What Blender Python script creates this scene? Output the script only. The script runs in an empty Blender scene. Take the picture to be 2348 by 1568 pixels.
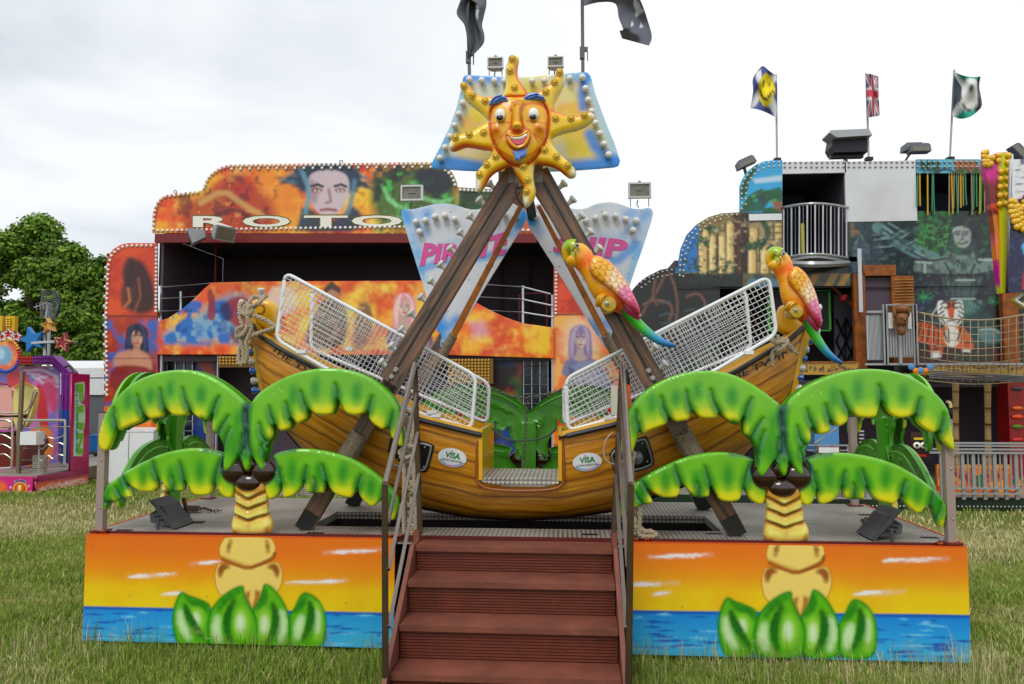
import bpy, bmesh, math, random
import numpy as np
from mathutils import Vector, Matrix, Euler
from mathutils.geometry import delaunay_2d_cdt
random.seed(7); RNG=np.random.default_rng(7)
SC=bpy.context.scene
# ---------------------------------------------------------------- camera
W0,H0=2347.0,1568.0
FPX=1700.0; HORZ=888.0; VPX=1295.0
EYE=1.62; DECK=0.70
pitch=math.atan((HORZ-H0/2)/FPX)
yaw=math.atan((VPX-W0/2)*math.cos(pitch)/FPX)
camd=bpy.data.cameras.new('camera'); cam=bpy.data.objects.new('camera',camd)
SC.collection.objects.link(cam); SC.camera=cam
camd.sensor_width=36; camd.lens=36*FPX/W0; camd.clip_start=.05; camd.clip_end=3000
cam.rotation_euler=Euler((math.pi/2+pitch,0,yaw),'XYZ')
RM=cam.rotation_euler.to_matrix()
def ray(x,y): return RM@Vector((x-W0/2,-(y-H0/2),-FPX))
_d=ray(1295,1234.5); CAM_D=(EYE-DECK)/(-_d.z)*_d.y
CP=Vector((0,-CAM_D,EYE)); cam.location=CP
RMn=np.array(RM); CPn=np.array(CP)
def P(x,y,Y=None,Z=None,D=None):
    """picture point (2347 wide) -> world point on the plane Y=const or Z=const"""
    d=ray(x,y)
    if Y is not None: t=(Y-CP.y)/d.y
    elif Z is not None: t=(Z-CP.z)/d.z
    else: t=D/FPX
    return CP+d*t
def mpp(Y): return (Y+CAM_D)/FPX       # metres per picture pixel at plane Y
# ---------------------------------------------------------------- world, sun, exposure
SC.view_settings.view_transform='Standard'; SC.view_settings.look='None'
SC.view_settings.exposure=0.14; SC.view_settings.gamma=1
wd=bpy.data.worlds.new("World"); SC.world=wd; wd.use_nodes=True
nt=wd.node_tree; N=nt.nodes; L=nt.links
bg=N['Background']
SUN_EL=math.radians(52); SUN_AZ=math.radians(200)   # azimuth measured from +Y clockwise
sky=N.new('ShaderNodeTexSky'); sky.sky_type='NISHITA'; sky.sun_disc=False
sky.sun_elevation=SUN_EL; sky.sun_rotation=SUN_AZ
tc=N.new('ShaderNodeTexCoord'); mp=N.new('ShaderNodeMapping'); mp.inputs['Scale'].default_value=(1,1,2.6)
L.new(tc.outputs['Generated'],mp.inputs['Vector'])
n1=N.new('ShaderNodeTexNoise'); n1.inputs['Scale'].default_value=2.1; n1.inputs['Detail'].default_value=6; n1.inputs['Roughness'].default_value=.5
n1.inputs['Distortion'].default_value=.35
mp.inputs['Location'].default_value=(.35,.2,.1)
L.new(mp.outputs[0],n1.inputs['Vector'])
cr=N.new('ShaderNodeValToRGB'); L.new(n1.outputs['Fac'],cr.inputs['Fac'])
cr.color_ramp.elements[0].position=.43; cr.color_ramp.elements[0].color=(7.1,7.8,8.5,1)
cr.color_ramp.elements[1].position=.62; cr.color_ramp.elements[1].color=(10.6,10.9,11.2,1)
sx=N.new('ShaderNodeSeparateXYZ'); L.new(tc.outputs['Generated'],sx.inputs[0])
mr=N.new('ShaderNodeMapRange'); mr.inputs['From Min'].default_value=-.42; mr.inputs['From Max'].default_value=.12
mr.inputs['To Min'].default_value=0; mr.inputs['To Max'].default_value=1; L.new(sx.outputs['X'],mr.inputs['Value'])
m0=N.new('ShaderNodeMixRGB'); m0.inputs[2].default_value=(11.2,11.4,11.6,1)
L.new(mr.outputs[0],m0.inputs[0]); L.new(cr.outputs[0],m0.inputs[1])
m1=N.new('ShaderNodeMixRGB'); m1.inputs[0].default_value=.94
L.new(sky.outputs[0],m1.inputs[1]); L.new(m0.outputs[0],m1.inputs[2])
L.new(m1.outputs[0],bg.inputs['Color']); bg.inputs['Strength'].default_value=.088
sl=bpy.data.lights.new('sun','SUN'); sl.energy=1.5; sl.angle=math.radians(25); sl.color=(1,.97,.93)
so=bpy.data.objects.new('sun',sl); SC.collection.objects.link(so)
sd=Vector((math.sin(SUN_AZ)*math.cos(SUN_EL),math.cos(SUN_AZ)*math.cos(SUN_EL),math.sin(SUN_EL)))
so.rotation_euler=sd.to_track_quat('Z','Y').to_euler(); so.location=(0,-20,30)
# ---------------------------------------------------------------- colour + materials
GAIN=0.95
def lin1(c):
    c=c/255.0
    return c/12.92 if c<=.04045 else ((c+.055)/1.055)**2.4
def S(r,g=None,b=None):
    if g is None: r,g,b=r
    q=[lin1(v)*GAIN for v in (r,g,b)]; l=.3*q[0]+.6*q[1]+.1*q[2]
    return tuple(max(.004,min(.86,l+(v-l)*1.10-.012)) for v in q)
MATS={}
def mat(name,col=(128,128,128),rough=.5,metal=0,coat=0,spec=.5,attr=False,noise=0,nscale=8,bump=0,bscale=60,trans=0,alpha=1,subs=0,dirt=None):
    if name in MATS: return MATS[name]
    m=bpy.data.materials.new(name); m.use_nodes=True; t=m.node_tree; b=t.nodes['Principled BSDF']
    c=S(col) if max(col)>1.0 else col
    b.inputs['Base Color'].default_value=(*c,1); b.inputs['Roughness'].default_value=rough
    b.inputs['Metallic'].default_value=metal; b.inputs['Coat Weight'].default_value=coat
    b.inputs['Coat Roughness'].default_value=.08
    b.inputs['Specular IOR Level'].default_value=spec
    if trans: b.inputs['Transmission Weight'].default_value=trans
    src=None
    if attr:
        a=t.nodes.new('ShaderNodeVertexColor'); a.layer_name='Col'; src=a.outputs['Color']
    co=t.nodes.new('ShaderNodeTexCoord').outputs['Object']
    if noise:
        n=t.nodes.new('ShaderNodeTexNoise'); n.inputs['Scale'].default_value=nscale; n.inputs['Detail'].default_value=5
        t.links.new(co,n.inputs['Vector'])
        r=t.nodes.new('ShaderNodeMapRange'); r.inputs['From Min'].default_value=.3; r.inputs['From Max'].default_value=.7
        r.inputs['To Min'].default_value=1-noise; r.inputs['To Max'].default_value=1+noise*.5
        t.links.new(n.outputs['Fac'],r.inputs['Value'])
        x=t.nodes.new('ShaderNodeMixRGB'); x.blend_type='MULTIPLY'; x.inputs[0].default_value=1
        if src: t.links.new(src,x.inputs[1])
        else: x.inputs[1].default_value=(*c,1)
        t.links.new(r.outputs[0],x.inputs[2]); src=x.outputs[0]
    if src: t.links.new(src,b.inputs['Base Color'])
    if bump:
        n=t.nodes.new('ShaderNodeTexNoise'); n.inputs['Scale'].default_value=bscale; n.inputs['Detail'].default_value=4
        t.links.new(co,n.inputs['Vector'])
        bm=t.nodes.new('ShaderNodeBump'); bm.inputs['Strength'].default_value=bump; bm.inputs['Distance'].default_value=.02
        t.links.new(n.outputs['Fac'],bm.inputs['Height']); t.links.new(bm.outputs[0],b.inputs['Normal'])
    MATS[name]=m; return m
# ---------------------------------------------------------------- objects
ORG={}
def props(o,label=None,cat=None,group=None,kind=None):
    if label: o['label']=label
    if cat: o['category']=cat
    if group: o['group']=group
    if kind: o['kind']=kind
    return o
def thing(name,loc,label,cat,group=None,kind=None):
    o=bpy.data.objects.new(name,None); o.empty_display_size=.1; SC.collection.objects.link(o)
    o.location=loc; ORG[o]=Vector(loc)
    return props(o,label,cat,group,kind)
def link(name,me,parent=None,loc=None):
    o=bpy.data.objects.new(name,me); SC.collection.objects.link(o)
    if parent is not None: o.parent=parent; ORG[o]=ORG[parent]
    else: o.location=loc or (0,0,0); ORG[o]=Vector(loc or (0,0,0))
    return o
def children(o): return [c for c in bpy.data.objects if c.parent==o]
def dup(root,loc=None,label=None,rot=None,scale=None,group=None):
    r=root.copy(); SC.collection.objects.link(r); ORG[r]=Vector(loc if loc is not None else root.location)
    if loc is not None: r.location=loc
    if rot is not None: r.rotation_euler=rot
    if scale is not None: r.scale=scale
    if label: r['label']=label
    if group: r['group']=group
    for ch in children(root):
        c=ch.copy(); SC.collection.objects.link(c); c.parent=r
        for g in children(ch):
            d=g.copy(); SC.collection.objects.link(d); d.parent=c
    return r
def frame_from(d):
    d=Vector(d).normalized(); u=Vector((0,0,1)) if abs(d.z)<.95 else Vector((0,1,0))
    a=d.cross(u).normalized(); b=a.cross(d).normalized()
    return d,a,b
class MB:
    def __init__(s): s.v=[]; s.f=[]; s.c=[]
    def add(s,vs,fs,col=None):
        o=len(s.v); s.v.extend([tuple(p) for p in vs]); s.f.extend([tuple(i+o for i in f) for f in fs])
        if col is not None: s.c.extend([col]*len(vs) if not isinstance(col,list) else col)
        elif s.c: s.c.extend([(1,1,1)]*len(vs))
        return s
    def box(s,a,b,col=None):
        x0,y0,z0=a; x1,y1,z1=b
        vs=[(x0,y0,z0),(x1,y0,z0),(x1,y1,z0),(x0,y1,z0),(x0,y0,z1),(x1,y0,z1),(x1,y1,z1),(x0,y1,z1)]
        return s.add(vs,[(0,3,2,1),(4,5,6,7),(0,1,5,4),(1,2,6,5),(2,3,7,6),(3,0,4,7)],col)
    def bar(s,p,q,w,h,up=(0,1,0),col=None,w2=None,h2=None):
        """box beam from p to q; h along 'up', w across"""
        p=Vector(p); q=Vector(q); d=(q-p).normalized(); a=d.cross(Vector(up)).normalized(); b=a.cross(d).normalized()
        w2=w2 or w; h2=h2 or h; vs=[]
        for c,ww,hh in ((p,w,h),(q,w2,h2)):
            for i,j in ((-1,-1),(1,-1),(1,1),(-1,1)): vs.append(c+a*ww/2*i+b*hh/2*j)
        return s.add(vs,[(3,2,1,0),(4,5,6,7),(0,1,5,4),(1,2,6,5),(2,3,7,6),(3,0,4,7)],col)
    def tube(s,pts,r,n=8,closed=False,col=None,caps=True,flat=1.0,fax=None):
        pts=[Vector(p) for p in pts]; m=len(pts); rs=r if isinstance(r,(list,tuple)) else [r]*m
        vs=[]; prev=None
        for i,p in enumerate(pts):
            if closed: t=(pts[(i+1)%m]-pts[i-1])
            else: t=(pts[min(i+1,m-1)]-pts[max(i-1,0)])
            t.normalize()
            if prev is None: d,a,b=frame_from(t)
            else:
                a=prev-t*prev.dot(t)
                if a.length<1e-6: d,a,b=frame_from(t)
                a.normalize(); b=t.cross(a).normalized()
            prev=a
            for k in range(n):
                th=2*math.pi*k/n; vs.append(p+a*rs[i]*math.cos(th)+b*rs[i]*math.sin(th))
        fs=[]
        for i in range(m if closed else m-1):
            for k in range(n):
                A=i*n+k; B=i*n+(k+1)%n; C=((i+1)%m)*n+(k+1)%n; D=((i+1)%m)*n+k
                fs.append((A,B,C,D))
        if caps and not closed: fs.append(tuple(range(n-1,-1,-1))); fs.append(tuple((m-1)*n+k for k in range(n)))
        return s.add(vs,fs,col)
    def lathe(s,prof,c,axis=(0,0,1),n=16,col=None,cols=None):
        """prof: (r, h) list along axis from c"""
        d,a,b=frame_from(axis); c=Vector(c); vs=[]; fs=[]
        for r,h in prof:
            for k in range(n):
                th=2*math.pi*k/n; vs.append(c+d*h+(a*math.cos(th)+b*math.sin(th))*r)
        for i in range(len(prof)-1):
            for k in range(n): fs.append((i*n+k,i*n+(k+1)%n,(i+1)*n+(k+1)%n,(i+1)*n+k))
        fs.append(tuple(range(n-1,-1,-1))); fs.append(tuple((len(prof)-1)*n+k for k in range(n)))
        if cols: col=[cc for cc in cols for _ in range(n)]
        return s.add(vs,fs,col)
    def ball(s,c,r,n=10,m=7,col=None,axis=(0,0,1)):
        rx=r if isinstance(r,(tuple,list)) else (r,r,r); vs=[]; fs=[]
        c=Vector(c)
        for i in range(m+1):
            ph=math.pi*i/m
            for k in range(n):
                th=2*math.pi*k/n
                vs.append(c+Vector((rx[0]*math.sin(ph)*math.cos(th),rx[1]*math.sin(ph)*math.sin(th),-rx[2]*math.cos(ph))))
        for i in range(m):
            for k in range(n): fs.append((i*n+k,i*n+(k+1)%n,(i+1)*n+(k+1)%n,(i+1)*n+k))
        return s.add(vs,fs,col)
    def prism(s,pts,dvec,col=None):
        """extrude planar 3-D loop by dvec"""
        n=len(pts); dv=Vector(dvec); vs=[Vector(p) for p in pts]+[Vector(p)+dv for p in pts]
        fs=[tuple(range(n)),tuple(range(2*n-1,n-1,-1))]+[(i,i+n,(i+1)%n+n,(i+1)%n) for i in range(n)]
        return s.add(vs,fs,col)
    def build(s,name,m,parent=None,loc=None,smooth=35,fix=True):
        org=ORG[parent] if parent is not None else Vector(loc or (0,0,0))
        me=bpy.data.meshes.new(name)
        me.from_pydata([(p[0]-org.x,p[1]-org.y,p[2]-org.z) for p in s.v],[],s.f)
        if fix:
            bm=bmesh.new(); bm.from_mesh(me); bmesh.ops.recalc_face_normals(bm,faces=bm.faces); bm.to_mesh(me); bm.free()
        if s.c:
            at=me.color_attributes.new('Col','FLOAT_COLOR','POINT')
            arr=np.ones((len(s.v),4),dtype=np.float32); arr[:,:3]=np.array(s.c,dtype=np.float32)[:len(s.v)]
            at.data.foreach_set('color',arr.ravel())
        me.materials.append(m)
        if smooth:
            me.shade_smooth(); me.set_sharp_from_angle(angle=math.radians(smooth))
        return link(name,me,parent,loc)
def npmesh(name,V,F,m,parent=None,loc=None,C=None,smooth=False,UV=None):
    """V (n,3) world, F (k,3|4) int"""
    org=ORG[parent] if parent is not None else Vector(loc or (0,0,0))
    V=np.asarray(V,dtype=np.float32)-np.array(org,dtype=np.float32); F=np.asarray(F,dtype=np.int32)
    me=bpy.data.meshes.new(name); k,q=F.shape
    me.vertices.add(len(V)); me.vertices.foreach_set('co',V.ravel())
    me.loops.add(k*q); me.loops.foreach_set('vertex_index',F.ravel())
    me.polygons.add(k); me.polygons.foreach_set('loop_start',np.arange(0,k*q,q,dtype=np.int32))
    me.update(calc_edges=True); me.validate()
    if C is not None:
        at=me.color_attributes.new('Col','FLOAT_COLOR','POINT')
        arr=np.ones((len(V),4),dtype=np.float32); arr[:,:3]=C; at.data.foreach_set('color',arr.ravel())
    if UV is not None:
        uv=me.uv_layers.new(name='UVMap'); idx=F.ravel(); uv.data.foreach_set('uv',np.asarray(UV,dtype=np.float32)[idx].ravel())
    me.materials.append(m)
    if smooth:
        me.shade_smooth()
        if smooth is not True: me.set_sharp_from_angle(angle=math.radians(smooth))
    return link(name,me,parent,loc)
# ---------------------------------------------------------------- numpy painter on a plane
class Plane:
    """o + u*U + v*V ; default vertical plane facing the camera"""
    def __init__(s,Y=None,o=None,u=(1,0,0),v=(0,0,1)):
        s.o=Vector(o) if o is not None else Vector((0,Y,0)); s.u=Vector(u).normalized(); s.v=Vector(v).normalized()
        s.n=s.u.cross(s.v).normalized()     # default: (1,0,0)x(0,0,1) = (0,-1,0) towards camera
        c=s.o; s.m=abs((c-CP).dot(Vector((-math.sin(yaw),math.cos(yaw),0))))/FPX
    def px(s,x,y):
        d=ray(x,y); t=(s.o-CP).dot(s.n)/d.dot(s.n); w=CP+d*t-s.o
        return (w.dot(s.u),w.dot(s.v))
    def w(s,a,b,h=0): return s.o+s.u*a+s.v*b+s.n*h
def Z(ox,oy,sc):
    k=4000/2347.0
    def f(pts): return [((ox+p[0]*sc)/k,(oy+p[1]*sc)/k) for p in pts]
    return f
def ID(pts): return pts
def segdist(X,Y,pts,closed):
    d=np.full(X.shape,1e9,dtype=np.float32); n=len(pts)
    for i in range(n if closed else n-1):
        x0,y0=pts[i]; x1,y1=pts[(i+1)%n]; dx=x1-x0; dy=y1-y0; l=dx*dx+dy*dy+1e-12
        t=np.clip(((X-x0)*dx+(Y-y0)*dy)/l,0,1)
        d=np.minimum(d,np.hypot(X-x0-t*dx,Y-y0-t*dy))
    return d
def inside(X,Y,pts):
    r=np.zeros(X.shape,dtype=bool); n=len(pts)
    for i in range(n):
        x0,y0=pts[i]; x1,y1=pts[(i+1)%n]
        if y0==y1: continue
        c=((y0>Y)!=(y1>Y))&(X<(x1-x0)*(Y-y0)/(y1-y0)+x0); r^=c
    return r
def fbm(h,w,cell,oct=4,seed=0,ax=1.0):
    rng=np.random.default_rng(seed); out=np.zeros((h,w),dtype=np.float32); amp=1; tot=0
    for o in range(oct):
        c=cell/2**o; gx=max(2,int(w/(c*ax))+3); gy=max(2,int(h/c)+3); g=rng.random((gy,gx)).astype(np.float32)
        xs=np.arange(w)/(c*ax); ys=np.arange(h)/c; xi=xs.astype(int); yi=ys.astype(int); xi=np.minimum(xi,gx-2); yi=np.minimum(yi,gy-2)
        fx=np.clip(xs-xi,0,1); fy=np.clip(ys-yi,0,1); fx=fx*fx*(3-2*fx); fy=fy*fy*(3-2*fy)
        a=g[yi][:,xi]; b=g[yi][:,xi+1]; cc=g[yi+1][:,xi]; dd=g[yi+1][:,xi+1]
        out+=amp*((a*(1-fx)+b*fx)*(1-fy)[:,None]+(cc*(1-fx)+dd*fx)*fy[:,None]); tot+=amp; amp*=.55
    return out/tot
def rs(pts,step,closed=True):
    """resample polyline"""
    out=[]; n=len(pts)
    for i in range(n if closed else n-1):
        a=np.array(pts[i]); b=np.array(pts[(i+1)%n]); l=np.hypot(*(b-a)); k=max(1,int(round(l/step)))
        for j in range(k): out.append(tuple(a+(b-a)*j/k))
    if not closed: out.append(tuple(pts[-1]))
    return out
def smooth_loop(pts,n=2,closed=True):
    """Chaikin"""
    for _ in range(n):
        o=[]; m=len(pts)
        if not closed: o.append(pts[0])
        for i in range(m if closed else m-1):
            a=pts[i]; b=pts[(i+1)%m]
            o.append(tuple(.75*p+.25*q for p,q in zip(a,b))); o.append(tuple(.25*p+.75*q for p,q in zip(a,b)))
        if not closed: o.append(pts[-1])
        pts=o
    return pts
class Canvas:
    def __init__(s,plane,a0,b0,a1,b1,res,col=(128,128,128),fr=ID):
        s.p=plane; s.a0=a0; s.b0=b0; s.res=res; s.w=int((a1-a0)/res)+2; s.h=int((b1-b0)/res)+2
        s.im=np.empty((s.h,s.w,3),dtype=np.float32); s.im[:]=S(col); s.fr=fr
        s.A=(a0+np.arange(s.w)*res).astype(np.float32); s.B=(b0+np.arange(s.h)*res).astype(np.float32); s.sd=1
    @classmethod
    def frompx(c,plane,x0,y0,x1,y1,k=.8,col=(128,128,128),fr=ID):
        q=[plane.px(*t) for t in ((x0,y0),(x1,y0),(x0,y1),(x1,y1))]
        a=[t[0] for t in q]; b=[t[1] for t in q]
        return c(plane,min(a),min(b),max(a),max(b),plane.m*2.29*k,col,fr)
    def pt(s,pts): return [s.p.px(*q) for q in s.fr(pts)]
    def k(s):  # metres per frame unit
        a,b=s.fr([(0,0),(100,0)]); return math.hypot(b[0]-a[0],b[1]-a[1])/100*s.p.m
    def reg(s,q,pad):
        a=[t[0] for t in q]; b=[t[1] for t in q]
        i0=max(0,int((min(a)-pad-s.a0)/s.res)); i1=min(s.w,int((max(a)+pad-s.a0)/s.res)+2)
        j0=max(0,int((min(b)-pad-s.b0)/s.res)); j1=min(s.h,int((max(b)+pad-s.b0)/s.res)+2)
        if i1<=i0 or j1<=j0: return None
        X,Y=np.meshgrid(s.A[i0:i1],s.B[j0:j1]); return slice(j0,j1),slice(i0,i1),X,Y
    def mix(s,sl,m,col,al=1):
        m=(m*al)[...,None]; s.im[sl]=s.im[sl]*(1-m)+np.array(S(col),dtype=np.float32)*m
    def poly(s,pts,col,soft=1.5,al=1,grad=None,sm=0):
        if sm: pts=smooth_loop(pts,sm)
        k=s.k(); q=s.pt(pts); so=max(soft*k,s.res*.7); r=s.reg(q,so)
        if r is None: return s
        j,i,X,Y=r; d=segdist(X,Y,q,True); d=np.where(inside(X,Y,q),-d,d)
        m=np.clip(.5-d/so,0,1)
        if grad is not None:       # grad=(p0,p1,col2): blend col->col2 from p0 to p1
            g=s.pt([grad[0],grad[1]]); dx=g[1][0]-g[0][0]; dy=g[1][1]-g[0][1]; t=np.clip(((X-g[0][0])*dx+(Y-g[0][1])*dy)/(dx*dx+dy*dy),0,1)[...,None]
            c=np.array(S(col))*(1-t)+np.array(S(grad[2]))*t; mm=(m*al)[...,None]; s.im[j,i]=s.im[j,i]*(1-mm)+c*mm
        else: s.mix((j,i),m,col,al)
        return s
    def stroke(s,pts,w,col,soft=2,al=1,taper=False,sm=0):
        if sm: pts=smooth_loop(pts,sm,False)
        k=s.k(); q=s.pt(pts); so=max(soft*k,s.res*.7); w=w*k/2
        if taper:
            n=len(q); ws=taper if isinstance(taper,(list,tuple)) else None
            for t in range(n-1):
                f0=(1-abs(2*(t+.5)/(n-1)-1)**1.5) if taper=='mid' else 1-(t+.5)/(n-1)
                r=s.reg(q[t:t+2],w+so)
                if r is None: continue
                j,i,X,Y=r; m=np.clip(1-(segdist(X,Y,q[t:t+2],False)-w*f0)/so,0,1); s.mix((j,i),m,col,al*(.35+.65*f0))
            return s
        r=s.reg(q,w+so)
        if r is None: return s
        j,i,X,Y=r; s.mix((j,i),np.clip(1-(segdist(X,Y,q,False)-w)/so,0,1),col,al); return s
    def loop(s,pts,w,col,soft=2,al=1,sm=0):
        if sm: pts=smooth_loop(pts,sm)
        return s.stroke(list(pts)+[pts[0]],w,col,soft,al)
    def ell(s,cx,cy,rx,ry,col,soft=2,al=1,rot=0):
        th=[2*math.pi*i/20 for i in range(20)]; c,sn=math.cos(math.radians(rot)),math.sin(math.radians(rot))
        return s.poly([(cx+rx*math.cos(t)*c-ry*math.sin(t)*sn,cy+rx*math.cos(t)*sn+ry*math.sin(t)*c) for t in th],col,soft,al)
    def rect(s,x0,y0,x1,y1,col,soft=1,al=1,grad=None): return s.poly([(x0,y0),(x1,y0),(x1,y1),(x0,y1)],col,soft,al,grad)
    def noise(s,cell,col,lo=.45,hi=.6,al=1,oct=4,ax=1.0,box=None,seed=None):
        s.sd+=1; n=fbm(s.h,s.w,cell*s.k()/s.res,oct,seed or s.sd,ax); m=np.clip((n-lo)/(hi-lo),0,1)*al
        if box: # soft frame box
            q=s.pt([(box[0],box[1]),(box[2],box[3])]); X,Y=np.meshgrid(s.A,s.B); so=12*s.k()
            bx=np.minimum(np.minimum(X-min(q[0][0],q[1][0]),max(q[0][0],q[1][0])-X),np.minimum(Y-min(q[0][1],q[1][1]),max(q[0][1],q[1][1])-Y))
            m=m*np.clip(bx/so+.5,0,1)
        m=m[...,None]; s.im=s.im*(1-m)+np.array(S(col),dtype=np.float32)*m; return s
    def vgrad(s,stops):
        """stops: list (frame-y at canvas middle, colour)"""
        am=(s.a0+s.w*s.res/2); ys=[]
        f=[s.pt([(0,y)]) for y,_ in stops]
        b=[q[0][1] for q in f]; o=np.argsort(b); b=np.array(b)[o]; c=np.array([S(st[1]) for st in stops])[o]
        for ch in range(3): s.im[:,:,ch]=np.interp(s.B,b,c[:,ch])[:,None]
        return s
    def sample(s,a,b):
        x=np.clip((np.asarray(a)-s.a0)/s.res,0,s.w-1.001); y=np.clip((np.asarray(b)-s.b0)/s.res,0,s.h-1.001)
        i=x.astype(int); j=y.astype(int); fx=(x-i)[:,None]; fy=(y-j)[:,None]; I=s.im
        return (I[j,i]*(1-fx)+I[j,i+1]*fx)*(1-fy)+(I[j+1,i]*(1-fx)+I[j+1,i+1]*fx)*fy
def relief(name,outline,plane,m,parent,canvas=None,col=None,step=.012,R=.03,H=.03,T=.01,base=0,hfun=None,holes=None,label=None,sm=20,colfun=None,loc=None):
    """outline: list of (a,b) on plane.  front = base+T+h(d), back = base. returns object"""
    b=rs(outline,step); n=len(b); A=np.array(b)
    x=np.arange(A[:,0].min(),A[:,0].max(),step); y=np.arange(A[:,1].min(),A[:,1].max(),step)
    X,Y=np.meshgrid(x,y); X=X.ravel(); Y=Y.ravel(); ins=inside(X,Y,b)
    X=X[ins]; Y=Y[ins]; d=segdist(X,Y,b,True); ok=d>step*.45; X=X[ok]; Y=Y[ok]
    edges=[(i,(i+1)%n) for i in range(n)]; loops=[b]
    allp=list(b)
    for h in (holes or []):
        hb=rs(h,step); o=len(allp); allp+=hb; edges+=[(o+i,o+(i+1)%len(hb)) for i in range(len(hb))]; loops.append(hb)
        k=~inside(X,Y,hb); dd=segdist(X,Y,hb,True); k&=dd>step*.45; X=X[k]; Y=Y[k]
    pts=[Vector(p) for p in allp]+[Vector((float(p),float(q))) for p,q in zip(X,Y)]
    vo,eo,fo,_,_,_=delaunay_2d_cdt(pts,edges,[],1,1e-7)
    V2=np.array([(p.x,p.y) for p in vo]); F=np.array([f for f in fo if len(f)==3],dtype=int)
    if holes:
        cx=V2[F].mean(axis=1)
        for h in loops[1:]: F=F[~inside(cx[:,0],cx[:,1],h)]; cx=V2[F].mean(axis=1)
    # orient ccw in (a,b) => normal +n
    a0=V2[F[:,1]]-V2[F[:,0]]; a1=V2[F[:,2]]-V2[F[:,0]]; cr_=a0[:,0]*a1[:,1]-a0[:,1]*a1[:,0]; F[cr_<0]=F[cr_<0][:,::-1]
    D=np.full(len(V2),1e9)
    for l in loops: D=np.minimum(D,segdist(V2[:,0],V2[:,1],l,True))
    t=np.clip(D/R,0,1) if R>0 else np.ones(len(D)); h=H*np.sqrt(np.clip(1-(1-t)**2,0,1))
    if hfun is not None: h=hfun(V2,D,h)
    o=np.array(plane.o); u=np.array(plane.u); v=np.array(plane.v); nn=np.array(plane.n)
    front=o+V2[:,:1]*u+V2[:,1:]*v+(base+T+h)[:,None]*nn if isinstance(base+T+h,np.ndarray) else None
    back=o+V2[:,:1]*u+V2[:,1:]*v+nn*base
    # boundary edges
    from collections import Counter
    ec={}
    for f in F:
        for i in range(3):
            e=(f[i],f[(i+1)%3]); k=(min(e),max(e))
            if k in ec: ec[k]=None
            else: ec[k]=e
    be=np.array([e for e in ec.values() if e is not None],dtype=int); N_=len(V2)
    tris=[F,F[:,::-1]+N_]
    if len(be): tris+= [np.stack([be[:,1],be[:,0],be[:,0]+N_],1),np.stack([be[:,1],be[:,0]+N_,be[:,1]+N_],1)]
    VV=np.vstack([front,back]); C=None
    if colfun is not None: c=colfun(V2,D); C=np.vstack([c,c])
    elif canvas is not None: c=canvas.sample(V2[:,0],V2[:,1]); C=np.vstack([c,c])
    elif col is not None: C=np.tile(np.array(S(col)),(2*N_,1))
    ob=npmesh(name,VV,np.vstack(tris),m,parent,C=C,smooth=sm,loc=loc)
    if label: ob['label']=label
    return ob
def gridpanel(name,canvas,m,parent,a0,b0,a1,b1,step,T=.01,base=0,mask=None,loc=None):
    """rectangular painted panel with vertex colours (front face grid, box back)"""
    nx=max(2,int((a1-a0)/step)+1); ny=max(2,int((b1-b0)/step)+1)
    A,B=np.meshgrid(np.linspace(a0,a1,nx),np.linspace(b0,b1,ny)); p=canvas.p
    o=np.array(p.o); u=np.array(p.u); v=np.array(p.v); nn=np.array(p.n)
    V=o+A.ravel()[:,None]*u+B.ravel()[:,None]*v+nn*(base+T)
    i=np.arange(nx-1); j=np.arange(ny-1); I,J=np.meshgrid(i,j); q=(J*nx+I).ravel()
    F=np.stack([q,q+1,q+nx+1,q+nx],1)
    C=canvas.sample(A.ravel(),B.ravel()); k=len(V)
    co=[(a0,b0),(a1,b0),(a1,b1),(a0,b1)]
    Bk=np.array([o+a*u+b*v+nn*base for a,b in co]); Fr=[0,nx-1,nx*ny-1,nx*(ny-1)]
    V=np.vstack([V,Bk]); C=np.vstack([C,C[Fr]])
    ex=[(k+3,k+2,k+1,k)]+[(Fr[(i+1)%4],Fr[i],k+i,k+(i+1)%4) for i in range(4)]
    F=np.vstack([F,np.array(ex)])
    return npmesh(name,V,F,m,parent,C=C,smooth=False,loc=loc)
_tx={}
def text2d(body,bold=0.0,shear=0.0,res=3):
    """list of (V2,F) normalised: height 1 per cap, baseline 0 ; returns V (n,2), F list"""
    key=(body,bold,shear)
    if key in _tx: return _tx[key]
    cu=bpy.data.curves.new('lettering','FONT'); cu.body=body; cu.size=1; cu.offset=bold; cu.shear=shear; cu.resolution_u=res
    cu.fill_mode='FRONT' if hasattr(cu,'fill_mode') else 'FRONT'
    ob=bpy.data.objects.new('lettering_tmp',cu); SC.collection.objects.link(ob)
    dg=bpy.context.evaluated_depsgraph_get(); dg.update(); me=ob.evaluated_get(dg).to_mesh()
    V=np.array([(v.co.x,v.co.y) for v in me.vertices]); F=[tuple(p.vertices) for p in me.polygons]
    ob.evaluated_get(dg).to_mesh_clear(); bpy.data.objects.remove(ob); bpy.data.curves.remove(cu)
    V=V-V.min(axis=0); V=V/V[:,1].max(); _tx[key]=(V,F); return V,F
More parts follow.
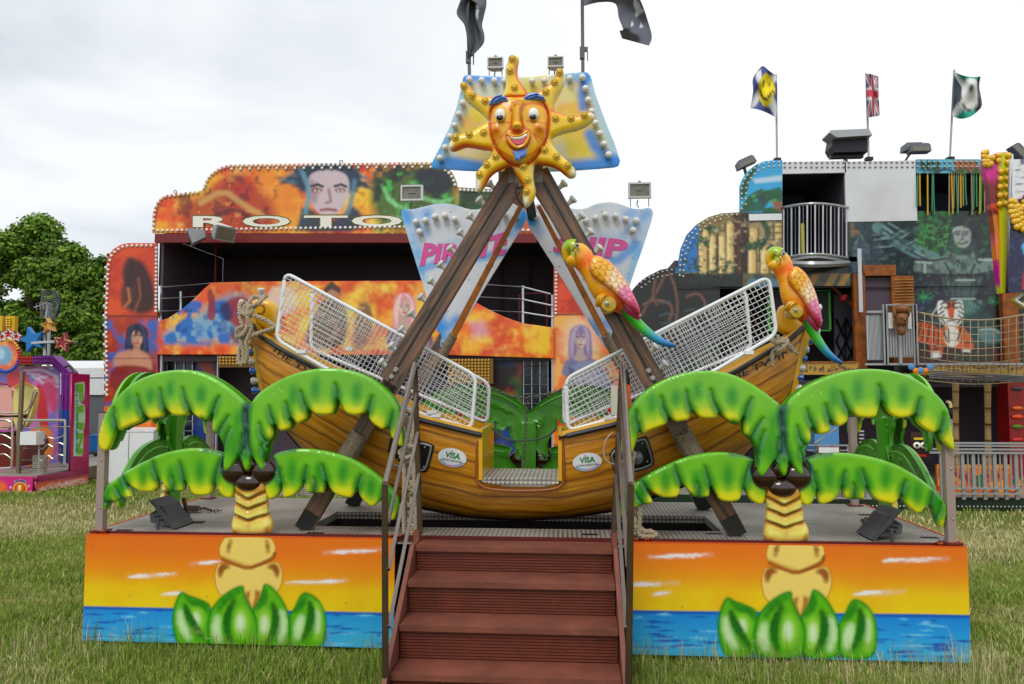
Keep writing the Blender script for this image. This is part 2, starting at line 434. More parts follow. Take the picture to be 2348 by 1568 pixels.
def lettering(name,body,mapf,m,parent,bold=0,shear=0,depth=0.004,col=None):
    """mapf(u in 0..1 , v in 0..1)->(front world point); depth extrudes along camera-away normal n"""
    V,F=text2d(body,bold,shear); w=V[:,0].max()
    mb=MB(); n=len(V); fr=[]; bk=[]
    for a,b in V:
        p,nv=mapf(a/w,b); fr.append(p); bk.append(p-nv*depth)
    mb.v=[tuple(p) for p in fr]+[tuple(p) for p in bk]; mb.f=list(F)
    ec={}
    for f in F:
        for i in range(len(f)):
            e=(f[i],f[(i+1)%len(f)]); k=(min(e),max(e)); ec[k]=None if k in ec else e
    for e in ec.values():
        if e is not None: mb.f.append((e[1],e[0],e[0]+n,e[1]+n))
    mb.c=[S(col)]*(2*n) if col else []
    return mb.build(name,m,parent,smooth=0,fix=False)
def quadmap(pl,x0,y0,x1,y1,x2,y2,x3,y3,fr=ID,h=.003):
    """px corners: BL, BR, TR, TL"""
    q=[pl.px(*t) for t in fr([(x0,y0),(x1,y1),(x2,y2),(x3,y3)])]
    def f(u,v):
        a=[(q[0][i]*(1-u)+q[1][i]*u)*(1-v)+(q[3][i]*(1-u)+q[2][i]*u)*v for i in (0,1)]
        return pl.w(a[0],a[1],h),pl.n
    return f
def bez(p0,p1,p2,p3,n=12):
    p=[Vector(q) for q in (p0,p1,p2,p3)]
    return [p[0]*(1-t)**3+p[1]*3*t*(1-t)**2+p[2]*3*t*t*(1-t)+p[3]*t**3 for t in [i/n for i in range(n+1)]]
def catmull(pts,k=6):
    pts=[Vector(p) for p in pts]; out=[]
    for i in range(len(pts)-1):
        a=pts[max(i-1,0)]; b=pts[i]; c=pts[i+1]; d=pts[min(i+2,len(pts)-1)]
        for j in range(k):
            t=j/k; out.append(.5*((2*b)+(c-a)*t+(2*a-5*b+4*c-d)*t*t+(3*b-a-3*c+d)*t**3))
    out.append(pts[-1]); return out
def rope(mb,pts,r=.014,twist=18,n=6,col=None):
    """three-strand laid rope"""
    pts=catmull(pts,8) if len(pts)<40 else pts
    L_=0; cen=[]; 
    for i,p in enumerate(pts):
        if i: L_+=(p-pts[i-1]).length
        cen.append((p,L_))
    for s in range(3):
        q=[]
        for i,(p,l) in enumerate(cen):
            t=(pts[min(i+1,len(pts)-1)]-pts[max(i-1,0)]); d,a,b=frame_from(t if t.length>0 else (0,0,1))
            th=l*twist/r*.055+s*2.094; q.append(p+(a*math.cos(th)+b*math.sin(th))*r*.5)
        mb.tube(q,r*.56,n,col=col)
PAINT=mat('gloss_paint',attr=True,rough=.35,coat=.25)
GLOSS=mat('airbrushed_fibreglass',attr=True,rough=.3,coat=.4,noise=.06,nscale=7,bump=.05,bscale=5)
MATT=mat('matt_paint',attr=True,rough=.6,noise=.05,nscale=3)
# ================================================================= ground + grass
def make_ground():
    m=bpy.data.materials.new('meadow'); m.use_nodes=True; t=m.node_tree; b=t.nodes['Principled BSDF']; b.inputs['Roughness'].default_value=.95
    b.inputs['Specular IOR Level'].default_value=.1
    co=t.nodes.new('ShaderNodeTexCoord').outputs['Object']
    n=t.nodes.new('ShaderNodeTexNoise'); n.inputs['Scale'].default_value=.9; n.inputs['Detail'].default_value=8; n.inputs['Roughness'].default_value=.65; t.links.new(co,n.inputs['Vector'])
    r=t.nodes.new('ShaderNodeValToRGB'); t.links.new(n.outputs['Fac'],r.inputs['Fac'])
    e=r.color_ramp.elements; e[0].position=.38; e[0].color=(*S(96,110,56),1); e[1].position=.62; e[1].color=(*S(158,150,104),1)
    n2=t.nodes.new('ShaderNodeTexNoise'); n2.inputs['Scale'].default_value=28; n2.inputs['Detail'].default_value=6; t.links.new(co,n2.inputs['Vector'])
    x=t.nodes.new('ShaderNodeMixRGB'); x.blend_type='MULTIPLY'; x.inputs[0].default_value=.7
    r2=t.nodes.new('ShaderNodeValToRGB'); r2.color_ramp.elements[0].position=.35; r2.color_ramp.elements[0].color=(.3,.3,.3,1); r2.color_ramp.elements[1].position=.65; t.links.new(n2.outputs['Fac'],r2.inputs['Fac'])
    t.links.new(r.outputs[0],x.inputs[1]); t.links.new(r2.outputs[0],x.inputs[2]); t.links.new(x.outputs[0],b.inputs['Base Color'])
    bm=t.nodes.new('ShaderNodeBump'); bm.inputs['Strength'].default_value=.7; bm.inputs['Distance'].default_value=.03; t.links.new(n2.outputs['Fac'],bm.inputs['Height']); t.links.new(bm.outputs[0],b.inputs['Normal'])
    mb=MB(); mb.add([(-400,-60,0),(400,-60,0),(400,900,0),(-400,900,0)],[(0,1,2,3)])
    g=mb.build('ground',m,smooth=0,fix=False); props(g,kind='structure')
make_ground()
def vnoise(x,y,s,seed):
    rng=np.random.default_rng(seed); g=rng.random((256,256)); x=x/s+100; y=y/s+100
    xi=np.floor(x).astype(int); yi=np.floor(y).astype(int); fx=x-xi; fy=y-yi; fx=fx*fx*(3-2*fx); fy=fy*fy*(3-2*fy)
    a=g[yi%256,xi%256]; b=g[yi%256,(xi+1)%256]; c=g[(yi+1)%256,xi%256]; d=g[(yi+1)%256,(xi+1)%256]
    return (a*(1-fx)+b*fx)*(1-fy)+(c*(1-fx)+d*fx)*fy
def blades(n,xr,yr,hr,wd,seed,keep=None,lean=.5,strawb=0.0,lite=0.0):
    rng=np.random.default_rng(seed)
    x=rng.uniform(xr[0],xr[1],n); y=rng.uniform(yr[0],yr[1],n)
    if keep is not None:
        k=keep(x,y,rng); x=x[k]; y=y[k]
    n=len(x); big=vnoise(x,y,.8,3); sm=vnoise(x,y,.17,5); far=vnoise(x,y,2.3,9)
    h=rng.uniform(hr[0],hr[1],n)*(.45+.9*sm)
    az=rng.uniform(0,2*np.pi,n); le=rng.uniform(.1,1,n)*lean*h; w=wd*rng.uniform(.6,1.3,n)
    dx=np.cos(az)*le; dy=np.sin(az)*le; wa=rng.uniform(0,np.pi,n); wx=np.cos(wa)*w/2; wy=np.sin(wa)*w/2
    V=np.empty((n,5,3)); z0=np.zeros(n)-.005
    V[:,0]=np.stack([x-wx,y-wy,z0],1); V[:,1]=np.stack([x+wx,y+wy,z0],1)
    V[:,2]=np.stack([x+wx*.8+dx*.35,y+wy*.8+dy*.35,h*.6],1); V[:,3]=np.stack([x-wx*.8+dx*.35,y-wy*.8+dy*.35,h*.6],1)
    V[:,4]=np.stack([x+dx,y+dy,h*.93],1)
    F=np.empty((n,3,3),dtype=int); b=np.arange(n)*5
    F[:,0]=np.stack([b,b+1,b+2],1); F[:,1]=np.stack([b,b+2,b+3],1); F[:,2]=np.stack([b+3,b+2,b+4],1)
    g0=np.array(S(98,122,54)); g1=np.array(S(150,170,92)); st=np.array(S(208,200,152))
    r=rng.random(n)[:,None]; col=g0*(1-r)+g1*r
    band=np.clip(1-abs(y+.3*(big-.5)-4.0)/1.5,0,1)**.5; ps=np.clip((far*.5+big*.6+sm*.2-.50+strawb)*1.9+band*.75*(y>1.5),0.06,.95); ms=(rng.random(n)<ps)[:,None]
    col=np.where(ms,st*(.55+.5*r),col)*(1+lite)
    C=np.repeat(col[:,None,:],5,axis=1); C[:,:2]*=.8
    return V.reshape(-1,3),F.reshape(-1,3),np.clip(C.reshape(-1,3),0,.8)
DX0=P(200,1222,Z=DECK).x; DX1=P(2206,1246,Z=DECK).x
def notdeck(x,y,rng):
    return ~((x>DX0+.03)&(x<DX1-.03)&(y>.02)&(y<1.6))&~((x>-.62+STX)&(x<.58+STX)&(y<0)&(y>-1.0))
STX=P(1173,1250,Z=DECK).x
GM=mat('grass_blades',attr=True,rough=.75,spec=.2)
def grass():
    Vs=[];Fs=[];Cs=[];o=0
    sets=[blades(210000,(-4.4,4.6),(-2.3,.8),(.02,.062),.0042,1,notdeck,lean=1.0,strawb=-.22,lite=.15),
          blades(4500,(-3.4,3.7),(-.9,.0),(.10,.22),.0045,2,lambda x,y,r:notdeck(x,y,r)&(vnoise(x,y,.28,21)>.42)&(y>-.35-.3*r.random(len(x))),lean=.35,strawb=-.2),
          blades(2600,(-.9+STX,.9+STX),(-1.9,-.2),(.10,.24),.0045,12,lambda x,y,r:(abs(x-STX)>.58)&(abs(x-STX)<.85),lean=.35,strawb=-.25),
          blades(1000,(-3.4,3.7),(-.4,.0),(.14,.28),.003,22,lambda x,y,r:notdeck(x,y,r)&(vnoise(x,y,.22,31)>.5),lean=.3,strawb=-.1),
          blades(120000,(-7,7.5),(.8,4.2),(.02,.06),.006,3,notdeck,lean=1.0,strawb=-.1,lite=.15),
          blades(110000,(-13,13),(4.2,13),(.03,.08),.012,4,None,lean=.8,strawb=-.08,lite=.1),
          blades(30000,(-22,4),(12,26),(.04,.12),.03,5,None,strawb=-.1)]
    for V,F,C in sets: Vs.append(V);Fs.append(F+o);Cs.append(C);o+=len(V)
    g=npmesh('grass',np.vstack(Vs),np.vstack(Fs),GM,C=np.vstack(Cs)); props(g,kind='stuff',label='short patchy green and straw coloured grass around the rides',cat='grass')
grass()
# ================================================================= platform
ALU=mat('checker_plate',col=(168,164,155),rough=.42,metal=.35,noise=.12,nscale=3)
def chequer_mat():
    m=bpy.data.materials.new('barley_tread_plate'); m.use_nodes=True; t=m.node_tree; b=t.nodes['Principled BSDF']
    b.inputs['Metallic'].default_value=.35; b.inputs['Roughness'].default_value=.48
    co=t.nodes.new('ShaderNodeTexCoord').outputs['Object']
    sep=t.nodes.new('ShaderNodeSeparateXYZ'); t.links.new(co,sep.inputs[0])
    def M(op,a,b_=None):
        x=t.nodes.new('ShaderNodeMath'); x.operation=op
        for i,v in enumerate((a,b_)):
            if v is None: continue
            if isinstance(v,(int,float)): x.inputs[i].default_value=v
            else: t.links.new(v,x.inputs[i])
        return x.outputs[0]
    s=62.8*1.7
    a=M('MULTIPLY',M('ADD',sep.outputs[0],sep.outputs[1]),s); c=M('MULTIPLY',M('SUBTRACT',sep.outputs[0],sep.outputs[1]),s)
    z=M('MULTIPLY',sep.outputs[2],s); a=M('ADD',a,z); c=M('SUBTRACT',c,z)
    w=M('MULTIPLY',M('SINE',a),M('SINE',c))
    w2=M('GREATER_THAN',w,.25)
    n=t.nodes.new('ShaderNodeTexNoise'); n.inputs['Scale'].default_value=2.5; n.inputs['Detail'].default_value=8; t.links.new(co,n.inputs['Vector'])
    r=t.nodes.new('ShaderNodeValToRGB'); t.links.new(n.outputs['Fac'],r.inputs['Fac'])
    e=r.color_ramp.elements; e[0].position=.35; e[0].color=(*S(112,104,92),1); e[1].position=.65; e[1].color=(*S(158,154,146),1)
    x=t.nodes.new('ShaderNodeMixRGB'); x.inputs[2].default_value=(*S(205,203,196),1); t.links.new(M('MULTIPLY',w2,.8),x.inputs[0]); t.links.new(r.outputs[0],x.inputs[1]); t.links.new(x.outputs[0],b.inputs['Base Color'])
    bp=t.nodes.new('ShaderNodeBump'); bp.inputs['Strength'].default_value=.6; bp.inputs['Distance'].default_value=.004; t.links.new(w,bp.inputs['Height']); t.links.new(bp.outputs[0],b.inputs['Normal'])
    return m
PLATE=chequer_mat()
MAROON=mat('maroon_paint',col=(96,42,38),rough=.5,noise=.2,nscale=6)
ORANGEP=mat('orange_hinge_paint',col=(214,96,36),rough=.4)
DARKIN=mat('dark_underframe',col=(44,30,28),rough=.7,noise=.3)
BLACK=mat('black_steel',col=(34,33,34),rough=.45)
POSTM=mat('taupe_post_paint',col=(158,142,135),rough=.5,noise=.08,nscale=9)
BOLT=mat('zinc_bolt',col=(170,168,162),rough=.35,metal=.8)
DY1=1.50; HOLE=(P(716,1204,Z=DECK).x,.30,P(1653,1217,Z=DECK).x,.86)
platform=thing('ride_platform',((DX0+DX1)/2,.75,0),'low chequer plate ride platform carrying the pirate boat','platform')
def build_platform():
    h0,y0,h1,y1=HOLE; z=DECK; mb=MB()
    for a,b in (((DX0,.012,z-.05),(DX1,y0,z)),((DX0,y1,z-.05),(DX1,DY1,z)),((DX0,y0,z-.05),(h0,y1,z)),((h1,y0,z-.05),(DX1,y1,z))): mb.box(a,b)
    mb.build('deck_plate',PLATE,platform,smooth=0)
    mb=MB(); t=.02
    mb.box((h0-t,y0-t,.12),(h0,y1+t,z-.052)); mb.box((h1,y0-t,.12),(h1+t,y1+t,z-.052)); mb.box((h0,y0-t,.12),(h1,y0,z-.052)); mb.box((h0,y1,.12),(h1,y1+t,z-.052)); mb.box((h0-t,y0-t,.10),(h1+t,y1+t,.118))
    mb.build('pit_wall',DARKIN,platform,smooth=0)
    mb=MB(); mb.box((DX0+.004,.0,z-.028),(DX1-.004,.0115,z+.006)); mb.build('edge_rail',MAROON,platform,smooth=0)
    mb=MB(); mb.box((DX0,.012,z-.10),(DX0+.03,DY1,z-.052)); mb.box((DX1-.03,.012,z-.10),(DX1,DY1,z-.052)); mb.box((DX0,DY1-.03,z-.10),(DX1,DY1,z-.052))
    mb.build('under_rail',MAROON,platform,smooth=0)
    for a,b in ((DX0-.012,DX0-.001),(DX1+.001,DX1+.012)): mb=MB(); mb.box((a,.03,z-.03),(b,DY1,z+.004)); mb.build('edge_trim',ORANGEP,platform,smooth=0)
    for hx in (230,905,1470,2165):
        x=P(hx,1235,Y=0).x; mb=MB()
        mb.tube([(x-.055,-.012,z+.004),(x+.055,-.012,z+.004)],.011,10)
        hg=mb.build('hinge',MAROON,platform)
        for dx in (-.045,.02): mb=MB(); mb.tube([(x+dx,-.012,z+.004),(x+dx+.022,-.012,z+.004)],.0125,10); mb.build('hinge_sleeve',ORANGEP,hg)
    # dark recessed hatches
    for (px_,py_) in ((1352,1225),(285,1215),(2130,1232),(722,1222),(1636,1223),(440,1160),(1985,1180)):
        c=P(px_,py_,Z=z+.002); mb=MB(); mb.box((c.x-.05,c.y-.018,z+.001),(c.x+.05,c.y+.018,z+.004)); mb.build('hatch',BLACK,platform,smooth=0)
    # legs under deck
    for x in (DX0+.25,-1.2,1.2,DX1-.25):
        mb=MB(); mb.box((x-.04,.9,0),(x+.04,.98,z-.06)); mb.box((x-.12,.82,0),(x+.12,1.06,.03)); mb.build('support_jack',BLACK,platform,smooth=0)
build_platform()
def corner_post(px0,py0,px1,py1,Y,label):
    a=P(px0,py0,Y=Y); zt=P(px1,py1,Y=Y).z; x=a.x; w=.0245
    t=thing('corner_post',(x,Y,DECK),label,'post','taupe square posts at the platform corners')
    mb=MB(); mb.box((x-w,Y-w,DECK),(x+w,Y+w,zt)); mb.build('post',POSTM,t,smooth=0)
    mb=MB(); mb.box((x-w-.002,Y-w-.002,zt),(x+w+.002,Y+w+.002,zt+.005)); mb.build('cap',BLACK,t,smooth=0)
    mb=MB(); mb.box((x-.05,Y-.045,DECK+.001),(x+.05,Y+.045,DECK+.009)); mb.build('foot_plate',MAROON,t,smooth=0)
    for f in (.93,.6,.2):
        mb=MB(); mb.lathe([(.006,0),(.006,.004),(.003,.006)],(x+.005,Y-w,DECK+(zt-DECK)*f),(0,-1,0),8); mb.build('bolt',BOLT,t)
corner_post(231,1218,238,946,.02,'taupe post at the front left corner of the ride platform')
corner_post(2179,1245,2170,960,.02,'taupe post at the front right corner of the ride platform')
corner_post(478,1149,478,905,1.42,'taupe post at the rear left corner of the ride platform behind the palm')
corner_post(1959,1162,1957,955,1.42,'taupe post at the rear right corner of the ride platform behind the palm')
# ================================================================= painted skirt panels
SK=Plane(Y=-.03)
zs=Z(300,2000,.5537)
def paint_skirt(x0,y0,x1,y1,art,seed):
    """art: frame function mapping left-panel zoom coordinates to picture px"""
    c=Canvas.frompx(SK,x0,y0,x1,y1,.55,fr=art); c.sd=seed
    c.vgrad([(150,(228,118,18)),(270,(232,126,16)),(370,(236,146,16)),(440,(236,168,16)),(520,(240,202,14)),(690,(238,214,12))])
    c.noise(260,(226,140,20),.45,.75,.25)
    return c
def sea(c,yl,yr,xl,xr,seed):
    h=yr
    c.poly([(xl,yl),(xr,yr),(xr,yr+420),(xl,yl+420)],(42,138,216),1.5,grad=((0,yl),(0,yl+260),(80,182,226)))
    rng=random.Random(seed)
    c.poly([(xl,yl),(xr,yr),(xr,yr+22),(xl,yl+22)],(22,84,176),9,.8)
    for i in range(100):
        f=rng.random()**.8; y=12+f*270; x=rng.uniform(xl,xr); w=rng.uniform(70,200)*(.5+f); yy=yl+(yr-yl)*(x-xl)/(xr-xl)+y
        a=rng.uniform(-4,4); c.stroke([(x-w/2,yy),(x-w/6,yy+a),(x+w/6,yy-a),(x+w/2,yy+2)],rng.uniform(3,6)+3*f,(14,80,180) if rng.random()<.62 else (130,206,240),7,rng.uniform(.6,.95),taper='mid')
def cloud(c,x,y,w,seed,h=1):
    rg=random.Random(seed)
    c.stroke([(x-w/2,y+10),(x-w/6,y+2),(x+w/5,y-2),(x+w/2,y-12)],5*h,(240,210,190),24,.45,taper='mid')
    for i in range(9):
        t=rg.uniform(-.42,.30); l=rg.uniform(.16,.34)*w; yy=y-t*16+rg.uniform(-9,9)*h; sl=rg.uniform(.02,.13)*(-1 if rg.random()<.25 else 1)
        c.stroke([(x+t*w-l*.5,yy+sl*l*.5),(x+t*w-l*.1,yy-3*h),(x+t*w+l*.15,yy+rg.uniform(-5,4)*h),(x+t*w+l*.6,yy-sl*l*.6)],rg.uniform(2,6)*h,(252,244,242),rg.uniform(5,11),.75,taper='mid')
def motif(c):
    G=(246,214,126); B=(150,84,30)
    # trunk lower bulb, upper bulb
    lo=[(1010,345),(985,400),(978,460),(990,540),(1030,600),(1180,640),(1240,690),(1300,620),(1420,570),(1452,500),(1458,430),(1440,370),(1410,340),(1220,400)]
    c.poly(lo,G,2,sm=2); c.loop(lo,3,(190,120,44),5,.8,sm=2)
    c.poly([(1200,560),(1180,600),(1240,700),(1300,620),(1305,560),(1270,545)],(168,96,36),26,.85)
    c.poly([(1232,540),(1222,610),(1242,670),(1262,600),(1262,540)],G,14,.9)
    for s in (-1,1):
        x=lambda v:1218+s*v
        c.stroke([(x(140),385),(x(178),380),(x(198),410),(x(200),450)],26,(150,84,30),20,.75,taper='mid',sm=1)
    up=[(1058,170),(1030,205),(1012,250),(1012,295),(1040,335),(1210,400),(1380,335),(1405,290),(1408,240),(1390,200),(1362,172)]
    c.poly(up,G,2,sm=1); c.loop(up,3,(190,120,44),5,.8,sm=1)
    c.stroke([(1035,330),(1120,365),(1212,398),(1300,365),(1388,325),(1402,290)],13,B,14,.9,sm=1)
    c.stroke([(1030,318),(1120,352),(1212,382)],12,(190,120,50),20,.4,sm=1)
    for x,r in ((1080,20),(1352,-10)): c.stroke([(x+r*.6,205),(x,240),(x-r*.3,275)],16,(146,78,26),20,.8,taper='mid')
    # leaves
    Lf=[[(748,558),(715,610),(690,690),(684,780),(700,870),(735,960),(930,960),(950,800),(950,670),(930,640),(850,605),(790,590)],
        [(1622,565),(1590,580),(1568,620),(1545,680),(1508,722),(1500,800),(1505,960),(1740,960),(1762,830),(1758,740),(1735,660),(1690,600)],
        [(1330,505),(1322,540),(1300,610),(1265,665),(1245,700),(1262,800),(1250,960),(1500,960),(1508,840),(1500,720),(1465,640),(1420,570),(1370,520)],
        [(1180,516),(1110,540),(1030,595),(965,670),(935,750),(930,850),(950,960),(1250,960),(1275,850),(1275,760),(1240,690),(1200,620),(1180,560)]]
    st=[[(770,650),(790,720),(840,800),(900,890)],[(1645,630),(1660,700),(1650,790),(1600,900)],[(1385,640),(1410,720),(1400,820),(1350,920)],[(1120,610),(1075,700),(1060,800),(1090,920)]]
    side=[[(770,590),(830,640),(900,650),(930,700)],[(1620,590),(1590,650),(1545,700)],[(1335,540),(1330,610),(1280,680)],[(1170,540),(1060,610),(1000,690)]]
    hi=[[(735,700),(750,800),(800,890)],[(1590,740),(1570,800),(1560,880)],[(1450,700),(1460,800),(1440,900)],[(1000,740),(985,830),(1010,900)]]
    hi2=[(850,755,40,70),(1700,770,28,110),(1330,790,42,90),(1160,780,48,90)]
    for k in (0,1):
        c.poly([(950,700),(1275,700),(1290,960),(900,960)],(14,60,30),14,.8) if k==0 else c.poly([(1480,740),(1540,720),(1545,960),(1480,960)],(10,50,28),8,.9)
    c.poly([(1235,700),(1290,690),(1300,960),(1235,960)],(14,64,30),10,.9)
    for i,l in enumerate(Lf):
        c.poly(l,(104,182,36),2,sm=2)
        c.loop(l,9,(44,146,44),16,.6,sm=2); 
        c.stroke(side[i],26,(30,128,40),22,.7,taper='mid',sm=1)
        x,y,rx,ry=hi2[i]; c.ell(x,y,rx*1.3,ry*1.2,(170,224,96),50,.7); c.ell(x,y,rx*.55,ry*.65,(232,246,216),44,.85)
        c.stroke(hi[i],26,(206,236,180),34,.8,taper='mid',sm=1)
        c.stroke(st[i],28,(10,72,34),20,.95,taper='mid',sm=1)
        c.stroke([(p[0]+6,p[1]+30) for p in st[i]],40,(30,130,44),34,.35,taper='mid',sm=1)
        c.loop(l,3,(34,120,48),3,.9,sm=2)
def skirt(x0,x1,yt0,yt1,yb0,yb1,art,clouds,sl,label,seed,xs):
    c=paint_skirt(x0-10,min(yt0,yt1)-10,x1+10,max(yb0,yb1)+25,art,seed)
    inv=lambda X,y:None
    for q in clouds: cloud(c,*q)
    sea(c,*sl,seed); motif(c)
    rg=random.Random(seed); q=art([(0,0)])
    c.fr=ID
    for _ in range(90): c.ell(rg.uniform(x0,x1),rg.uniform(yt0,yb1),rg.uniform(.3,1.0),rg.uniform(.3,.9),rg.choice([(120,80,50),(236,226,206),(90,60,40)]),.8,.5)
    for _ in range(26): x=rg.uniform(x0,x1); y=yb1-rg.uniform(0,60); c.stroke([(x,y),(x+rg.uniform(-14,14),y+rg.uniform(-5,5))],.7,(206,200,180),1.2,.35)
    c.noise(26,(150,138,96),.52,.8,.30,box=(x0-20,yb0-46,x1+20,yb1+30)); c.noise(200,(120,84,50),.55,.9,.07)
    a0=SK.px(x0,yt0)[0]; a1=SK.px(x1,yt1)[0]; z1=DECK-.012; z0=.035
    t=thing('painted_skirt_panel',((a0+a1)/2,-.03,0),label,'painted panel','painted sunset panels along the platform front')
    gridpanel('artwork',c,PAINT,t,a0,z0,a1,z1,.0062,T=.012)
    mb=MB(); mb.box((a0,-.0415,z1+.0005),(a1,-.018,z1+.006)); mb.build('top_edging',ORANGEP,t,smooth=0)
    for a,b in ((a0+.05,.62),(a1-.05,.62),(a0+.3,.32),(a1-.3,.3),(a0+.8,.32),(a1-.8,.3)): mb=MB(); mb.lathe([(.004,0),(.004,.002)],(a,-.042,b),(0,-1,0),8); mb.build('screw',BOLT,t)
    return t
def skew(dx,sx,sy,dy):  # left art -> right panel
    def f(pts): 
        q=zs(pts); return [(dx+(x-560)*sx,dy+(y-1240)*sy+(x-560)*.0115*0) for x,y in q]
    return f
skirt(200,906,1222,1231,1475,1488,zs,[(540,445,330,1),(920,355,210,2,.7),(1950,275,400,3),(1700,490,420,4),(690,572,150,5,.5)],(660,708,45,2260),'sunset and sea painted panel left of the red stairs',11,0)
zr=lambda pts:[(1829+(x-576)*1.035,1256+(y-1244)*1.062+(x-576)*.0116-5) for x,y in zs([(q[0],q[1]) for q in pts])]
# right panel cloud positions expressed in left-art units
skirt(1445,2214,1236,1246,1500,1519,zr,[(430,290,420,6),(180,480,470,7),(2030,300,430,8),(1780,520,330,9),(300,540,120,10,.5)],(652,660,-300,2400),'sunset and sea painted panel right of the red stairs',12,0)
# ================================================================= stairs
STP=mat('red_brown_stair_paint',col=(124,76,64),rough=.6,noise=.34,nscale=5,bump=.12,bscale=45)
STD=mat('red_brown_ribbed_riser',col=(110,58,46),rough=.6,noise=.25,nscale=9,bump=.15,bscale=60)
stair=thing('entrance_stairs',(STX,-.5,0),'red brown wooden stairs with ribbed risers up to the boat','stairs')
def build_stairs():
    zl=[DECK-.008,.548,.378,.203,.045]
    yy=[-.235,P(1180,1337,Z=.548).y,P(1180,1439,Z=.378).y,P(1180,1553,Z=.203).y]; yy.append(yy[-1]-.21)
    xl=[P(952,1254,Y=yy[0]).x,0,0,P(895,1551,Y=yy[3]).x]; xr=[P(1404,1256,Y=yy[0]).x,0,0,P(1425,1554,Y=yy[3]).x]
    for i in range(5):
        f=min(i,3)/3; a=xl[0]*(1-f)+xl[3]*f; b=xr[0]*(1-f)+xr[3]*f
        yb=-.05 if i==0 else yy[i-1]+.02
        mb=MB(); mb.box((a,yy[i],zl[i]-.030),(b,yb,zl[i])); t=mb.build('tread',STP,stair,smooth=0)
        # ribbed riser below
        zb=(zl[i+1] if i<4 else 0.0); y=yy[i]+.022; mb=MB(); top=zl[i]-.031; n=max(1,int((top-zb)/.0145))
        mb.box((a+.002,y+.008,zb+.001),(b-.002,y+.022,top))
        for k in range(n):
            z1=top-.002-k*(top-zb)/n; z0=z1-(top-zb)/n+.0055
            mb.box((a+.003,y,z0),(b-.003,y+.0078,z1))
        mb.build('riser',STD,stair,smooth=0)
    for s,xa,xb in ((-1,xl[0],xl[3]),(1,xr[0],xr[3])):
        o=.022*s; mb=MB()
        pts=[(xa,-.06,DECK-.0),(xa,yy[0]-.02,DECK-.0),(xb,yy[3]-.06,.20),(xb,yy[4]-.03,.02),(xb,yy[4]-.03,0),(xa,-.06,0)]
        n=len(pts); vs=[Vector(p)+Vector((.003*s,0,0)) for p in pts]+[Vector(p)+Vector((o+.006*s,0,0)) for p in pts]
        mb.add(vs,[tuple(range(n)),tuple(range(2*n-1,n-1,-1))]+[(i,i+n,(i+1)%n+n,(i+1)%n) for i in range(n)])
        mb.build('stringer',STP,stair,smooth=0)
        mb=MB(); x=xa+.02*s; mb.box((x-.017,-.115,DECK-.001),(x+.017,-.08,DECK+.058)); mb.build('newel_socket',STP,stair,smooth=0)
        mb=MB(); x=xb+.04*s; mb.box((x-.018,yy[3]-.03,0),(x+.018,yy[3]+.01,.05)); mb.build('newel_socket',STP,stair,smooth=0)
    return yy
YY=build_stairs()
STEEL=mat('stainless_tube',col=(150,140,132),rough=.24,metal=.9,noise=.15,nscale=5)
STEELD=mat('dull_steel_post',col=(104,88,76),rough=.32,metal=.75,noise=.2,nscale=8)
def handrail(front,kink,top,rear,rails,yf,yr,label):
    """px points; front/kink on Y=yf, top/rear on Y=yr"""
    f0=P(*front,Y=yf); f0.z=.02; k=P(*kink,Y=yf); tp=P(*top,Y=yr); r0=P(*rear,Y=yr); r0.z=DECK+.03
    t=thing('handrail',(f0.x,yf,0),label,'handrail','steel tube handrails beside the red stairs')
    MB().tube([f0,k],.0165,12).build('front_post',STEELD,t)
    MB().tube([r0,tp-Vector((0,.005,0))],.0165,12).build('rear_post',STEELD,t)
    MB().tube([k-Vector((0,0,.006)),k+(tp-k)*.01,tp],.0165,12).build('top_rail',STEEL,t)
    for a,b in rails:
        MB().tube([P(*a,Y=yf),P(*b,Y=yr)],.0105,10).build('mid_rail',STEEL,t)
handrail((886,1400),(882,1112),(951,834),(963,1217),[((889,1200),(956,900)),((890,1306),(957,992)),((891,1437),(960,1087))],-.93,-.09,'steel tube handrail on the left side of the red stairs')
handrail((1437,1400),(1446,1113),(1426,834),(1406,1219),[((1442,1190),(1421,900)),((1439,1300),(1416,993)),((1435,1440),(1411,1089))],-.93,-.09,'steel tube handrail on the right side of the red stairs')
# ================================================================= palm cut-outs
z5=Z(320,1380,.5664)
PLM=Plane(Y=.03)
UP=[(1175,350),(1120,300),(1050,240),(960,180),(860,135),(760,115),(660,118),(560,135),(460,170),(370,220),(290,290),(230,370),(190,450),(165,540),(158,600),(170,650),(205,672),(235,655),(255,610),(275,555),(285,508),(292,520),(310,537),(340,512),(400,490),(462,464),(470,420),(478,428),(510,452),(560,446),(603,434),(612,378),(640,402),(672,430),(730,430),(775,428),(782,385),(800,412),(850,452),(893,480),(925,432),(938,415),(930,485),(935,532),(960,547),(990,585),(1012,640),(1012,680),(1005,740),(1012,795),(1030,808),(1055,790),(1085,745),(1105,712),(1120,700),(1135,740),(1150,790),(1170,808),(1187,788),(1196,735),(1203,700),(1230,745),(1258,793),(1280,802),(1290,780),(1284,740),(1290,705),(1302,690),(1312,655),(1300,640),(1318,615),(1345,568),(1348,530),(1342,500),(1362,488),(1385,525),(1405,537),(1464,515),(1470,480),(1462,440),(1490,462),(1515,486),(1570,456),(1580,420),(1585,385),(1610,402),(1655,425),(1748,424),(1765,385),(1785,316),(1800,340),(1840,412),(1905,430),(1980,410),(1995,400),(1998,455),(2050,502),(2095,527),(2135,505),(2140,560),(2190,620),(2222,645),(2228,600),(2215,500),(2205,400),(2190,350),(2150,290),(2080,220),(1990,160),(1880,120),(1760,104),(1640,108),(1530,130),(1430,165),(1350,205),(1280,250),(1225,300),(1190,350)]
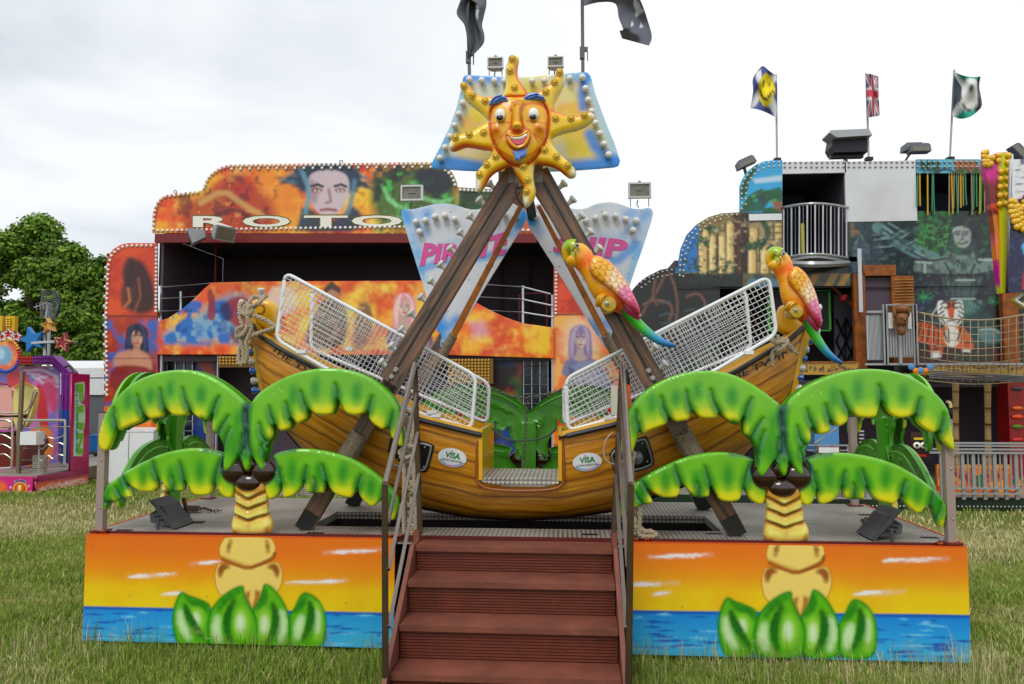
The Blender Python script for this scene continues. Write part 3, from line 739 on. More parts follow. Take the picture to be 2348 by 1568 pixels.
LL=[(1010,700),(900,662),(790,651),(680,662),(560,690),(460,735),(370,780),(290,830),(220,880),(180,910),(155,970),(148,1040),(155,1078),(172,1080),(205,1025),(260,1020),(285,1000),(360,994),(345,950),(318,895),(340,905),(385,937),(430,956),(528,950),(532,850),(560,882),(590,920),(625,956),(700,950),(715,935),(716,865),(750,920),(770,970),(830,984),(892,975),(915,935),(925,885),(945,930),(970,975),(1010,998),(1048,995),(1062,950),(1070,880),(1010,830),(975,790),(985,730)]
LR=[(1310,700),(1420,664),(1540,655),(1660,668),(1780,695),(1890,735),(1980,790),(2060,850),(2130,920),(2178,980),(2190,1020),(2180,1080),(2162,1140),(2140,1152),(2115,1110),(2105,1060),(2085,990),(2050,1028),(2005,1062),(1960,1030),(1922,985),(1908,925),(1890,960),(1860,998),(1820,990),(1760,975),(1720,940),(1692,870),(1680,940),(1672,965),(1560,962),(1548,935),(1542,865),(1520,930),(1480,975),(1420,998),(1395,990),(1388,950),(1385,890),(1370,950),(1350,990),(1310,1010),(1285,990),(1272,950),(1262,880),(1320,830),(1350,780),(1330,720)]
TR=[(1085,850),(1068,900),(1062,950),(1060,985),(1068,1008),(1060,1045),(1055,1085),(1056,1108),(1045,1140),(1037,1190),(1044,1228),(1060,1246),(1300,1246),(1318,1230),(1326,1180),(1318,1140),(1300,1108),(1293,1080),(1295,1040),(1286,1012),(1289,980),(1280,940),(1276,900),(1255,850)]
# grooves: notch strokes (start at edge, going inward)
GU=[[(285,508),(270,440),(272,380)],[(470,430),(440,360),(432,290)],[(613,385),(592,320),(588,250)],[(783,390),(750,320),(738,245)],[(935,430),(960,350),(985,300)],[(975,560),(1010,490),(1050,430)],[(1010,660),(1030,580),(1060,510)],[(1165,400),(1170,500),(1165,640),(1120,700)],[(1180,350),(1172,420),(1172,480)],[(1135,700),(1130,630),(1140,560)],[(1203,700),(1180,620),(1172,540)],[(1290,700),(1275,640),(1300,600)],[(1362,495),(1335,430),(1325,370)],[(1466,455),(1450,400),(1440,340)],[(1584,390),(1555,330),(1540,265)],[(1785,325),(1785,270),(1775,215)],[(1996,410),(2010,350),(2025,300)],[(2138,520),(2160,450),(2165,400)],[(900,478),(880,470),(865,450)],[(1310,620),(1270,560),(1260,480)]]
SU=[(655,250,18,32),(865,290,28,34),(1490,290,18,38),(1640,250,26,50),(1920,275,24,40),(370,330,14,36),(520,300,12,30),(1110,480,12,60),(1080,640,10,60)]
GL=[[(320,900),(300,860),(290,830)],[(532,855),(510,790),(505,740)],[(716,870),(700,800),(690,750)],[(926,890),(945,800),(975,720)],[(215,1020),(180,1030),(165,1000)],[(290,995),(265,960),(250,920)],[(640,955),(650,900),(640,850)]]
SL=[(440,850,28,44),(630,845,26,40),(830,820,26,50),(190,960,16,30),(290,920,14,26)]
GR=[[(2088,990),(2100,930),(2110,900)],[(1908,930),(1920,880),(1935,840)],[(1694,880),(1680,820),(1670,770)],[(1543,875),(1550,820),(1560,780)],[(1386,900),(1372,840),(1375,790)],[(2112,1090),(2140,1040),(2150,990)],[(1610,960),(1620,900),(1610,860)]]
SR=[(1460,820,26,50),(1640,810,16,34),(1810,830,26,44),(2000,930,26,44),(2120,1000,14,30)]
def leafpaint(c,out,g,sp):
    c.poly(out,(66,160,28),4)
def tips(c,pts,r=50):
    for x,y,*q in pts: c.ell(x,y-16,(q[0] if q else r)*1.1,(q[1] if len(q)>1 else 46)*1.7,(178,212,8),84,.8)
    for x,y,*q in pts: c.ell(x,y,(q[0] if q else r),(q[1] if len(q)>1 else 40)*1.25,(224,218,6),50,.95)
def paint_palm():
    c=Canvas.frompx(PLM,225,835,995,1270,.55,(114,182,0),fr=z5)
    c.noise(160,(124,198,14),.4,.7,.5)
    TU=[(205,620,40,60),(185,560,30,60),(350,500),(430,480),(520,440),(590,425),(680,420),(750,418),(840,440),(890,465,26,30),(940,520,14,30),(1335,540,16,30),(1420,515),(1450,500,26,26),(1530,460),(1570,440,20,26),(1640,412),(1720,412),(1860,415),(1930,415,60,34),(1975,400,20,26),(2040,480),(2095,510,26,26),(2200,600,22,60),(2165,560,20,40)]
    tips(c,TU)
    tips(c,[(250,1010,30,20),(330,980,30,22),(160,1060,14,30),(400,935),(480,940),(520,930,18,30),(600,930),(660,942,40,22),(790,960),(860,968),(900,940,20,36),(970,960,30,36),(1020,980,34,30)])
    tips(c,[(1310,990,30,34),(1410,980),(1450,970,36,30),(1580,955),(1640,955,36,26),(1780,965),(1840,980),(1870,960,20,30),(1960,1020,34,30),(2010,1045,30,26),(2140,1120,20,34),(2120,1080,14,30),(1290,960,16,30)])
    for x,y,a,b in SU+SL+SR: c.stroke([(x+4,y-b*1.5),(x,y-b*.3),(x-4,y+b*1.4)],a*.8,(20,146,30),46,.5,taper='mid',sm=1); c.stroke([(x+2,y-b*.6),(x-2,y+b*.7)],a*.3,(8,112,40),26,.25)
    for g in GU+GL+GR:
        g2=[g[0]]+g[1:]; c.stroke(g2,26,(12,130,32),44,.85,taper=True,sm=1); c.stroke(g2,5,(6,84,56),13,.75,taper=True,sm=1)
    c.stroke([(1180,340),(1160,420),(1172,520),(1165,640)],26,(4,72,70),26,.9); c.stroke([(1330,690),(1400,672),(1480,664)],10,(6,80,80),20,.7); c.stroke([(1000,695),(930,672),(850,662)],10,(6,80,80),20,.7)
    c.stroke([(1310,700),(1355,760),(1340,840),(1275,890)],18,(6,96,90),20,.85,sm=1); c.stroke([(1005,705),(968,770),(990,840),(1065,890)],18,(6,96,90),20,.85,sm=1)
    rg=random.Random(9)
    for _ in range(40): c.ell(rg.uniform(200,2200),rg.uniform(150,900),2.5,2.5,(196,222,170),2,.8)
    return c
def paint_trunk():
    c=Canvas.frompx(PLM,540,1090,640,1240,.45,(255,236,138),fr=z5)
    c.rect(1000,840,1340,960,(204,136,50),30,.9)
    for x in (1030,1335): c.stroke([(x,850),(x,1250)],30,(214,164,66),30,.5)
    for yc,dy,x0,x1 in ((1005,60,1055,1292),(1072,50,1050,1300),(1150,45,1048,1310)):
        c.stroke([(x0,yc-dy),(1110,yc-dy*.55),(1165,yc),(1225,yc-dy*.5),(x1,yc-dy)],16,(110,66,26),14,.95,sm=1)
        c.stroke([(x0,yc-dy+14),(1110,yc-dy*.55+18),(1165,yc+22),(1225,yc-dy*.5+18),(x1,yc-dy+14)],14,(222,164,70),26,.45,sm=1)
    c.ell(1065,1225,30,24,(190,116,30),30,.8); c.ell(1295,1215,20,30,(170,96,30),26,.8); c.ell(1170,1180,10,26,(206,150,50),26,.5); c.ell(1090,1200,20,20,(250,226,120),26,.7); c.ell(1240,1180,24,50,(250,226,124),36,.5)
    return c
COCO=mat('dark_brown_gloss',col=(52,30,26),rough=.16,coat=.7)
GREENB=mat('green_backing_paint',col=(84,158,58),rough=.38,coat=.3,noise=.12,nscale=5)
cP=paint_palm(); cT=paint_trunk()
def gf(groove,depth,wid):
    k=cP.k()
    segs=[cP.pt(g) for g in groove]
    def f(V,D,h):
        for q in segs:
            n=len(q); d=segdist(V[:,0],V[:,1],q,False); w=wid*k; h=h-depth*np.exp(-(d/w)**2)*np.clip(h/.02,0,1)
        return np.maximum(h,.0005)
    return f
def make_palm(label):
    loc=(PLM.px(*z5([(1180,1240)])[0])[0],.03,DECK)
    t=thing('palm_cutout',loc,label,'palm figure','moulded cartoon palm trees around the platform')
    pp=lambda pts,k=1:smooth_loop(cP.pt(pts),k)
    relief('lower_frond',pp(LL),PLM,GLOSS,t,cP,step=.0085,R=.018,H=.018,T=.008,base=.005,hfun=gf(GL,.008,11))
    relief('lower_frond',pp(LR),PLM,GLOSS,t,cP,step=.0085,R=.018,H=.018,T=.008,base=.005,hfun=gf(GR,.008,11))
    relief('upper_fronds',pp(UP),PLM,GLOSS,t,cP,step=.0085,R=.02,H=.02,T=.008,base=.054,hfun=gf(GU,.008,11))
    gt=[[(1045,945),(1110,972),(1165,1005),(1225,975),(1300,945)],[(1045,1022),(1110,1045),(1165,1072),(1225,1047),(1300,1022)],[(1045,1105),(1110,1125),(1165,1150),(1225,1127),(1310,1105)]]
    relief('trunk',pp(TR),PLM,GLOSS,t,cT,step=.0075,R=.06,H=.042,T=.005,base=.004,hfun=gf(gt,.02,9))
    for (x,y,a,b,dp) in ((1060,812,88,84,.026),(1262,812,90,84,.027),(1164,888,92,62,.034),(1160,765,70,66,.014)):
        c=PLM.px(*z5([(x,y)])[0]); k=cP.k(); w=PLM.w(c[0],c[1],dp); mb=MB(); mb.ball(w,(a*k,.044,b*k),20,14); mb.build('coconut',COCO,t)
        if y==815:   # moulded brow on each coconut
            s=1 if x>1200 else -1
            q=[PLM.w(*PLM.px(*z5([p])[0]),.071+e) for p,e in (((x-38*s,y+25 if 0 else y+14),.0),((x,y+34),.006),((x+36*s,y+20),.002))]
            mb=MB(); mb.tube(catmull(q,4),[.002]+[.006]*7+[.002],6); mb.build('coconut_crease',COCO,t)
    # rear: green backing stem
    a=PLM.px(*z5([(1120,360)])[0]); b=PLM.px(*z5([(1225,1240)])[0]); mb=MB()
    mb.box((a[0],.03,DECK+.002),(b[0],.075,a[1]-.1)); mb.build('backing_stem',GREENB,t,smooth=0)
    # hollow moulded backs of the fronds with a raised rib
    for nm,out,rib in (('frond_back',UP,None),('frond_back',LL,None),('frond_back',LR,None)):
        q=pp(out); pb=Plane(o=(0,.031,0),u=(-1,0,0),v=(0,0,1)); q2=[(-x,y) for x,y in q]
        relief(nm,q2,pb,GREENB,t,None,None,step=.02,R=.035,H=-.02,T=.026,base=-.008,hfun=lambda V,D,h:h-.006*np.exp(-((D-.12)/.012)**2)*-3)
    for s,(pts) in enumerate([[(1110,330),(960,240),(800,190),(640,200),(480,260),(350,370),(270,480)],[(1240,330),(1400,230),(1560,185),(1760,180),(1920,220),(2060,320),(2160,450)],[(980,740),(800,715),(640,730),(480,790),(320,890)],[(1350,740),(1550,715),(1760,745),(1920,810),(2090,930)]]):
        q=[PLM.w(*PLM.px(*p),-.034) for p in z5(pts)]; mb=MB(); mb.tube(catmull(q,4),.009,8); mb.build('back_rib',GREENB,t)
    return t
palm=make_palm('glossy green cartoon palm standing on the front edge left of the stairs')
pz=palm.location.copy()
rp=P(1801,1243,Y=.03); kx=1.0
dup(palm,(rp.x,.03,DECK),'glossy green cartoon palm standing on the front edge right of the stairs',scale=(.995,1,.99))
# side palms: painted face outward, hollow back towards the boat
lp=P(371,1172,Z=DECK-.0); lx=DX0+.06
dup(palm,(lx,.84,DECK+.03),'palm cut-out seen from behind on the left side edge of the platform',rot=(0,0,math.radians(-90)),scale=(.70,1,.96))
dup(palm,(DX1-.07,.88,DECK+.03),'palm cut-out seen from behind on the right side edge of the platform',rot=(0,0,math.radians(90)),scale=(.68,1,.955))
cp=P(1207,1100,Y=1.52)
dup(palm,(cp.x,1.56,DECK-.06),'palm cut-out seen from behind in the middle of the rear edge beyond the boat',rot=(0,0,math.radians(180)),scale=(1,1,.97))
# left rear palm seen small behind boat leaf
# ================================================================= pirate boat
z3=Z(900,1000,.47826); z4=Z(2100,900,.511); z6=Z(1400,1400,.511)
YC=.58; BX0,BX1=577,1846; CXp=1197
GWL=[(577,738),(590,764),(640,797),(724,843),(800,885),(880,925),(966,962),(1104,996)]
GWR=[(1281,1002),(1409,972),(1454,955),(1560,908),(1682,853),(1772,799),(1810,778),(1846,744)]
KEEL=[(590,800),(603,880),(620,930),(655,985),(730,1072),(850,1128),(965,1163),(1080,1184),(1190,1190),(1300,1184),(1400,1170),(1560,1116),(1700,1050),(1770,975),(1808,905),(1822,860),(1834,800)]
def bw(x):
    t=abs(x-CXp)/640; return .36*(1-min(1,t)**2.6)**.8+.022
def interp(pts,x): return float(np.interp(x,[p[0] for p in pts],[p[1] for p in pts]))
WOOD=None
def hullmat():
    m=bpy.data.materials.new('airbrushed_plank_hull'); m.use_nodes=True; t=m.node_tree; b=t.nodes['Principled BSDF']; b.inputs['Roughness'].default_value=.4; b.inputs['Coat Weight'].default_value=.18
    uv=t.nodes.new('ShaderNodeUVMap'); uv.uv_map='UVMap'; sp=t.nodes.new('ShaderNodeSeparateXYZ'); t.links.new(uv.outputs[0],sp.inputs[0])
    def M(op,a,b_=None,c_=None):
        x=t.nodes.new('ShaderNodeMath'); x.operation=op
        for i,v in enumerate((a,b_,c_)):
            if v is None: continue
            if isinstance(v,(int,float)): x.inputs[i].default_value=v
            else: t.links.new(v,x.inputs[i])
        return x.outputs[0]
    mp=t.nodes.new('ShaderNodeMapping'); mp.inputs['Scale'].default_value=(1.1,16,1); t.links.new(uv.outputs[0],mp.inputs[0])
    wn=t.nodes.new('ShaderNodeTexNoise'); wn.inputs['Scale'].default_value=2.2; wn.inputs['Detail'].default_value=3; t.links.new(uv.outputs[0],wn.inputs['Vector'])
    n=t.nodes.new('ShaderNodeTexNoise'); n.inputs['Scale'].default_value=2.4; n.inputs['Detail'].default_value=7; n.inputs['Roughness'].default_value=.6; n.inputs['Distortion'].default_value=.3; t.links.new(mp.outputs[0],n.inputs['Vector'])
    mp2=t.nodes.new('ShaderNodeMapping'); mp2.inputs['Scale'].default_value=(2,90,1); t.links.new(uv.outputs[0],mp2.inputs[0])
    n2=t.nodes.new('ShaderNodeTexNoise'); n2.inputs['Scale'].default_value=2.0; n2.inputs['Detail'].default_value=5; t.links.new(mp2.outputs[0],n2.inputs['Vector'])
    r=t.nodes.new('ShaderNodeValToRGB'); t.links.new(n.outputs['Fac'],r.inputs['Fac']); e=r.color_ramp.elements
    e[0].position=.34; e[0].color=(*S(178,116,52),1); e[1].position=.68; e[1].color=(*S(222,168,86),1)
    q=r.color_ramp.elements.new(.5); q.color=(*S(200,138,60),1)
    x=t.nodes.new('ShaderNodeMixRGB'); x.blend_type='MULTIPLY'; x.inputs[0].default_value=.35
    r2=t.nodes.new('ShaderNodeValToRGB'); r2.color_ramp.elements[0].position=.4; r2.color_ramp.elements[0].color=(.6,.55,.5,1); r2.color_ramp.elements[1].position=.6; t.links.new(n2.outputs['Fac'],r2.inputs['Fac'])
    t.links.new(r.outputs[0],x.inputs[1]); t.links.new(r2.outputs[0],x.inputs[2])
    # plank seams
    pv=M('ADD',M('MULTIPLY',sp.outputs[1],9.0),M('MULTIPLY',wn.outputs['Fac'],.75)); fr=M('FRACT',pv); d=M('ABSOLUTE',M('SUBTRACT',fr,.5))
    seam=M('MAXIMUM',M('MULTIPLY',M('SUBTRACT',d,.36),8.0),0.0); seam=M('MULTIPLY',M('MINIMUM',seam,1.0),.62)
    y=t.nodes.new('ShaderNodeMixRGB'); y.inputs[2].default_value=(*S(64,36,14),1); t.links.new(seam,y.inputs[0]); t.links.new(x.outputs[0],y.inputs[1])
    # vertex colour makes the planking darker towards the keel
    at=t.nodes.new('ShaderNodeVertexColor'); at.layer_name='Col'
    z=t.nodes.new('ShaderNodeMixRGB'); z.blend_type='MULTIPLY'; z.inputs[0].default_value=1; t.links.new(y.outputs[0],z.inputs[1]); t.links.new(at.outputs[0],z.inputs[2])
    t.links.new(z.outputs[0],b.inputs['Base Color'])
    bp=t.nodes.new('ShaderNodeBump'); bp.inputs['Strength'].default_value=.35; bp.inputs['Distance'].default_value=.006; iv=M('SUBTRACT',1.0,seam); t.links.new(iv,bp.inputs['Height']); t.links.new(bp.outputs[0],b.inputs['Normal'])
    return m
YEL=mat('yellow_fibreglass',col=(220,170,22),rough=.28,coat=.4,noise=.1,nscale=4)
RUB=mat('black_rubber_rail',col=(44,44,46),rough=.45)
WHITE=mat('white_coated_tube',col=(226,228,230),rough=.3,coat=.3)
boat=thing('pirate_boat',(P(CXp,1100,Y=YC).x,YC,DECK-.02),'yellow and wood grained swinging pirate boat with white mesh cages','fairground boat')
def section(x,side):
    """returns function tt(0 gunwale..1 keel)->world point ; side -1 front, +1 rear"""
    gp=GWL if x<1190 else GWR
    gy=interp(GWL+GWR,x)
    b=bw(x); g=P(x,gy,Y=YC-b); k=P(x,interp(KEEL,x),Y=YC); return g,k,b
GX0,GX1=1104.5,1280.5; SILL=1.028; SILLB=.975
def build_hull():
    xs=[]; n=88
    base=[BX0+(BX1-BX0)*(.5-.5*math.cos(math.pi*i/n)) for i in range(n+1)]
    xs=sorted(base+[GX0,GX0+.8,GX1-.8,GX1]); m=22
    V=[];UV=[];C=[]
    ul=0; prev=None; strips=[]
    for side in (-1,1):
        rows=[]
        ul=0; prev=None
        for x in xs:
            g,k,b=section(x,side); gz=g.z
            ingap=GX0<x<GX1
            mid=Vector((g.x,YC,(g.z+k.z)/2)); ul+=0 if prev is None else (mid-prev).length; prev=mid
            row=[]
            for j in range(m+1):
                t=j/m; z=gz+(k.z-gz)*t; yy=b*(1-t**3.0)**.55 if t<1 else 0
                flare=1+.10*math.sin(math.pi*min(1,t*1.4))
                SL_=SILL if side<0 else SILLB
                if ingap and z>SL_: zz=SL_; ts=(gz-SL_)/(gz-k.z); yy=b*(1-ts**3.0)**.55; z=zz-.0004*(m-j)
                X=g.x*(1-t)+k.x*t
                row.append((X,YC+side*yy*(1 if side>0 else 1),z)); V.append(row[-1]); UV.append((ul,t*(gz-k.z)*1.0+.0))
                dk=1.0
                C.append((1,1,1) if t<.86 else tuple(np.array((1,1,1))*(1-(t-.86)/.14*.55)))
            rows.append(row)
        strips.append(len(xs))
    F=[]
    nx=len(xs)
    for s in range(2):
        o=s*nx*(m+1)
        for i in range(nx-1):
            if xs[i]>=GX0 and xs[i+1]<=GX1 and False: continue
            for j in range(m):
                a=o+i*(m+1)+j; q=(a,a+1,a+m+2,a+m+1) if s==0 else (a,a+m+1,a+m+2,a+1)
                F.append(q)
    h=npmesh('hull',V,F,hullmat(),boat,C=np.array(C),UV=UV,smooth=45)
    # inner lining: yellow shell a little inside, rising above the rubber rail
    mb=MB()
    for side in (-1,1):
        for lo,hi in ((BX0+6,GX0),(GX1,BX1-6)):
            q=[lo+(hi-lo)*i/26 for i in range(27)]; vs=[]
            for x in q:
                g,k,b=section(x,side); y=YC+side*(b-.006); yi=YC+side*max(.004,b-.05)
                top=g.z+.03; bot=max(k.z+.08,g.z-.36)
                vs+=[Vector((g.x,y,g.z-.005)),Vector((g.x,y-side*.008,top)),Vector((g.x,yi,top)),Vector((g.x,yi,bot))]
            fs=[]
            for i in range(26):
                for j in range(3): a=i*4+j; fs.append((a,a+1,a+5,a+4))
            mb.add(vs,fs)
    mb.build('inner_lining',YEL,boat,smooth=40)
    for side in (-1,1):
        for lo,hi in ((BX0+3,GX0),(GX1,BX1-3)):
            pts=[]
            for i in range(30):
                x=lo+(hi-lo)*i/29; g,k,b=section(x,side); pts.append((g.x,YC+side*(b+.008),g.z-.004))
            mb=MB(); mb.tube(pts,.017,8); mb.build('rubber_rail',RUB,boat)
    # door bulkheads
    for x,s in ((GX0,1),(GX1,-1)):
        g,k,b=section(x,-1); X=g.x; mb=MB(); w=.012
        a,c=(X-.02,X+.004) if s>0 else (X-.004,X+.02)
        mb.box((a,YC-b-.006,SILL-.004),(c,YC+b+.004,g.z+.034))
        mb.build('door_jamb',YEL,boat,smooth=0)
    # moulded brown surround of the door opening
    wood=mat('dark_edge_wood_paint',col=(146,84,28),rough=.3,coat=.3)
    gl=P(1092,995,Y=YC-.36); pts=[P(1094,998,Y=YC-.372),P(1093,1085,Y=YC-.374),P(1098,1108,Y=YC-.374),P(1125,1121,Y=YC-.372),P(1190,1125,Y=YC-.372),P(1258,1122,Y=YC-.372),P(1286,1112,Y=YC-.374),P(1292,1085,Y=YC-.374),P(1291,1002,Y=YC-.372)]
    mb=MB(); mb.tube(catmull(pts,5),.011,8); mb.build('door_surround',wood,boat)
    # tread plates
    g=P(1104,1084,Y=YC-.26); x0=P(1106,1100,Y=YC-.37).x; x1=P(1279,1100,Y=YC-.37).x
    mb=MB(); mb.box((x0,YC-.374,SILL+.001),(x1,YC+.20,SILL+.008)); mb.build('floor_plate',PLATE,boat,smooth=0)
    mb=MB(); zt=SILL+.009; mb.add([(x0-.004,YC-.385,zt),(x1+.004,YC-.385,zt),(x1+.004,YC-.387,zt-.028),(x1-.09,YC-.387,zt-.05),(x0+.14,YC-.387,zt-.05),(x0-.004,YC-.387,zt-.022)],[(0,5,4,3,2,1)]); mb.build('kick_plate',PLATE,boat,smooth=0)
    # keel seam strip & under-keel
    kp=[(P(x,interp(KEEL,x)+1,Y=YC)) for x in [610+ (1815-610)*i/40 for i in range(41)]]
    mb=MB(); mb.tube(kp,.012,6); mb.build('keel',mat('dark_keel',col=(58,40,26),rough=.5),boat)
build_hull()
# stem posts (yellow) with scrolls
def stem(side):
    mb=MB()
    if side<0: pts=[(604,905),(597,860),(590,800),(583,760),(577,735),(572,712)]; ws=[.02,.03,.036,.04,.042,.04]
    else: pts=[(1812,930),(1820,880),(1828,830),(1840,790),(1853,750),(1858,700)]; ws=[.02,.03,.036,.04,.046,.03]
    for i in range(len(pts)-1):
        pass
    q=[P(*p,Y=YC) for p in pts]; q=catmull(q,5); w=np.interp(np.linspace(0,1,len(q)),np.linspace(0,1,6),ws)
    mb.tube(q,[float(v) for v in w],12)
    mb.build('stem_post',YEL,boat)
    # scroll: thick disc-like curl
    pl=Plane(Y=YC-.05)
    if side<0:
        out=z3([(165,480),(120,420),(130,370),(190,345),(260,340),(330,370),(375,440),(385,510),(380,580),(330,620),(290,660),(250,600),(200,560)])
    else:
        out=z4([(1845,740),(1838,680),(1850,610),(1880,565),(1940,555),(2000,580),(2030,640),(2040,690),(2070,770),(2010,830),(1940,800),(1880,780)])
    q=smooth_loop([pl.px(*p) for p in out],2)
    relief('scroll_head',q,pl,YEL,boat,step=.012,R=.045,H=.035,T=.02,base=-.08,sm=40)
    if side<0:
        a=[z3([p])[0] for p in ((200,425),(230,400),(270,410),(280,440),(262,470),(225,468))]
        mb=MB(); mb.tube(catmull([P(*p,Y=YC-.12) for p in a],5),.008,8); mb.build('scroll_groove',mat('ochre_line',col=(168,108,20),rough=.4),boat)
stem(-1); stem(1)
# lamp caps on the stems (alternating clear / blue)
CLEAR=mat('clear_lamp_cap',col=(206,208,204),rough=.15,coat=.6,noise=.25,nscale=60)
BLUEC=mat('blue_lamp_cap',col=(20,96,176),rough=.12,coat=.8,noise=.3,nscale=60)
GLOBE=mat('opal_lamp_globe',col=(222,222,218),rough=.3,coat=.3)
SOCK=mat('grey_lamp_socket',col=(150,146,140),rough=.5)
def cap_lamp(name,m,c,ax,r,parent,h=None):
    h=h or r*2; mb=MB()
    mb.lathe([(r*.5,0),(r*.55,h*.2),(r*.75,h*.45),(r,h*.72),(r*.98,h*.9),(r*.7,h),(r*.2,h*1.03)],c,ax,12); return mb.build(name,m,parent,smooth=30)
LL_=[(575,683,CLEAR,-.3),(574,828,CLEAR,-1),(582,852,BLUEC,-1),(586,881,CLEAR,-1),(588,908,BLUEC,-1),(591,930,CLEAR,-1),(590,953 if 0 else 950,BLUEC,-1)]
for x,y,m,ax in ((598,680,CLEAR,(.1,-.15,1)),(568,697,CLEAR,(-1,-.15,.2)),(566,721,BLUEC,(-1,-.15,0)),(586,786,CLEAR,(-1,-.15,0)),(589,807,BLUEC,(-1,-.15,0)),(592,829,CLEAR,(-1,-.15,0)),(593,850,BLUEC,(-1,-.15,0)),(596,873,CLEAR,(-1,-.15,0)),(598,895,BLUEC,(-1,-.15,0))):
    cap_lamp('stem_lamp',m,P(x,y,Y=YC-.01),ax,.026,boat,.062)
for x,y,m in ((1861,706,CLEAR),(1862,737,BLUEC),(1857,760,CLEAR),(1841,782,BLUEC),(1832,801,CLEAR),(1827,822,BLUEC),(1823,844,CLEAR),(1819,866,BLUEC),(1816,890,CLEAR)):
    cap_lamp('stem_lamp',m,P(x,y,Y=YC-.01),(1,-.15,0),.026,boat,.062)
# cages
def cage(corn,Y,label,clips,nlong=62,pitch=.0325):
    """corn px: TL, TR, BR, BL on plane Y"""
    pl=Plane(Y=Y); q=[pl.px(*p) for p in corn]
    # rounded frame loop
    def rnd(pts,r=.06,k=5):
        out=[]; n=len(pts)
        for i in range(n):
            a=Vector(pts[i-1]); b=Vector(pts[i]); c=Vector(pts[(i+1)%n]); d0=(a-b); d1=(c-b); rr=min(r,d0.length*.4,d1.length*.4)
            p0=b+d0.normalized()*rr; p1=b+d1.normalized()*rr
            for j in range(k+1): t=j/k; out.append(tuple(p0*(1-t)**2+b*2*t*(1-t)+p1*t*t))
        return out
    loop=rnd(q)
    fr=MB(); fr.tube([pl.w(*p) for p in loop],.0125,10,closed=True); f=fr.build('cage_frame',WHITE,boat)
    # wires: long direction and perpendicular, clipped to the loop
    mb=MB(); c=Vector(((q[0][0]+q[2][0])/2,(q[0][1]+q[2][1])/2))
    d=(Vector(q[1])-Vector(q[0])); ang=math.atan2(d.y,d.x)
    for a0,off in ((ang,0),(ang+math.pi/2,.006)):
        dv=Vector((math.cos(a0),math.sin(a0))); nv=Vector((-dv.y,dv.x)); ds=[(Vector(p)-c).dot(nv) for p in loop]
        k=math.ceil(min(ds)/pitch)
        while k*pitch<max(ds):
            o=c+nv*k*pitch; ts=[]
            for i in range(len(loop)):
                A=Vector(loop[i])-o; B=Vector(loop[(i+1)%len(loop)])-o; a_=A.dot(nv); b_=B.dot(nv)
                if (a_>0)!=(b_>0): t=a_/(a_-b_); ts.append((A+(B-A)*t).dot(dv))
            ts.sort()
            for j in range(0,len(ts)-1,2):
                p0=o+dv*ts[j]; p1=o+dv*ts[j+1]; mb.tube([pl.w(p0.x,p0.y,off),pl.w(p1.x,p1.y,off)],0.0031,4,caps=False)
            k+=1
    mb.build('cage_mesh',WHITE,boat,smooth=0)
    for x,y in clips:
        p=pl.w(*pl.px(x,y)); mb=MB(); mb.box((p.x-.03,p.y-.02,p.z-.012),(p.x+.03,p.y+.03,p.z+.012)); mb.build('cage_clip',WHITE,boat,smooth=0)
cage([(654,625),(1091,862),(1081,984),(932,937.5),(747,845),(633,778)],YC-.33,'',[(692,806),(990,945),(1000,952)])
cage([(716,658),(1122,880),(1117,970),(712,800)],YC+.33,'',[(800,800)])
cage([(1297,868),(1762,634),(1780,766),(1634,852),(1442,948),(1302,988)],YC-.33,'',[(1395,957),(1715,808)])
cage([(1292,880),(1708,664),(1722,800),(1293,975)],YC+.33,'',[(1400,950)])
# portholes with black surround and grey rim
RIM=mat('grey_porthole_rim',col=(150,154,158),rough=.3,metal=.4)
def hull_y(x,y):  # approximate front hull surface Y at picture point by marching
    g,k,b=section(x,-1)
    best=None
    for i in range(60):
        t=i/60; yy=b*(1-t**3)**.55; z=g.z+(k.z-g.z)*t; p=P(x,y,Y=YC-yy)
        if best is None or abs(p.z-z)<best[0]: best=(abs(p.z-z),YC-yy)
    return best[1]
def hullmap(pts,off): return [P(x,y,Y=hull_y(x,y)-off) for x,y in pts]
def patch(name,out,m,off,thick,colr=None,parent=boat):
    mb=MB(); n=len(out); cx=sum(p[0] for p in out)/n; cy=sum(p[1] for p in out)/n; vs=[]
    for r in (1,.8,.6,.4,.2): vs+=hullmap([(cx+(x-cx)*r,cy+(y-cy)*r) for x,y in out],off)
    vs+=hullmap([(cx,cy)],off); vs+=[p+Vector((0,thick,0)) for p in vs[:n]]; fs=[]
    for k in range(4): fs+=[(k*n+i,k*n+(i+1)%n,(k+1)*n+(i+1)%n,(k+1)*n+i) for i in range(n)]
    fs+=[(4*n+i,4*n+(i+1)%n,5*n) for i in range(n)]+[(i,(i+1)%n,5*n+1+(i+1)%n,5*n+1+i) for i in range(n)]
    mb.add(vs,fs); return mb.build(name,m,parent,smooth=30)
def porthole(o_out,i_out,hinge,bolts):
    patch('porthole_backing',smooth_loop(o_out,2),BLACK,.006,.03)
    q=hullmap(smooth_loop(i_out,2),.014); mb=MB(); mb.tube(q,.0075,8,closed=True); r=mb.build('porthole_rim',RIM,boat)
    for x,y in bolts: p=hullmap([(x,y)],.012)[0]; mb=MB(); mb.lathe([(.006,0),(.006,.004),(.002,.006)],p,(0,-1,0),10); mb.build('rivet',BOLT,r)
    p=hullmap([hinge],.012)[0]; mb=MB(); mb.ball(p,(.035,.022,.045),14,8); mb.build('lens',mat('grey_lens',col=(120,124,128),rough=.2,coat=.5),r)
porthole(z6([(250,590),(585,650),(575,700),(535,860),(500,880),(230,820),(218,760),(235,640)]),z6([(280,625),(560,660),(552,700),(520,830),(490,862),(262,820),(250,770),(262,650)]),z6([(380,720)])[0],z6([(508,680),(278,770),(290,640),(500,830)]))
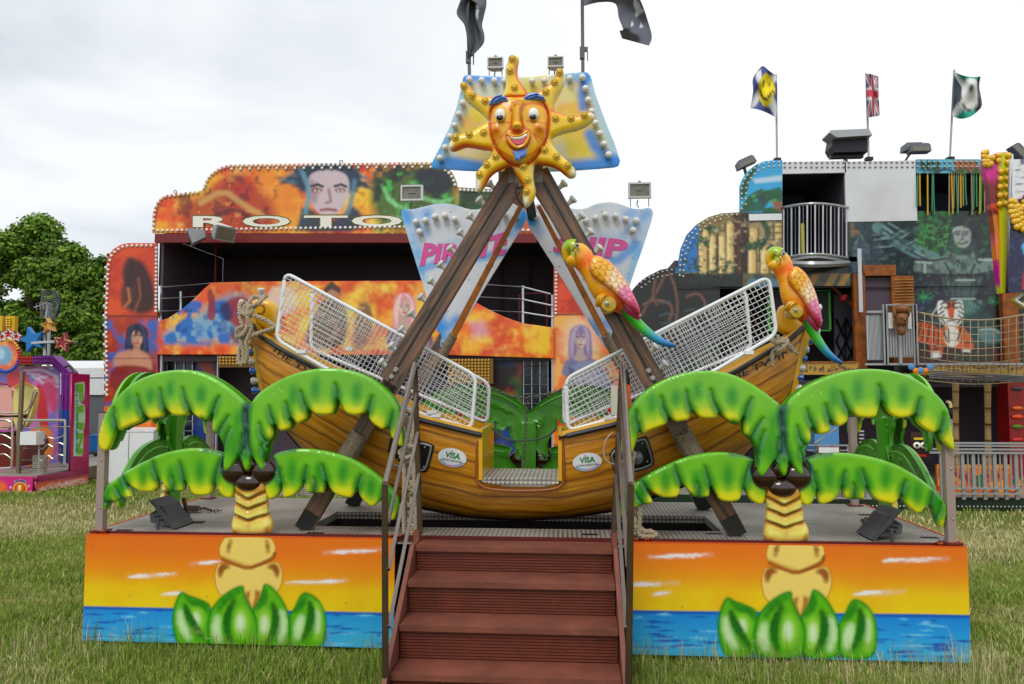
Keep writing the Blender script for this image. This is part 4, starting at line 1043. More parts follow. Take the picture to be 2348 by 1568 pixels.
porthole(z6([(1905,690),(2190,590),(2215,600),(2268,780),(2255,830),(2110,875),(1960,880),(1940,830)]),z6([(1925,705),(2180,615),(2200,630),(2248,780),(2235,820),(2100,858),(1975,862),(1955,820)]),z6([(2135,760)])[0],z6([(2208,790),(1965,720),(2170,650),(1990,840)]))
# oval maker's badge
BADGE=mat('badge_enamel',attr=True,rough=.25,coat=.4)
def badge(cx,cy,rx,ry,tilt,parent=boat):
    th=[2*math.pi*i/40 for i in range(40)]; c,s=math.cos(math.radians(tilt)),math.sin(math.radians(tilt))
    f=lambda u,v:(cx+u*rx*c-v*ry*s,cy+u*rx*s+v*ry*c)
    ring=[f(math.cos(a),math.sin(a)) for a in th]
    q=hullmap(ring,.006); n=40; cc=hullmap([(cx,cy)],.008)[0]
    mb=MB(); rings=[1,.93,.925,.0]
    cols=[(232,234,236),(232,234,236),(232,234,238),(232,234,238)]
    vs=[];cl=[]
    for k,r in enumerate((1.0,.9,.72,.4)):
        pr=hullmap([f(math.cos(a)*r,math.sin(a)*r) for a in th],.007)
        for a,p in zip(th,pr):
            vs.append(p); col=(228,232,236)
            if k==1 and math.sin(a)>.35: col=(120,110,190) if math.cos(a)>.3 else ((190,90,150) if math.cos(a)>-.3 else (90,150,200))
            cl.append(S(col))
    vs.append(hullmap([(cx,cy)],.007)[0]); cl.append(S(232,234,238))
    fs=[]
    for k in range(3):
        for i in range(n): fs.append((k*n+i,(k+1)*n+i,(k+1)*n+(i+1)%n,k*n+(i+1)%n))
    fs+=[(3*n+i,4*n,3*n+(i+1)%n) for i in range(n)]
    mb.add(vs,fs,cl); b=mb.build('maker_badge',BADGE,parent,smooth=40,fix=True)
    def mp_(x0,y0,x1,y1):
        def g(u,v):
            x,y=f(x0+(x1-x0)*u,y0+(y1-y0)*v); return hullmap([(x,y)],.009)[0],Vector((0,-1,0))
        return g
    lettering('badge_lettering','VISA',mp_(-.52,.08,.55,-.55),mat('badge_green',col=(30,128,66),rough=.4),b,bold=.03,depth=.001)
    lettering('badge_lettering','International',mp_(-.66,.42,.68,.14),mat('badge_grey',col=(110,112,120),rough=.4),b,bold=.0,depth=.001)
    p=hullmap([f(-.08,-.68)],.009)[0]; m2=MB(); m2.ball(p,.0045,8,6); m2.build('badge_dot',mat('badge_red',col=(206,60,60),rough=.4),b)
badge(1036.5,1049,33,21.5,10); badge(1346,1059,33.5,21,-6)
# gold block lettering along the bow
def bowtext(body,pa,pb,pc,ha,hb):
    """baseline px through pa,pb,pc (quadratic), heights"""
    def f(u,v):
        x=pa[0]*(1-u)**2+2*pb[0]*u*(1-u)+pc[0]*u*u; y=pa[1]*(1-u)**2+2*pb[1]*u*(1-u)+pc[1]*u*u
        dx=2*(1-u)*(pb[0]-pa[0])+2*u*(pc[0]-pb[0]); dy=2*(1-u)*(pb[1]-pa[1])+2*u*(pc[1]-pb[1]); l=math.hypot(dx,dy)
        h=(ha*(1-u)+hb*u)*v; X=x+dy/l*h; Y=y-dx/l*h
        return P(X,Y,Y=hull_y(X,Y)-.004),Vector((0,-1,0))
    return f
LETT=mat('dark_olive_lettering',col=(58,46,16),rough=.4)
lettering('bow_lettering','THE TWINS',bowtext('',(621,801),(668,846),(792,898),13,13),LETT,boat,bold=.015,depth=.001)
lettering('bow_lettering','THE TWINS',bowtext('',(1664,880),(1738,850),(1840,801),15,15),LETT,boat,bold=.015,shear=.15,depth=.001)
# seats and floor inside
def inside_boat():
    SEAT=mat('red_seat_vinyl',col=(126,40,34),rough=.4,noise=.2); 
    for x0,x1,y0,y1 in ((760,800,820,925),(860,900,880,965),(960,1000,930,1010)):
        for mir in (0,1):
            a=x0 if not mir else 2*CXp-x1; b=x1 if not mir else 2*CXp-x0
            p0=P(a,y1,Y=YC); p1=P(b,y0,Y=YC); w=bw(a)-.08
            mb=MB(); mb.box((p0.x,YC-w,p0.z),(p0.x+.05 if not mir else p0.x+.05,YC+w,p0.z+.20)); mb.build('seat_back',SEAT,boat,smooth=0)
            mb=MB(); mb.box((p0.x+.051,YC-w,p0.z),(p0.x+.28,YC+w,p0.z+.04)); mb.build('seat',SEAT,boat,smooth=0)
inside_boat()
# swing arms from the pivot down to the boat
TAN=mat('worn_orange_wood_steel',col=(168,104,44),rough=.5,noise=.45,nscale=14)
ROPE=mat('hemp_rope',col=(172,158,136),rough=.9,noise=.15,nscale=40)
ROPED=mat('dark_wound_rope',col=(134,122,104),rough=.95,noise=.3,nscale=50)
def wound(name,p,q,r,m,parent,turns):
    p=Vector(p);q=Vector(q); d=q-p; D,a,b=frame_from(d); mb=MB(); n=turns*10; pts=[]
    for i in range(n+1):
        t=i/n; th=2*math.pi*turns*t; pts.append(p+d*t+(a*math.cos(th)+b*math.sin(th))*r)
    mb.tube(pts,d.length/turns*.55,6); return mb.build(name,m,parent)
def arm(top,bot,bot2,w0,w1):
    for side,Y in ((-1,YC-.30),(1,YC+.30)):
        a=P(*top,Y=YC); b=P(*bot,Y=YC) if side>0 else P(*bot2,Y=YC); a=Vector((a.x,Y*.6+YC*.4,a.z)); b=Vector((b.x,Y,b.z)); mb=MB(); mb.bar(a,b,w0,.03,w2=w1,h2=.04); mb.build('swing_arm',TAN,boat,smooth=0)
        d=(b-a); wound('rope_binding',a+d*.80,b,.028,ROPED,boat,16)
arm((1192,455),(985,838),(912,842),.03,.05); arm((1232,458),(1432,838),(1476,842),.03,.05)
# ================================================================= A-frame
def woodpaint():
    m=bpy.data.materials.new('weathered_wood_effect_paint'); m.use_nodes=True; t=m.node_tree; b=t.nodes['Principled BSDF']; b.inputs['Roughness'].default_value=.42; b.inputs['Coat Weight'].default_value=.15
    at=t.nodes.new('ShaderNodeUVMap'); at.uv_map='UVMap'
    mp=t.nodes.new('ShaderNodeMapping'); mp.inputs['Scale'].default_value=(1.6,16,1); t.links.new(at.outputs[0],mp.inputs[0])
    n=t.nodes.new('ShaderNodeTexNoise'); n.inputs['Scale'].default_value=2.0; n.inputs['Detail'].default_value=8; n.inputs['Distortion'].default_value=.6; t.links.new(mp.outputs[0],n.inputs['Vector'])
    r=t.nodes.new('ShaderNodeValToRGB'); t.links.new(n.outputs['Fac'],r.inputs['Fac']); e=r.color_ramp.elements
    e[0].position=.3; e[0].color=(*S(62,48,42),1); e[1].position=.8; e[1].color=(*S(160,104,60),1); q=e.new(.5); q.color=(*S(100,80,68),1)
    t.links.new(r.outputs[0],b.inputs['Base Color']); return m
WP=woodpaint()
def beam(name,p,q,w,h,parent,m=None,up=(0,1,0)):
    mb=MB(); mb.bar(p,q,w,h,up); me=mb.build(name,m or WP,parent,smooth=0)
    uv=me.data.uv_layers.new(name='UVMap'); L_=(Vector(q)-Vector(p)).length; d=(Vector(q)-Vector(p)).normalized(); a=d.cross(Vector(up)).normalized(); b=a.cross(d); o=ORG[parent]
    off=random.random()*5
    for l in me.data.loops:
        c=me.data.vertices[l.vertex_index].co+o-Vector(p); uv.data[l.index].uv=(c.dot(d)+off,c.dot(a)+c.dot(b)+off)
    return me
YF=.10; YB=1.14
frame=thing('support_frame',(P(1195,1230,Y=YF).x,(YF+YB)/2,DECK),'dark wood effect A-frame holding the swinging boat','support frame')
def aframe():
    for top,bot,knee,s in (((1183,398),(687,1216),(880,876),-1),((1233,398),(1697,1232),(1502,880),1)):
        a=P(*top,Y=YF+.02); b=P(*bot,Y=YF); b.z=DECK+.002; k=P(*knee,Y=YF+.01)
        k=a+(b-a)*((k.z-a.z)/(b.z-a.z))
        beam('front_leg',a,k,.138,.07,frame); 
        # stepped side channel with recessed dark slot
        d=(k-a).normalized(); n=d.cross(Vector((0,1,0))).normalized()*(-.0 if s>0 else .0)
        beam('channel',a+Vector((-.0,-.037,0)),k+Vector((0,-.037,0)),.012,.004,frame,BLACK)
        side=Vector((-s*.085,.01,0)); 
        f0=k-(k-a).normalized()*.12; beam('lower_leg',f0+Vector((0,.058,0)),b+Vector((0,.058,0)),.115,.045,frame)
        b2=b+Vector((0,.058,0)); u=(f0-b).normalized(); beam('foot_shoe',b2+u*.13,b2-u*.0,.104,.05,frame,BLACK)
        wound('rope_binding',b+u*.72+Vector((0,.058,0)),b+u*.44+Vector((0,.058,0)),.058,ROPED,frame,17)
        for f in (.03,.07): p=k-(k-a).normalized()*(f*1.3); mb=MB(); mb.lathe([(.018,0),(.018,.006),(.012,.012),(.012,.02)],p+Vector((0,-.035,0)),(0,-1,0),8); mb.build('leg_bolt',BOLT,frame)
        # cabochon lamps along the outer edge
        out=d.cross(Vector((0,1,0))).normalized(); out=out if out.x*s>0 else -out
        N_=12
        for i in range(N_):
            f=.10+i*.0775; p=a+(k-a)*f+out*.066+Vector((0,-.01,0)); ax=(out*1+Vector((0,-.25,.25))).normalized()
            mb=MB(); r=.029; h=.066; mb.lathe([(r*.55,0),(r*.5,h*.15),(r*.55,h*.4),(r*.78,h*.62),(r,h*.72),(r*.98,h*.86),(r*.75,h*.97),(r*.2,h)],p,ax,14); mb.build('edge_lamp',CLEAR,frame,smooth=30)
    for top,bot,s in (((1215,425),(806,1143),-1),((1235,425),(1617,1163),1)):
        a=P(*top,Y=YB); b=P(*bot,Y=YB); b.z=DECK+.002
        beam('rear_leg',a,b,.10,.06,frame); u=(a-b).normalized(); beam('foot_shoe',b+u*.13,b,.104,.064,frame,BLACK)
    t=P(1207,430,Y=.2)
    mb=MB(); mb.tube([(t.x,YF-.02,t.z),(t.x,YB+.03,t.z)],.035,16); mb.build('pivot_axle',BLACK,frame)
    mb=MB(); mb.box((t.x-.11,YF-.02,t.z+.0),(t.x+.11,YF+.06,t.z+.16)); mb.build('apex_plate',mat('grey_steel_plate',col=(120,118,112),rough=.4,metal=.5),frame,smooth=0)
    mb=MB(); mb.box((t.x-.06,YF-.055,t.z-.03),(t.x-.0,YF-.02,t.z+.14)); mb.build('junction_box',mat('grey_beige_box',col=(176,172,150),rough=.5),frame,smooth=0)
    pts=[(t.x-.03,YF-.04,t.z+.06),(t.x-.06,YF-.06,t.z-.08),(t.x-.0,YF-.06,t.z-.16),(t.x+.03,YF-.05,t.z-.02)]
    mb=MB(); mb.tube(catmull(pts,6),.006,6); mb.build('apex_cable',BLACK,frame)
aframe()
# ================================================================= board behind the sun
z1=Z(1550,180,.4337)
def board_top():
    pl=Plane(Y=.26); out=z1([(650,265),(760,275),(1000,283),(1200,280),(1450,262),(1640,243),(1710,243),(1740,270),(1755,310),(1785,430),(1840,580),(1900,740),(1960,880),(2010,1040),(1998,1080),(1960,1095),(1800,1110),(1500,1130),(1200,1136),(900,1136),(600,1125),(400,1112),(325,1105),(312,1070),(400,900),(480,730),(540,560),(585,380),(600,290),(620,268)])
    c=Canvas.frompx(pl,985,160,1425,400,.45,(214,220,206),fr=z1)
    c.noise(300,(232,214,90),.38,.55,.85,ax=1.6); c.noise(240,(236,176,70),.5,.66,.8,ax=1.5); c.noise(200,(226,206,60),.5,.62,.6,ax=1.5)
    B=(40,132,220)
    c.stroke([(600,270),(540,560),(480,730),(400,900),(312,1070)],70,(172,206,226),90,.95); c.stroke([(1750,270),(1840,580),(1960,880),(2010,1040)],70,(172,206,226),90,.95)
    c.stroke([(600,270),(575,380)],70,B,60,.95); c.stroke([(610,270),(900,300)],40,B,70,.9); c.stroke([(1460,300),(1740,260)],60,(90,170,224),60,.8); c.stroke([(1720,260),(1660,420),(1680,560)],34,B,50,.85,sm=1)
    c.stroke([(312,1090),(480,1060),(640,1090),(860,1130)],80,B,60,.95,sm=1); c.stroke([(320,1060),(440,850)],40,(80,166,222),60,.7); c.stroke([(1990,1060),(1800,1080),(1550,1110)],70,B,70,.95); c.stroke([(1740,800),(1800,940),(1960,1060)],46,B,60,.9,sm=1)
    c.stroke([(1180,1130),(1550,1120)],20,(110,186,226),40,.7)
    loc=P(1205,388,Y=.26); t=thing('backing_board',loc,'blue edged yellow airbrushed board behind the smiling sun','sign board')
    k=[pl.px(*p) for p in out]
    relief('painted_board',k,pl,PAINT,t,c,step=.011,R=.012,H=.003,T=.012,sm=30)
    gl=[(662,330),(772,337),(885,342),(975,345),(1222,345),(1330,340),(1555,320),(1670,310),(1698,410),(1722,513),(1752,615),(1788,718),(1825,812),(1862,906),(1903,1000),(400,1030),(445,936),(490,838),(530,740),(568,640),(603,540),(640,450)]
    for x,y in gl:
        a=pl.px(*z1([(x,y)])[0]); p=pl.w(a[0],a[1],.02); mb=MB(); mb.lathe([(.01,-.005),(.011,.006),(.018,.013),(.023,.024),(.0235,.033),(.019,.045),(.011,.051),(.002,.053)],p,(0,-1,0),14); mb.build('lamp_globe',GLOBE,t,smooth=60)
    mb=MB(); 
    for x in (1150,1240): q=P(x,300,Y=.30); mb=MB(); mb.box((q.x-.02,.275,P(x,430,Y=.3).z),(q.x+.02,.31,P(x,200,Y=.3).z)); mb.build('bracket',SOCK,t,smooth=0)
    return t
board_top()
# ================================================================= sun face
def sun():
    YS=-.02; pl=Plane(Y=YS)
    out=[(945,475),(975,400),(987,340),(975,260),(985,180),(1020,108),(1060,94),(1095,102),(1106,130),(1090,200),(1090,280),(1120,340),(1165,400),(1200,465),
     (1270,420),(1340,380),(1400,320),(1430,250),(1470,226),(1505,245),(1520,290),(1510,350),(1480,420),(1430,500),(1405,595),
     (1480,612),(1560,640),(1640,635),(1700,612),(1750,600),(1783,630),(1778,670),(1730,720),(1640,765),(1540,785),(1450,810),(1390,842),
     (1410,910),(1470,980),(1540,1040),(1600,1100),(1622,1150),(1605,1190),(1560,1202),(1510,1165),(1460,1120),(1380,1085),(1290,1075),(1243,1062),
     (1235,1140),(1235,1220),(1255,1300),(1245,1380),(1200,1440),(1160,1464),(1138,1420),(1130,1350),(1150,1290),(1110,1220),(1065,1160),(1045,1085),
     (950,1110),(880,1150),(830,1200),(800,1270),(760,1320),(725,1322),(713,1260),(712,1180),(740,1110),(800,1060),(850,1000),(862,945),
     (780,945),(700,925),(620,915),(560,945),(500,960),(465,930),(475,880),(510,830),(580,800),(660,790),(740,740),(800,700),(838,686),
     (760,610),(680,550),(610,480),(576,400),(580,350),(612,328),(650,350),(690,410),(740,455),(820,465),(900,465)]
    c=Canvas.frompx(pl,1020,120,1375,490,.4,(250,204,22),fr=z1)
    RD=(208,64,52); OR=(234,128,30)
    # pinkish-red shaded one edge of each ray, cream other edge
    for s in ([(985,180),(975,260),(987,340),(975,400),(950,470)],[(1520,290),(1480,420),(1430,500)],[(1783,640),(1730,720),(1640,765),(1540,785),(1450,815)],[(1622,1150),(1600,1100),(1470,980),(1410,910)],[(1255,1300),(1235,1220),(1235,1100)],[(713,1260),(725,1180),(745,1110),(800,1060),(850,1000)],[(500,960),(465,930),(475,880)],[(578,390),(610,480),(680,550),(830,680)]):
        c.stroke(s,26,(246,226,150),24,.8,sm=1)
    for s in ([(1090,200),(1085,280),(1120,350),(1190,465)],[(1420,260),(1395,330),(1340,385),(1200,470)],[(1400,600),(1560,645),(1640,640),(1700,615)],[(1520,1170),(1460,1120),(1380,1085),(1280,1072)],[(1150,1290),(1110,1220),(1060,1150)],[(800,1270),(830,1200),(880,1150),(1030,1085)],[(520,945),(620,905),(700,920),(850,945)],[(650,350),(690,410),(740,455),(900,470)]):
        c.stroke(s,20,(236,132,56),34,.85,sm=1); c.stroke(s,6,(216,80,62),16,.75,sm=1)
    for x,y,rx,ry in ((1080,100,30,20),(1495,235,22,22),(1760,630,28,36),(1590,1170,34,30),(1170,1420,30,50),(735,1270,28,60),(490,915,26,36),(600,345,30,20)): c.ell(x,y,rx,ry,(250,240,216),30,.9)
    fx=lambda s:s
    oval=[(848,640),(860,585),(930,500),(1010,478),(1110,486),(1210,470),(1290,500),(1355,590),(1372,690),(1360,820),(1320,930),(1250,1030),(1160,1100),(1080,1100),(985,1050),(905,960),(862,840),(845,740)]
    c.poly(oval,(246,186,24),6,sm=1); c.loop(oval,10,(226,110,50),34,.7,sm=1); c.loop(oval,5,(196,48,50),11,.85,sm=1)
    c.ell(905,810,34,34,(222,92,48),60,.85); c.ell(1290,800,34,34,(222,92,48),60,.85)
    for e in ([(855,610),(900,570),(960,560),(1020,580),(1050,640),(1050,700),(1040,780)],[(1345,600),(1300,570),(1230,562),(1160,580),(1125,640),(1125,700),(1145,780)]): c.stroke(e,5,RD,18,.8,sm=1)
    for e in ([(860,735),(1020,740)],[(1180,730),(1360,740)],[(890,890),(960,850),(1030,790)],[(1310,880),(1240,840),(1160,790)],[(1050,570),(1120,572)],[(1060,600),(1115,602)],[(920,960),(980,1000),(1050,1040)],[(1280,950),(1230,1000),(1160,1040)],[(960,860),(920,920)],[(1240,850),(1280,900)]): c.stroke(e,3,RD,13,.75,sm=1)
    c.stroke([(1040,780),(1045,815),(1095,830),(1145,815),(1150,780)],10,RD,18,.95,sm=1)
    c.stroke([(1000,860),(1050,850),(1100,855),(1150,835),(1190,815)],10,RD,22,.8,sm=1); c.stroke([(1000,860),(1030,950),(1090,985),(1160,960),(1200,880),(1195,820)],12,RD,22,.8,sm=1)
    c.ell(1110,500,60,26,(222,84,50),40,.8)
    t=thing('sun_face',P(1195,460,Y=YS),'smiling yellow and orange moulded sun with curled rays at the top of the ride','sun figure')
    k=c.k(); P2=lambda pts,n=1:smooth_loop(c.pt(pts),n)
    ovq=P2(oval,2)
    def hf(V,D,h):
        ins=inside(V[:,0],V[:,1],ovq); d=segdist(V[:,0],V[:,1],ovq,True); b=np.where(ins,.055*np.sqrt(np.clip(1-(1-np.clip(d/.16,0,1))**2,0,1)),0)
        gr=.012*np.exp(-(d/.008)**2)
        r=h+b-gr
        for q,dep,w in ((c.pt([(1110,560),(1100,700),(1095,790)]),.05,.03),(c.pt([(1020,880),(1090,920),(1170,870)]),.012,.03),(c.pt([(900,790)]*2),.02,.035),(c.pt([(1290,780)]*2),.02,.035)):
            dd=segdist(V[:,0],V[:,1],q,False); r=r+dep*np.exp(-(dd/w)**2)
        for q in (c.pt([(1040,640),(1030,800)]),c.pt([(1140,640),(1150,800)]),c.pt([(1000,860),(1030,950),(1090,985),(1160,960),(1200,880)])):
            dd=segdist(V[:,0],V[:,1],q,False); r=r-.009*np.exp(-(dd/.009)**2)
        return r
    relief('sun_body',P2(out,2),pl,GLOSS,t,c,step=.0075,R=.045,H=.04,T=.01,base=0,hfun=hf)
    def blob(name,pts,m,off,T,R=.012,H=.012,step=.006,cv=None,n=2):
        return relief(name,P2(pts,n),pl,m,t,cv,step=step,R=R,H=H,T=T,base=off,sm=30)
    BL=mat('blue_brow_paint',col=(104,146,226),rough=.3,coat=.4); BLD=mat('dark_blue_brow_line',col=(52,56,140),rough=.4)
    blob('eyebrow',[(835,580),(850,540),(880,505),(930,480),(985,500),(1015,530),(1030,560),(975,548),(920,560),(870,575)],BL,.072,.01,.02,.018)
    blob('eyebrow',[(1135,548),(1150,510),(1190,470),(1250,462),(1300,480),(1335,510),(1352,545),(1290,530),(1230,535),(1180,542)],BL,.072,.01,.02,.018)
    for pts in ([(860,560),(900,520),(960,500)],[(900,560),(950,525),(1000,530)],[(1160,530),(1210,500),(1280,490)],[(1200,535),(1260,510),(1330,525)]):
        mb=MB(); mb.tube(catmull([pl.w(*c.pt([p])[0],.103) for p in pts],4),.0032,6); mb.build('brow_line',BLD,t)
    EW=mat('eye_white',col=(236,236,228),rough=.15,coat=.6); EK=mat('eye_black',col=(24,28,36),rough=.12,coat=.8)
    for cx,cy in ((945,675),(1237,670)):
        a=c.pt([(cx,cy)])[0]; mb=MB(); mb.ball(pl.w(a[0],a[1],.108),(49*k,.02,60*k),20,14); e=mb.build('eye',EW,t)
        a=c.pt([(cx-2,cy+32)])[0]; mb=MB(); mb.ball(pl.w(a[0],a[1],.122),(33*k,.012,27*k),16,10); mb.build('pupil',EK,e)
        a=c.pt([(cx-8,cy+22)])[0]; mb=MB(); mb.ball(pl.w(a[0],a[1],.1335),(6*k,.003,6*k),8,6); mb.build('eye_glint',EW,e)
    nz=mat('nose_paint',col=(242,186,22),rough=.22,coat=.6); mb=MB()
    q=[(1095,640),(1095,700),(1095,745),(1096,778),(1096,800)]; rr=[18*k,26*k,34*k,42*k,26*k]; mb.tube(catmull([pl.w(*c.pt([p])[0],.105+i*.008) for i,p in enumerate(q)],4),[float(v) for v in np.interp(np.linspace(0,1,17),np.linspace(0,1,5),rr)],14); mb.ball(pl.w(*c.pt([(1096,785)])[0],.138),(44*k,.03,34*k),14,10); mb.build('nose',nz,t,smooth=60)
    LIP=mat('lip_yellow',col=(240,176,24),rough=.25,coat=.5); MO=mat('mouth_pink',col=(214,96,110),rough=.3,coat=.4)
    blob('mouth',[(1020,870),(1060,878),(1110,880),(1160,860),(1188,838),(1182,880),(1160,925),(1110,952),(1070,940),(1035,905)],MO,.118,.004,.004,.002,n=2)
    blob('teeth',[(1025,870),(1060,882),(1110,882),(1160,862),(1185,842),(1178,868),(1150,892),(1100,905),(1055,898)],EW,.122,.004,.006,.004,n=1)
    mb=MB(); mb.tube(catmull([pl.w(*c.pt([p])[0],.122) for p in ((1012,862),(1060,868),(1110,868),(1160,845),(1190,822))],5),.008,8); mb.build('lip',LIP,t)
    mb=MB(); mb.tube(catmull([pl.w(*c.pt([p])[0],.118) for p in ((1012,862),(1030,915),(1070,955),(1110,966),(1160,940),(1190,885),(1196,825))],5),.009,8); mb.build('lip',LIP,t)
    blob('goatee',[(1048,985),(1100,985),(1175,955),(1178,1010),(1160,1050),(1150,1030),(1140,1062),(1128,1040),(1112,1095),(1095,1060),(1082,1080),(1068,1030)],BL,.088,.006,.014,.012,n=1)
    Y_=mat('amber_lamp_cap',col=(232,196,10),rough=.16,coat=.8,noise=.2,nscale=90)
    for x,y in ((1045,145),(1027,252),(1065,402),(1467,266),(1422,355),(1345,440),(1430,678),(1568,678),(1687,650),(1334,957),(1438,1017),(1540,1096),(1147,1105),(1180,1224),(1173,1325),(898,1017),(818,1088),(753,1175),(789,803),(662,818),(539,847),(802,522),(690,471),(614,386)):
        a=c.pt([(x,y)])[0]; p=pl.w(a[0],a[1],.045); r=38*k
        mb=MB(); 
        for j in range(10): th=2*math.pi*j/10; mb.ball(p+Vector((math.cos(th)*r*.72,-.008,math.sin(th)*r*.72)),(r*.22,.009,r*.22),6,5)
        mb.lathe([(r*.96,-.006),(r,.0),(r*.92,.008),(r*.5,.010),(r*.42,.022),(r*.3,.026),(r*.05,.027)],p,(0,-1,0),16)
        mb.build('ray_lamp',Y_,t,smooth=40)
sun()
# ================================================================= PIRATE / SHIP boards
z2=Z(1450,700,.511)
PINK=mat('pink_lettering',col=(214,84,156),rough=.3,coat=.3)
def signboards():
    pl=Plane(Y=YB-.075)
    left=[(245,232),(320,235),(420,210),(500,190),(580,188),(660,205),(740,232),(800,238),(860,225),(950,195),(1020,182),(1080,185),(1130,215),(1183,232),(1183,332),(1110,440),(1000,620),(900,780),(800,950),(700,1110),(620,1240),(595,1290),(565,1300),(535,1290),(525,1260),(540,1210),(530,1180),(500,1150),(470,1060),(420,880),(370,720),(300,500),(250,340),(228,260)]
    right=[(1186,232),(1230,205),(1300,190),(1400,215),(1500,225),(1590,235),(1640,228),(1710,195),(1780,180),(1850,180),(1920,200),(1990,228),(2060,233),(2120,220),(2150,235),(2152,290),(2110,420),(2060,570),(2000,740),(1950,900),(1880,1090),(1830,1190),(1845,1250),(1840,1290),(1812,1302),(1790,1290),(1740,1210),(1640,1060),(1520,860),(1400,670),(1290,500),(1186,332)]
    for i,(out,label) in enumerate(((left,'white and blue wavy board lettered PIRATE on the left of the frame'),(right,'white and blue wavy board lettered SHIP on the right of the frame'))):
        c=Canvas.frompx(pl,915,455,1505,810,.5,(212,216,224),fr=z2); B=(48,146,222)
        sx=(lambda x:x) if i==0 else (lambda x:2370-x)
        for pts,w in (([(240,240),(300,420),(345,560)],30),([(240,240),(420,270)],40),([(1183,235),(1130,330),(1080,400)],30),([(560,1290),(600,1190),(660,1100)],60),([(510,1150),(540,1060),(510,960)],18),([(560,1290),(540,1150)],60)):
            c.stroke([(sx(x),y) for x,y in pts],w,B,60,.85,sm=1)
        c.stroke([(sx(x),y) for x,y in [(230,250),(320,500),(400,760)]],14,(120,190,232),40,.7); c.stroke([(sx(x),y) for x,y in [(1183,232),(1183,330)]],60,B,60,.85)
        c.stroke([(sx(x),y) for x,y in [(320,235),(500,190),(660,205)]],10,(150,196,226),50,.4); c.noise(300,(226,228,234),.45,.6,.5)
        c.stroke([(sx(x),y) for x,y in [(260,270),(330,330),(440,420)]],14,B,40,.5,sm=1)
        w=0
        # soft blue halo behind the lettering
        if i==0: c.stroke([(390,690),(520,640),(700,620),(860,600),(1050,560)],30,(70,150,224),34,.75,sm=1); c.stroke([(400,600),(520,520),(720,470),(900,440),(1050,420)],20,(150,190,230),50,.5,sm=1)
        else: c.stroke([(1430,560),(1560,560),(1680,590),(1860,640),(1960,560),(2010,500)],34,(70,150,224),34,.8,sm=1); c.stroke([(1440,510),(1600,430),(1800,440),(1960,460)],20,(150,190,230),50,.5,sm=1)
        loc=P((1050,1370)[i],800,Y=YB-.07)
        t=thing('name_board',loc,label,'sign board','white PIRATE SHIP boards on the rear frame')
        relief('painted_board',smooth_loop([pl.px(*p) for p in z2(out)],1),pl,PAINT,t,c,step=.013,R=.008,H=.002,T=.014,sm=30)
        gl=[(352,338),(422,328),(496,300),(572,292),(645,318),(952,296),(1025,282),(1106,298),(380,413)] if i==0 else [(1258,296),(1545,300),(1640,332),(1712,312),(1787,288),(1865,294),(1942,318),(2022,330),(1996,402)]
        for x,y in gl:
            a=pl.px(*z2([(x,y)])[0]); p=pl.w(a[0],a[1],.018); mb=MB(); mb.lathe([(.012,-.004),(.012,.006),(.021,.014),(.0265,.028),(.027,.038),(.022,.052),(.013,.059),(.002,.061)],p,(0,-1,0),14); mb.build('lamp_globe',GLOBE,t,smooth=60)
        rb=random.Random(4+i)
        for x,y in ((300,250),(425,268),(610,250),(320,480),(370,600),(400,720),(640,830),(750,770),(880,660),(930,668),(1000,560),(700,1075),(590,1010),(510,1070),(1125,250)):
            x=sx(x); a=pl.px(*z2([(x,y)])[0]); mb=MB(); mb.lathe([(.006,0),(.006,.003),(.002,.004)],pl.w(a[0],a[1],.0165),(0,-1,0),6); mb.build('screw',BOLT,t)
        a=pl.px(*z2([(sx(552),1250)])[0]); mb=MB(); mb.lathe([(.018,0),(.018,.005),(.011,.01),(.011,.016)],pl.w(a[0],a[1],.0165),(0,-1,0),8); mb.build('bolt',BOLT,t)
        def arc(p0,p1,p2,h0,h1,h2,lean):
            def f(u,v):
                x=p0[0]*(1-u)**2+2*p1[0]*u*(1-u)+p2[0]*u*u; y=p0[1]*(1-u)**2+2*p1[1]*u*(1-u)+p2[1]*u*u
                h=h0*(1-u)**2+2*h1*u*(1-u)+h2*u*u; a=pl.px(*z2([(x+lean*h*v,y-h*v)])[0]); return pl.w(a[0],a[1],.021),pl.n
            return f
        if i==0: lettering('lettering','PIRATE',arc((372,668),(700,612),(1022,580),180,90,190,.22),PINK,t,bold=.045,depth=.003)
        else: lettering('lettering','SHIP',arc((1385,560),(1620,590),(1935,612),100,170,140,.28),PINK,t,bold=.045,depth=.003)
signboards()
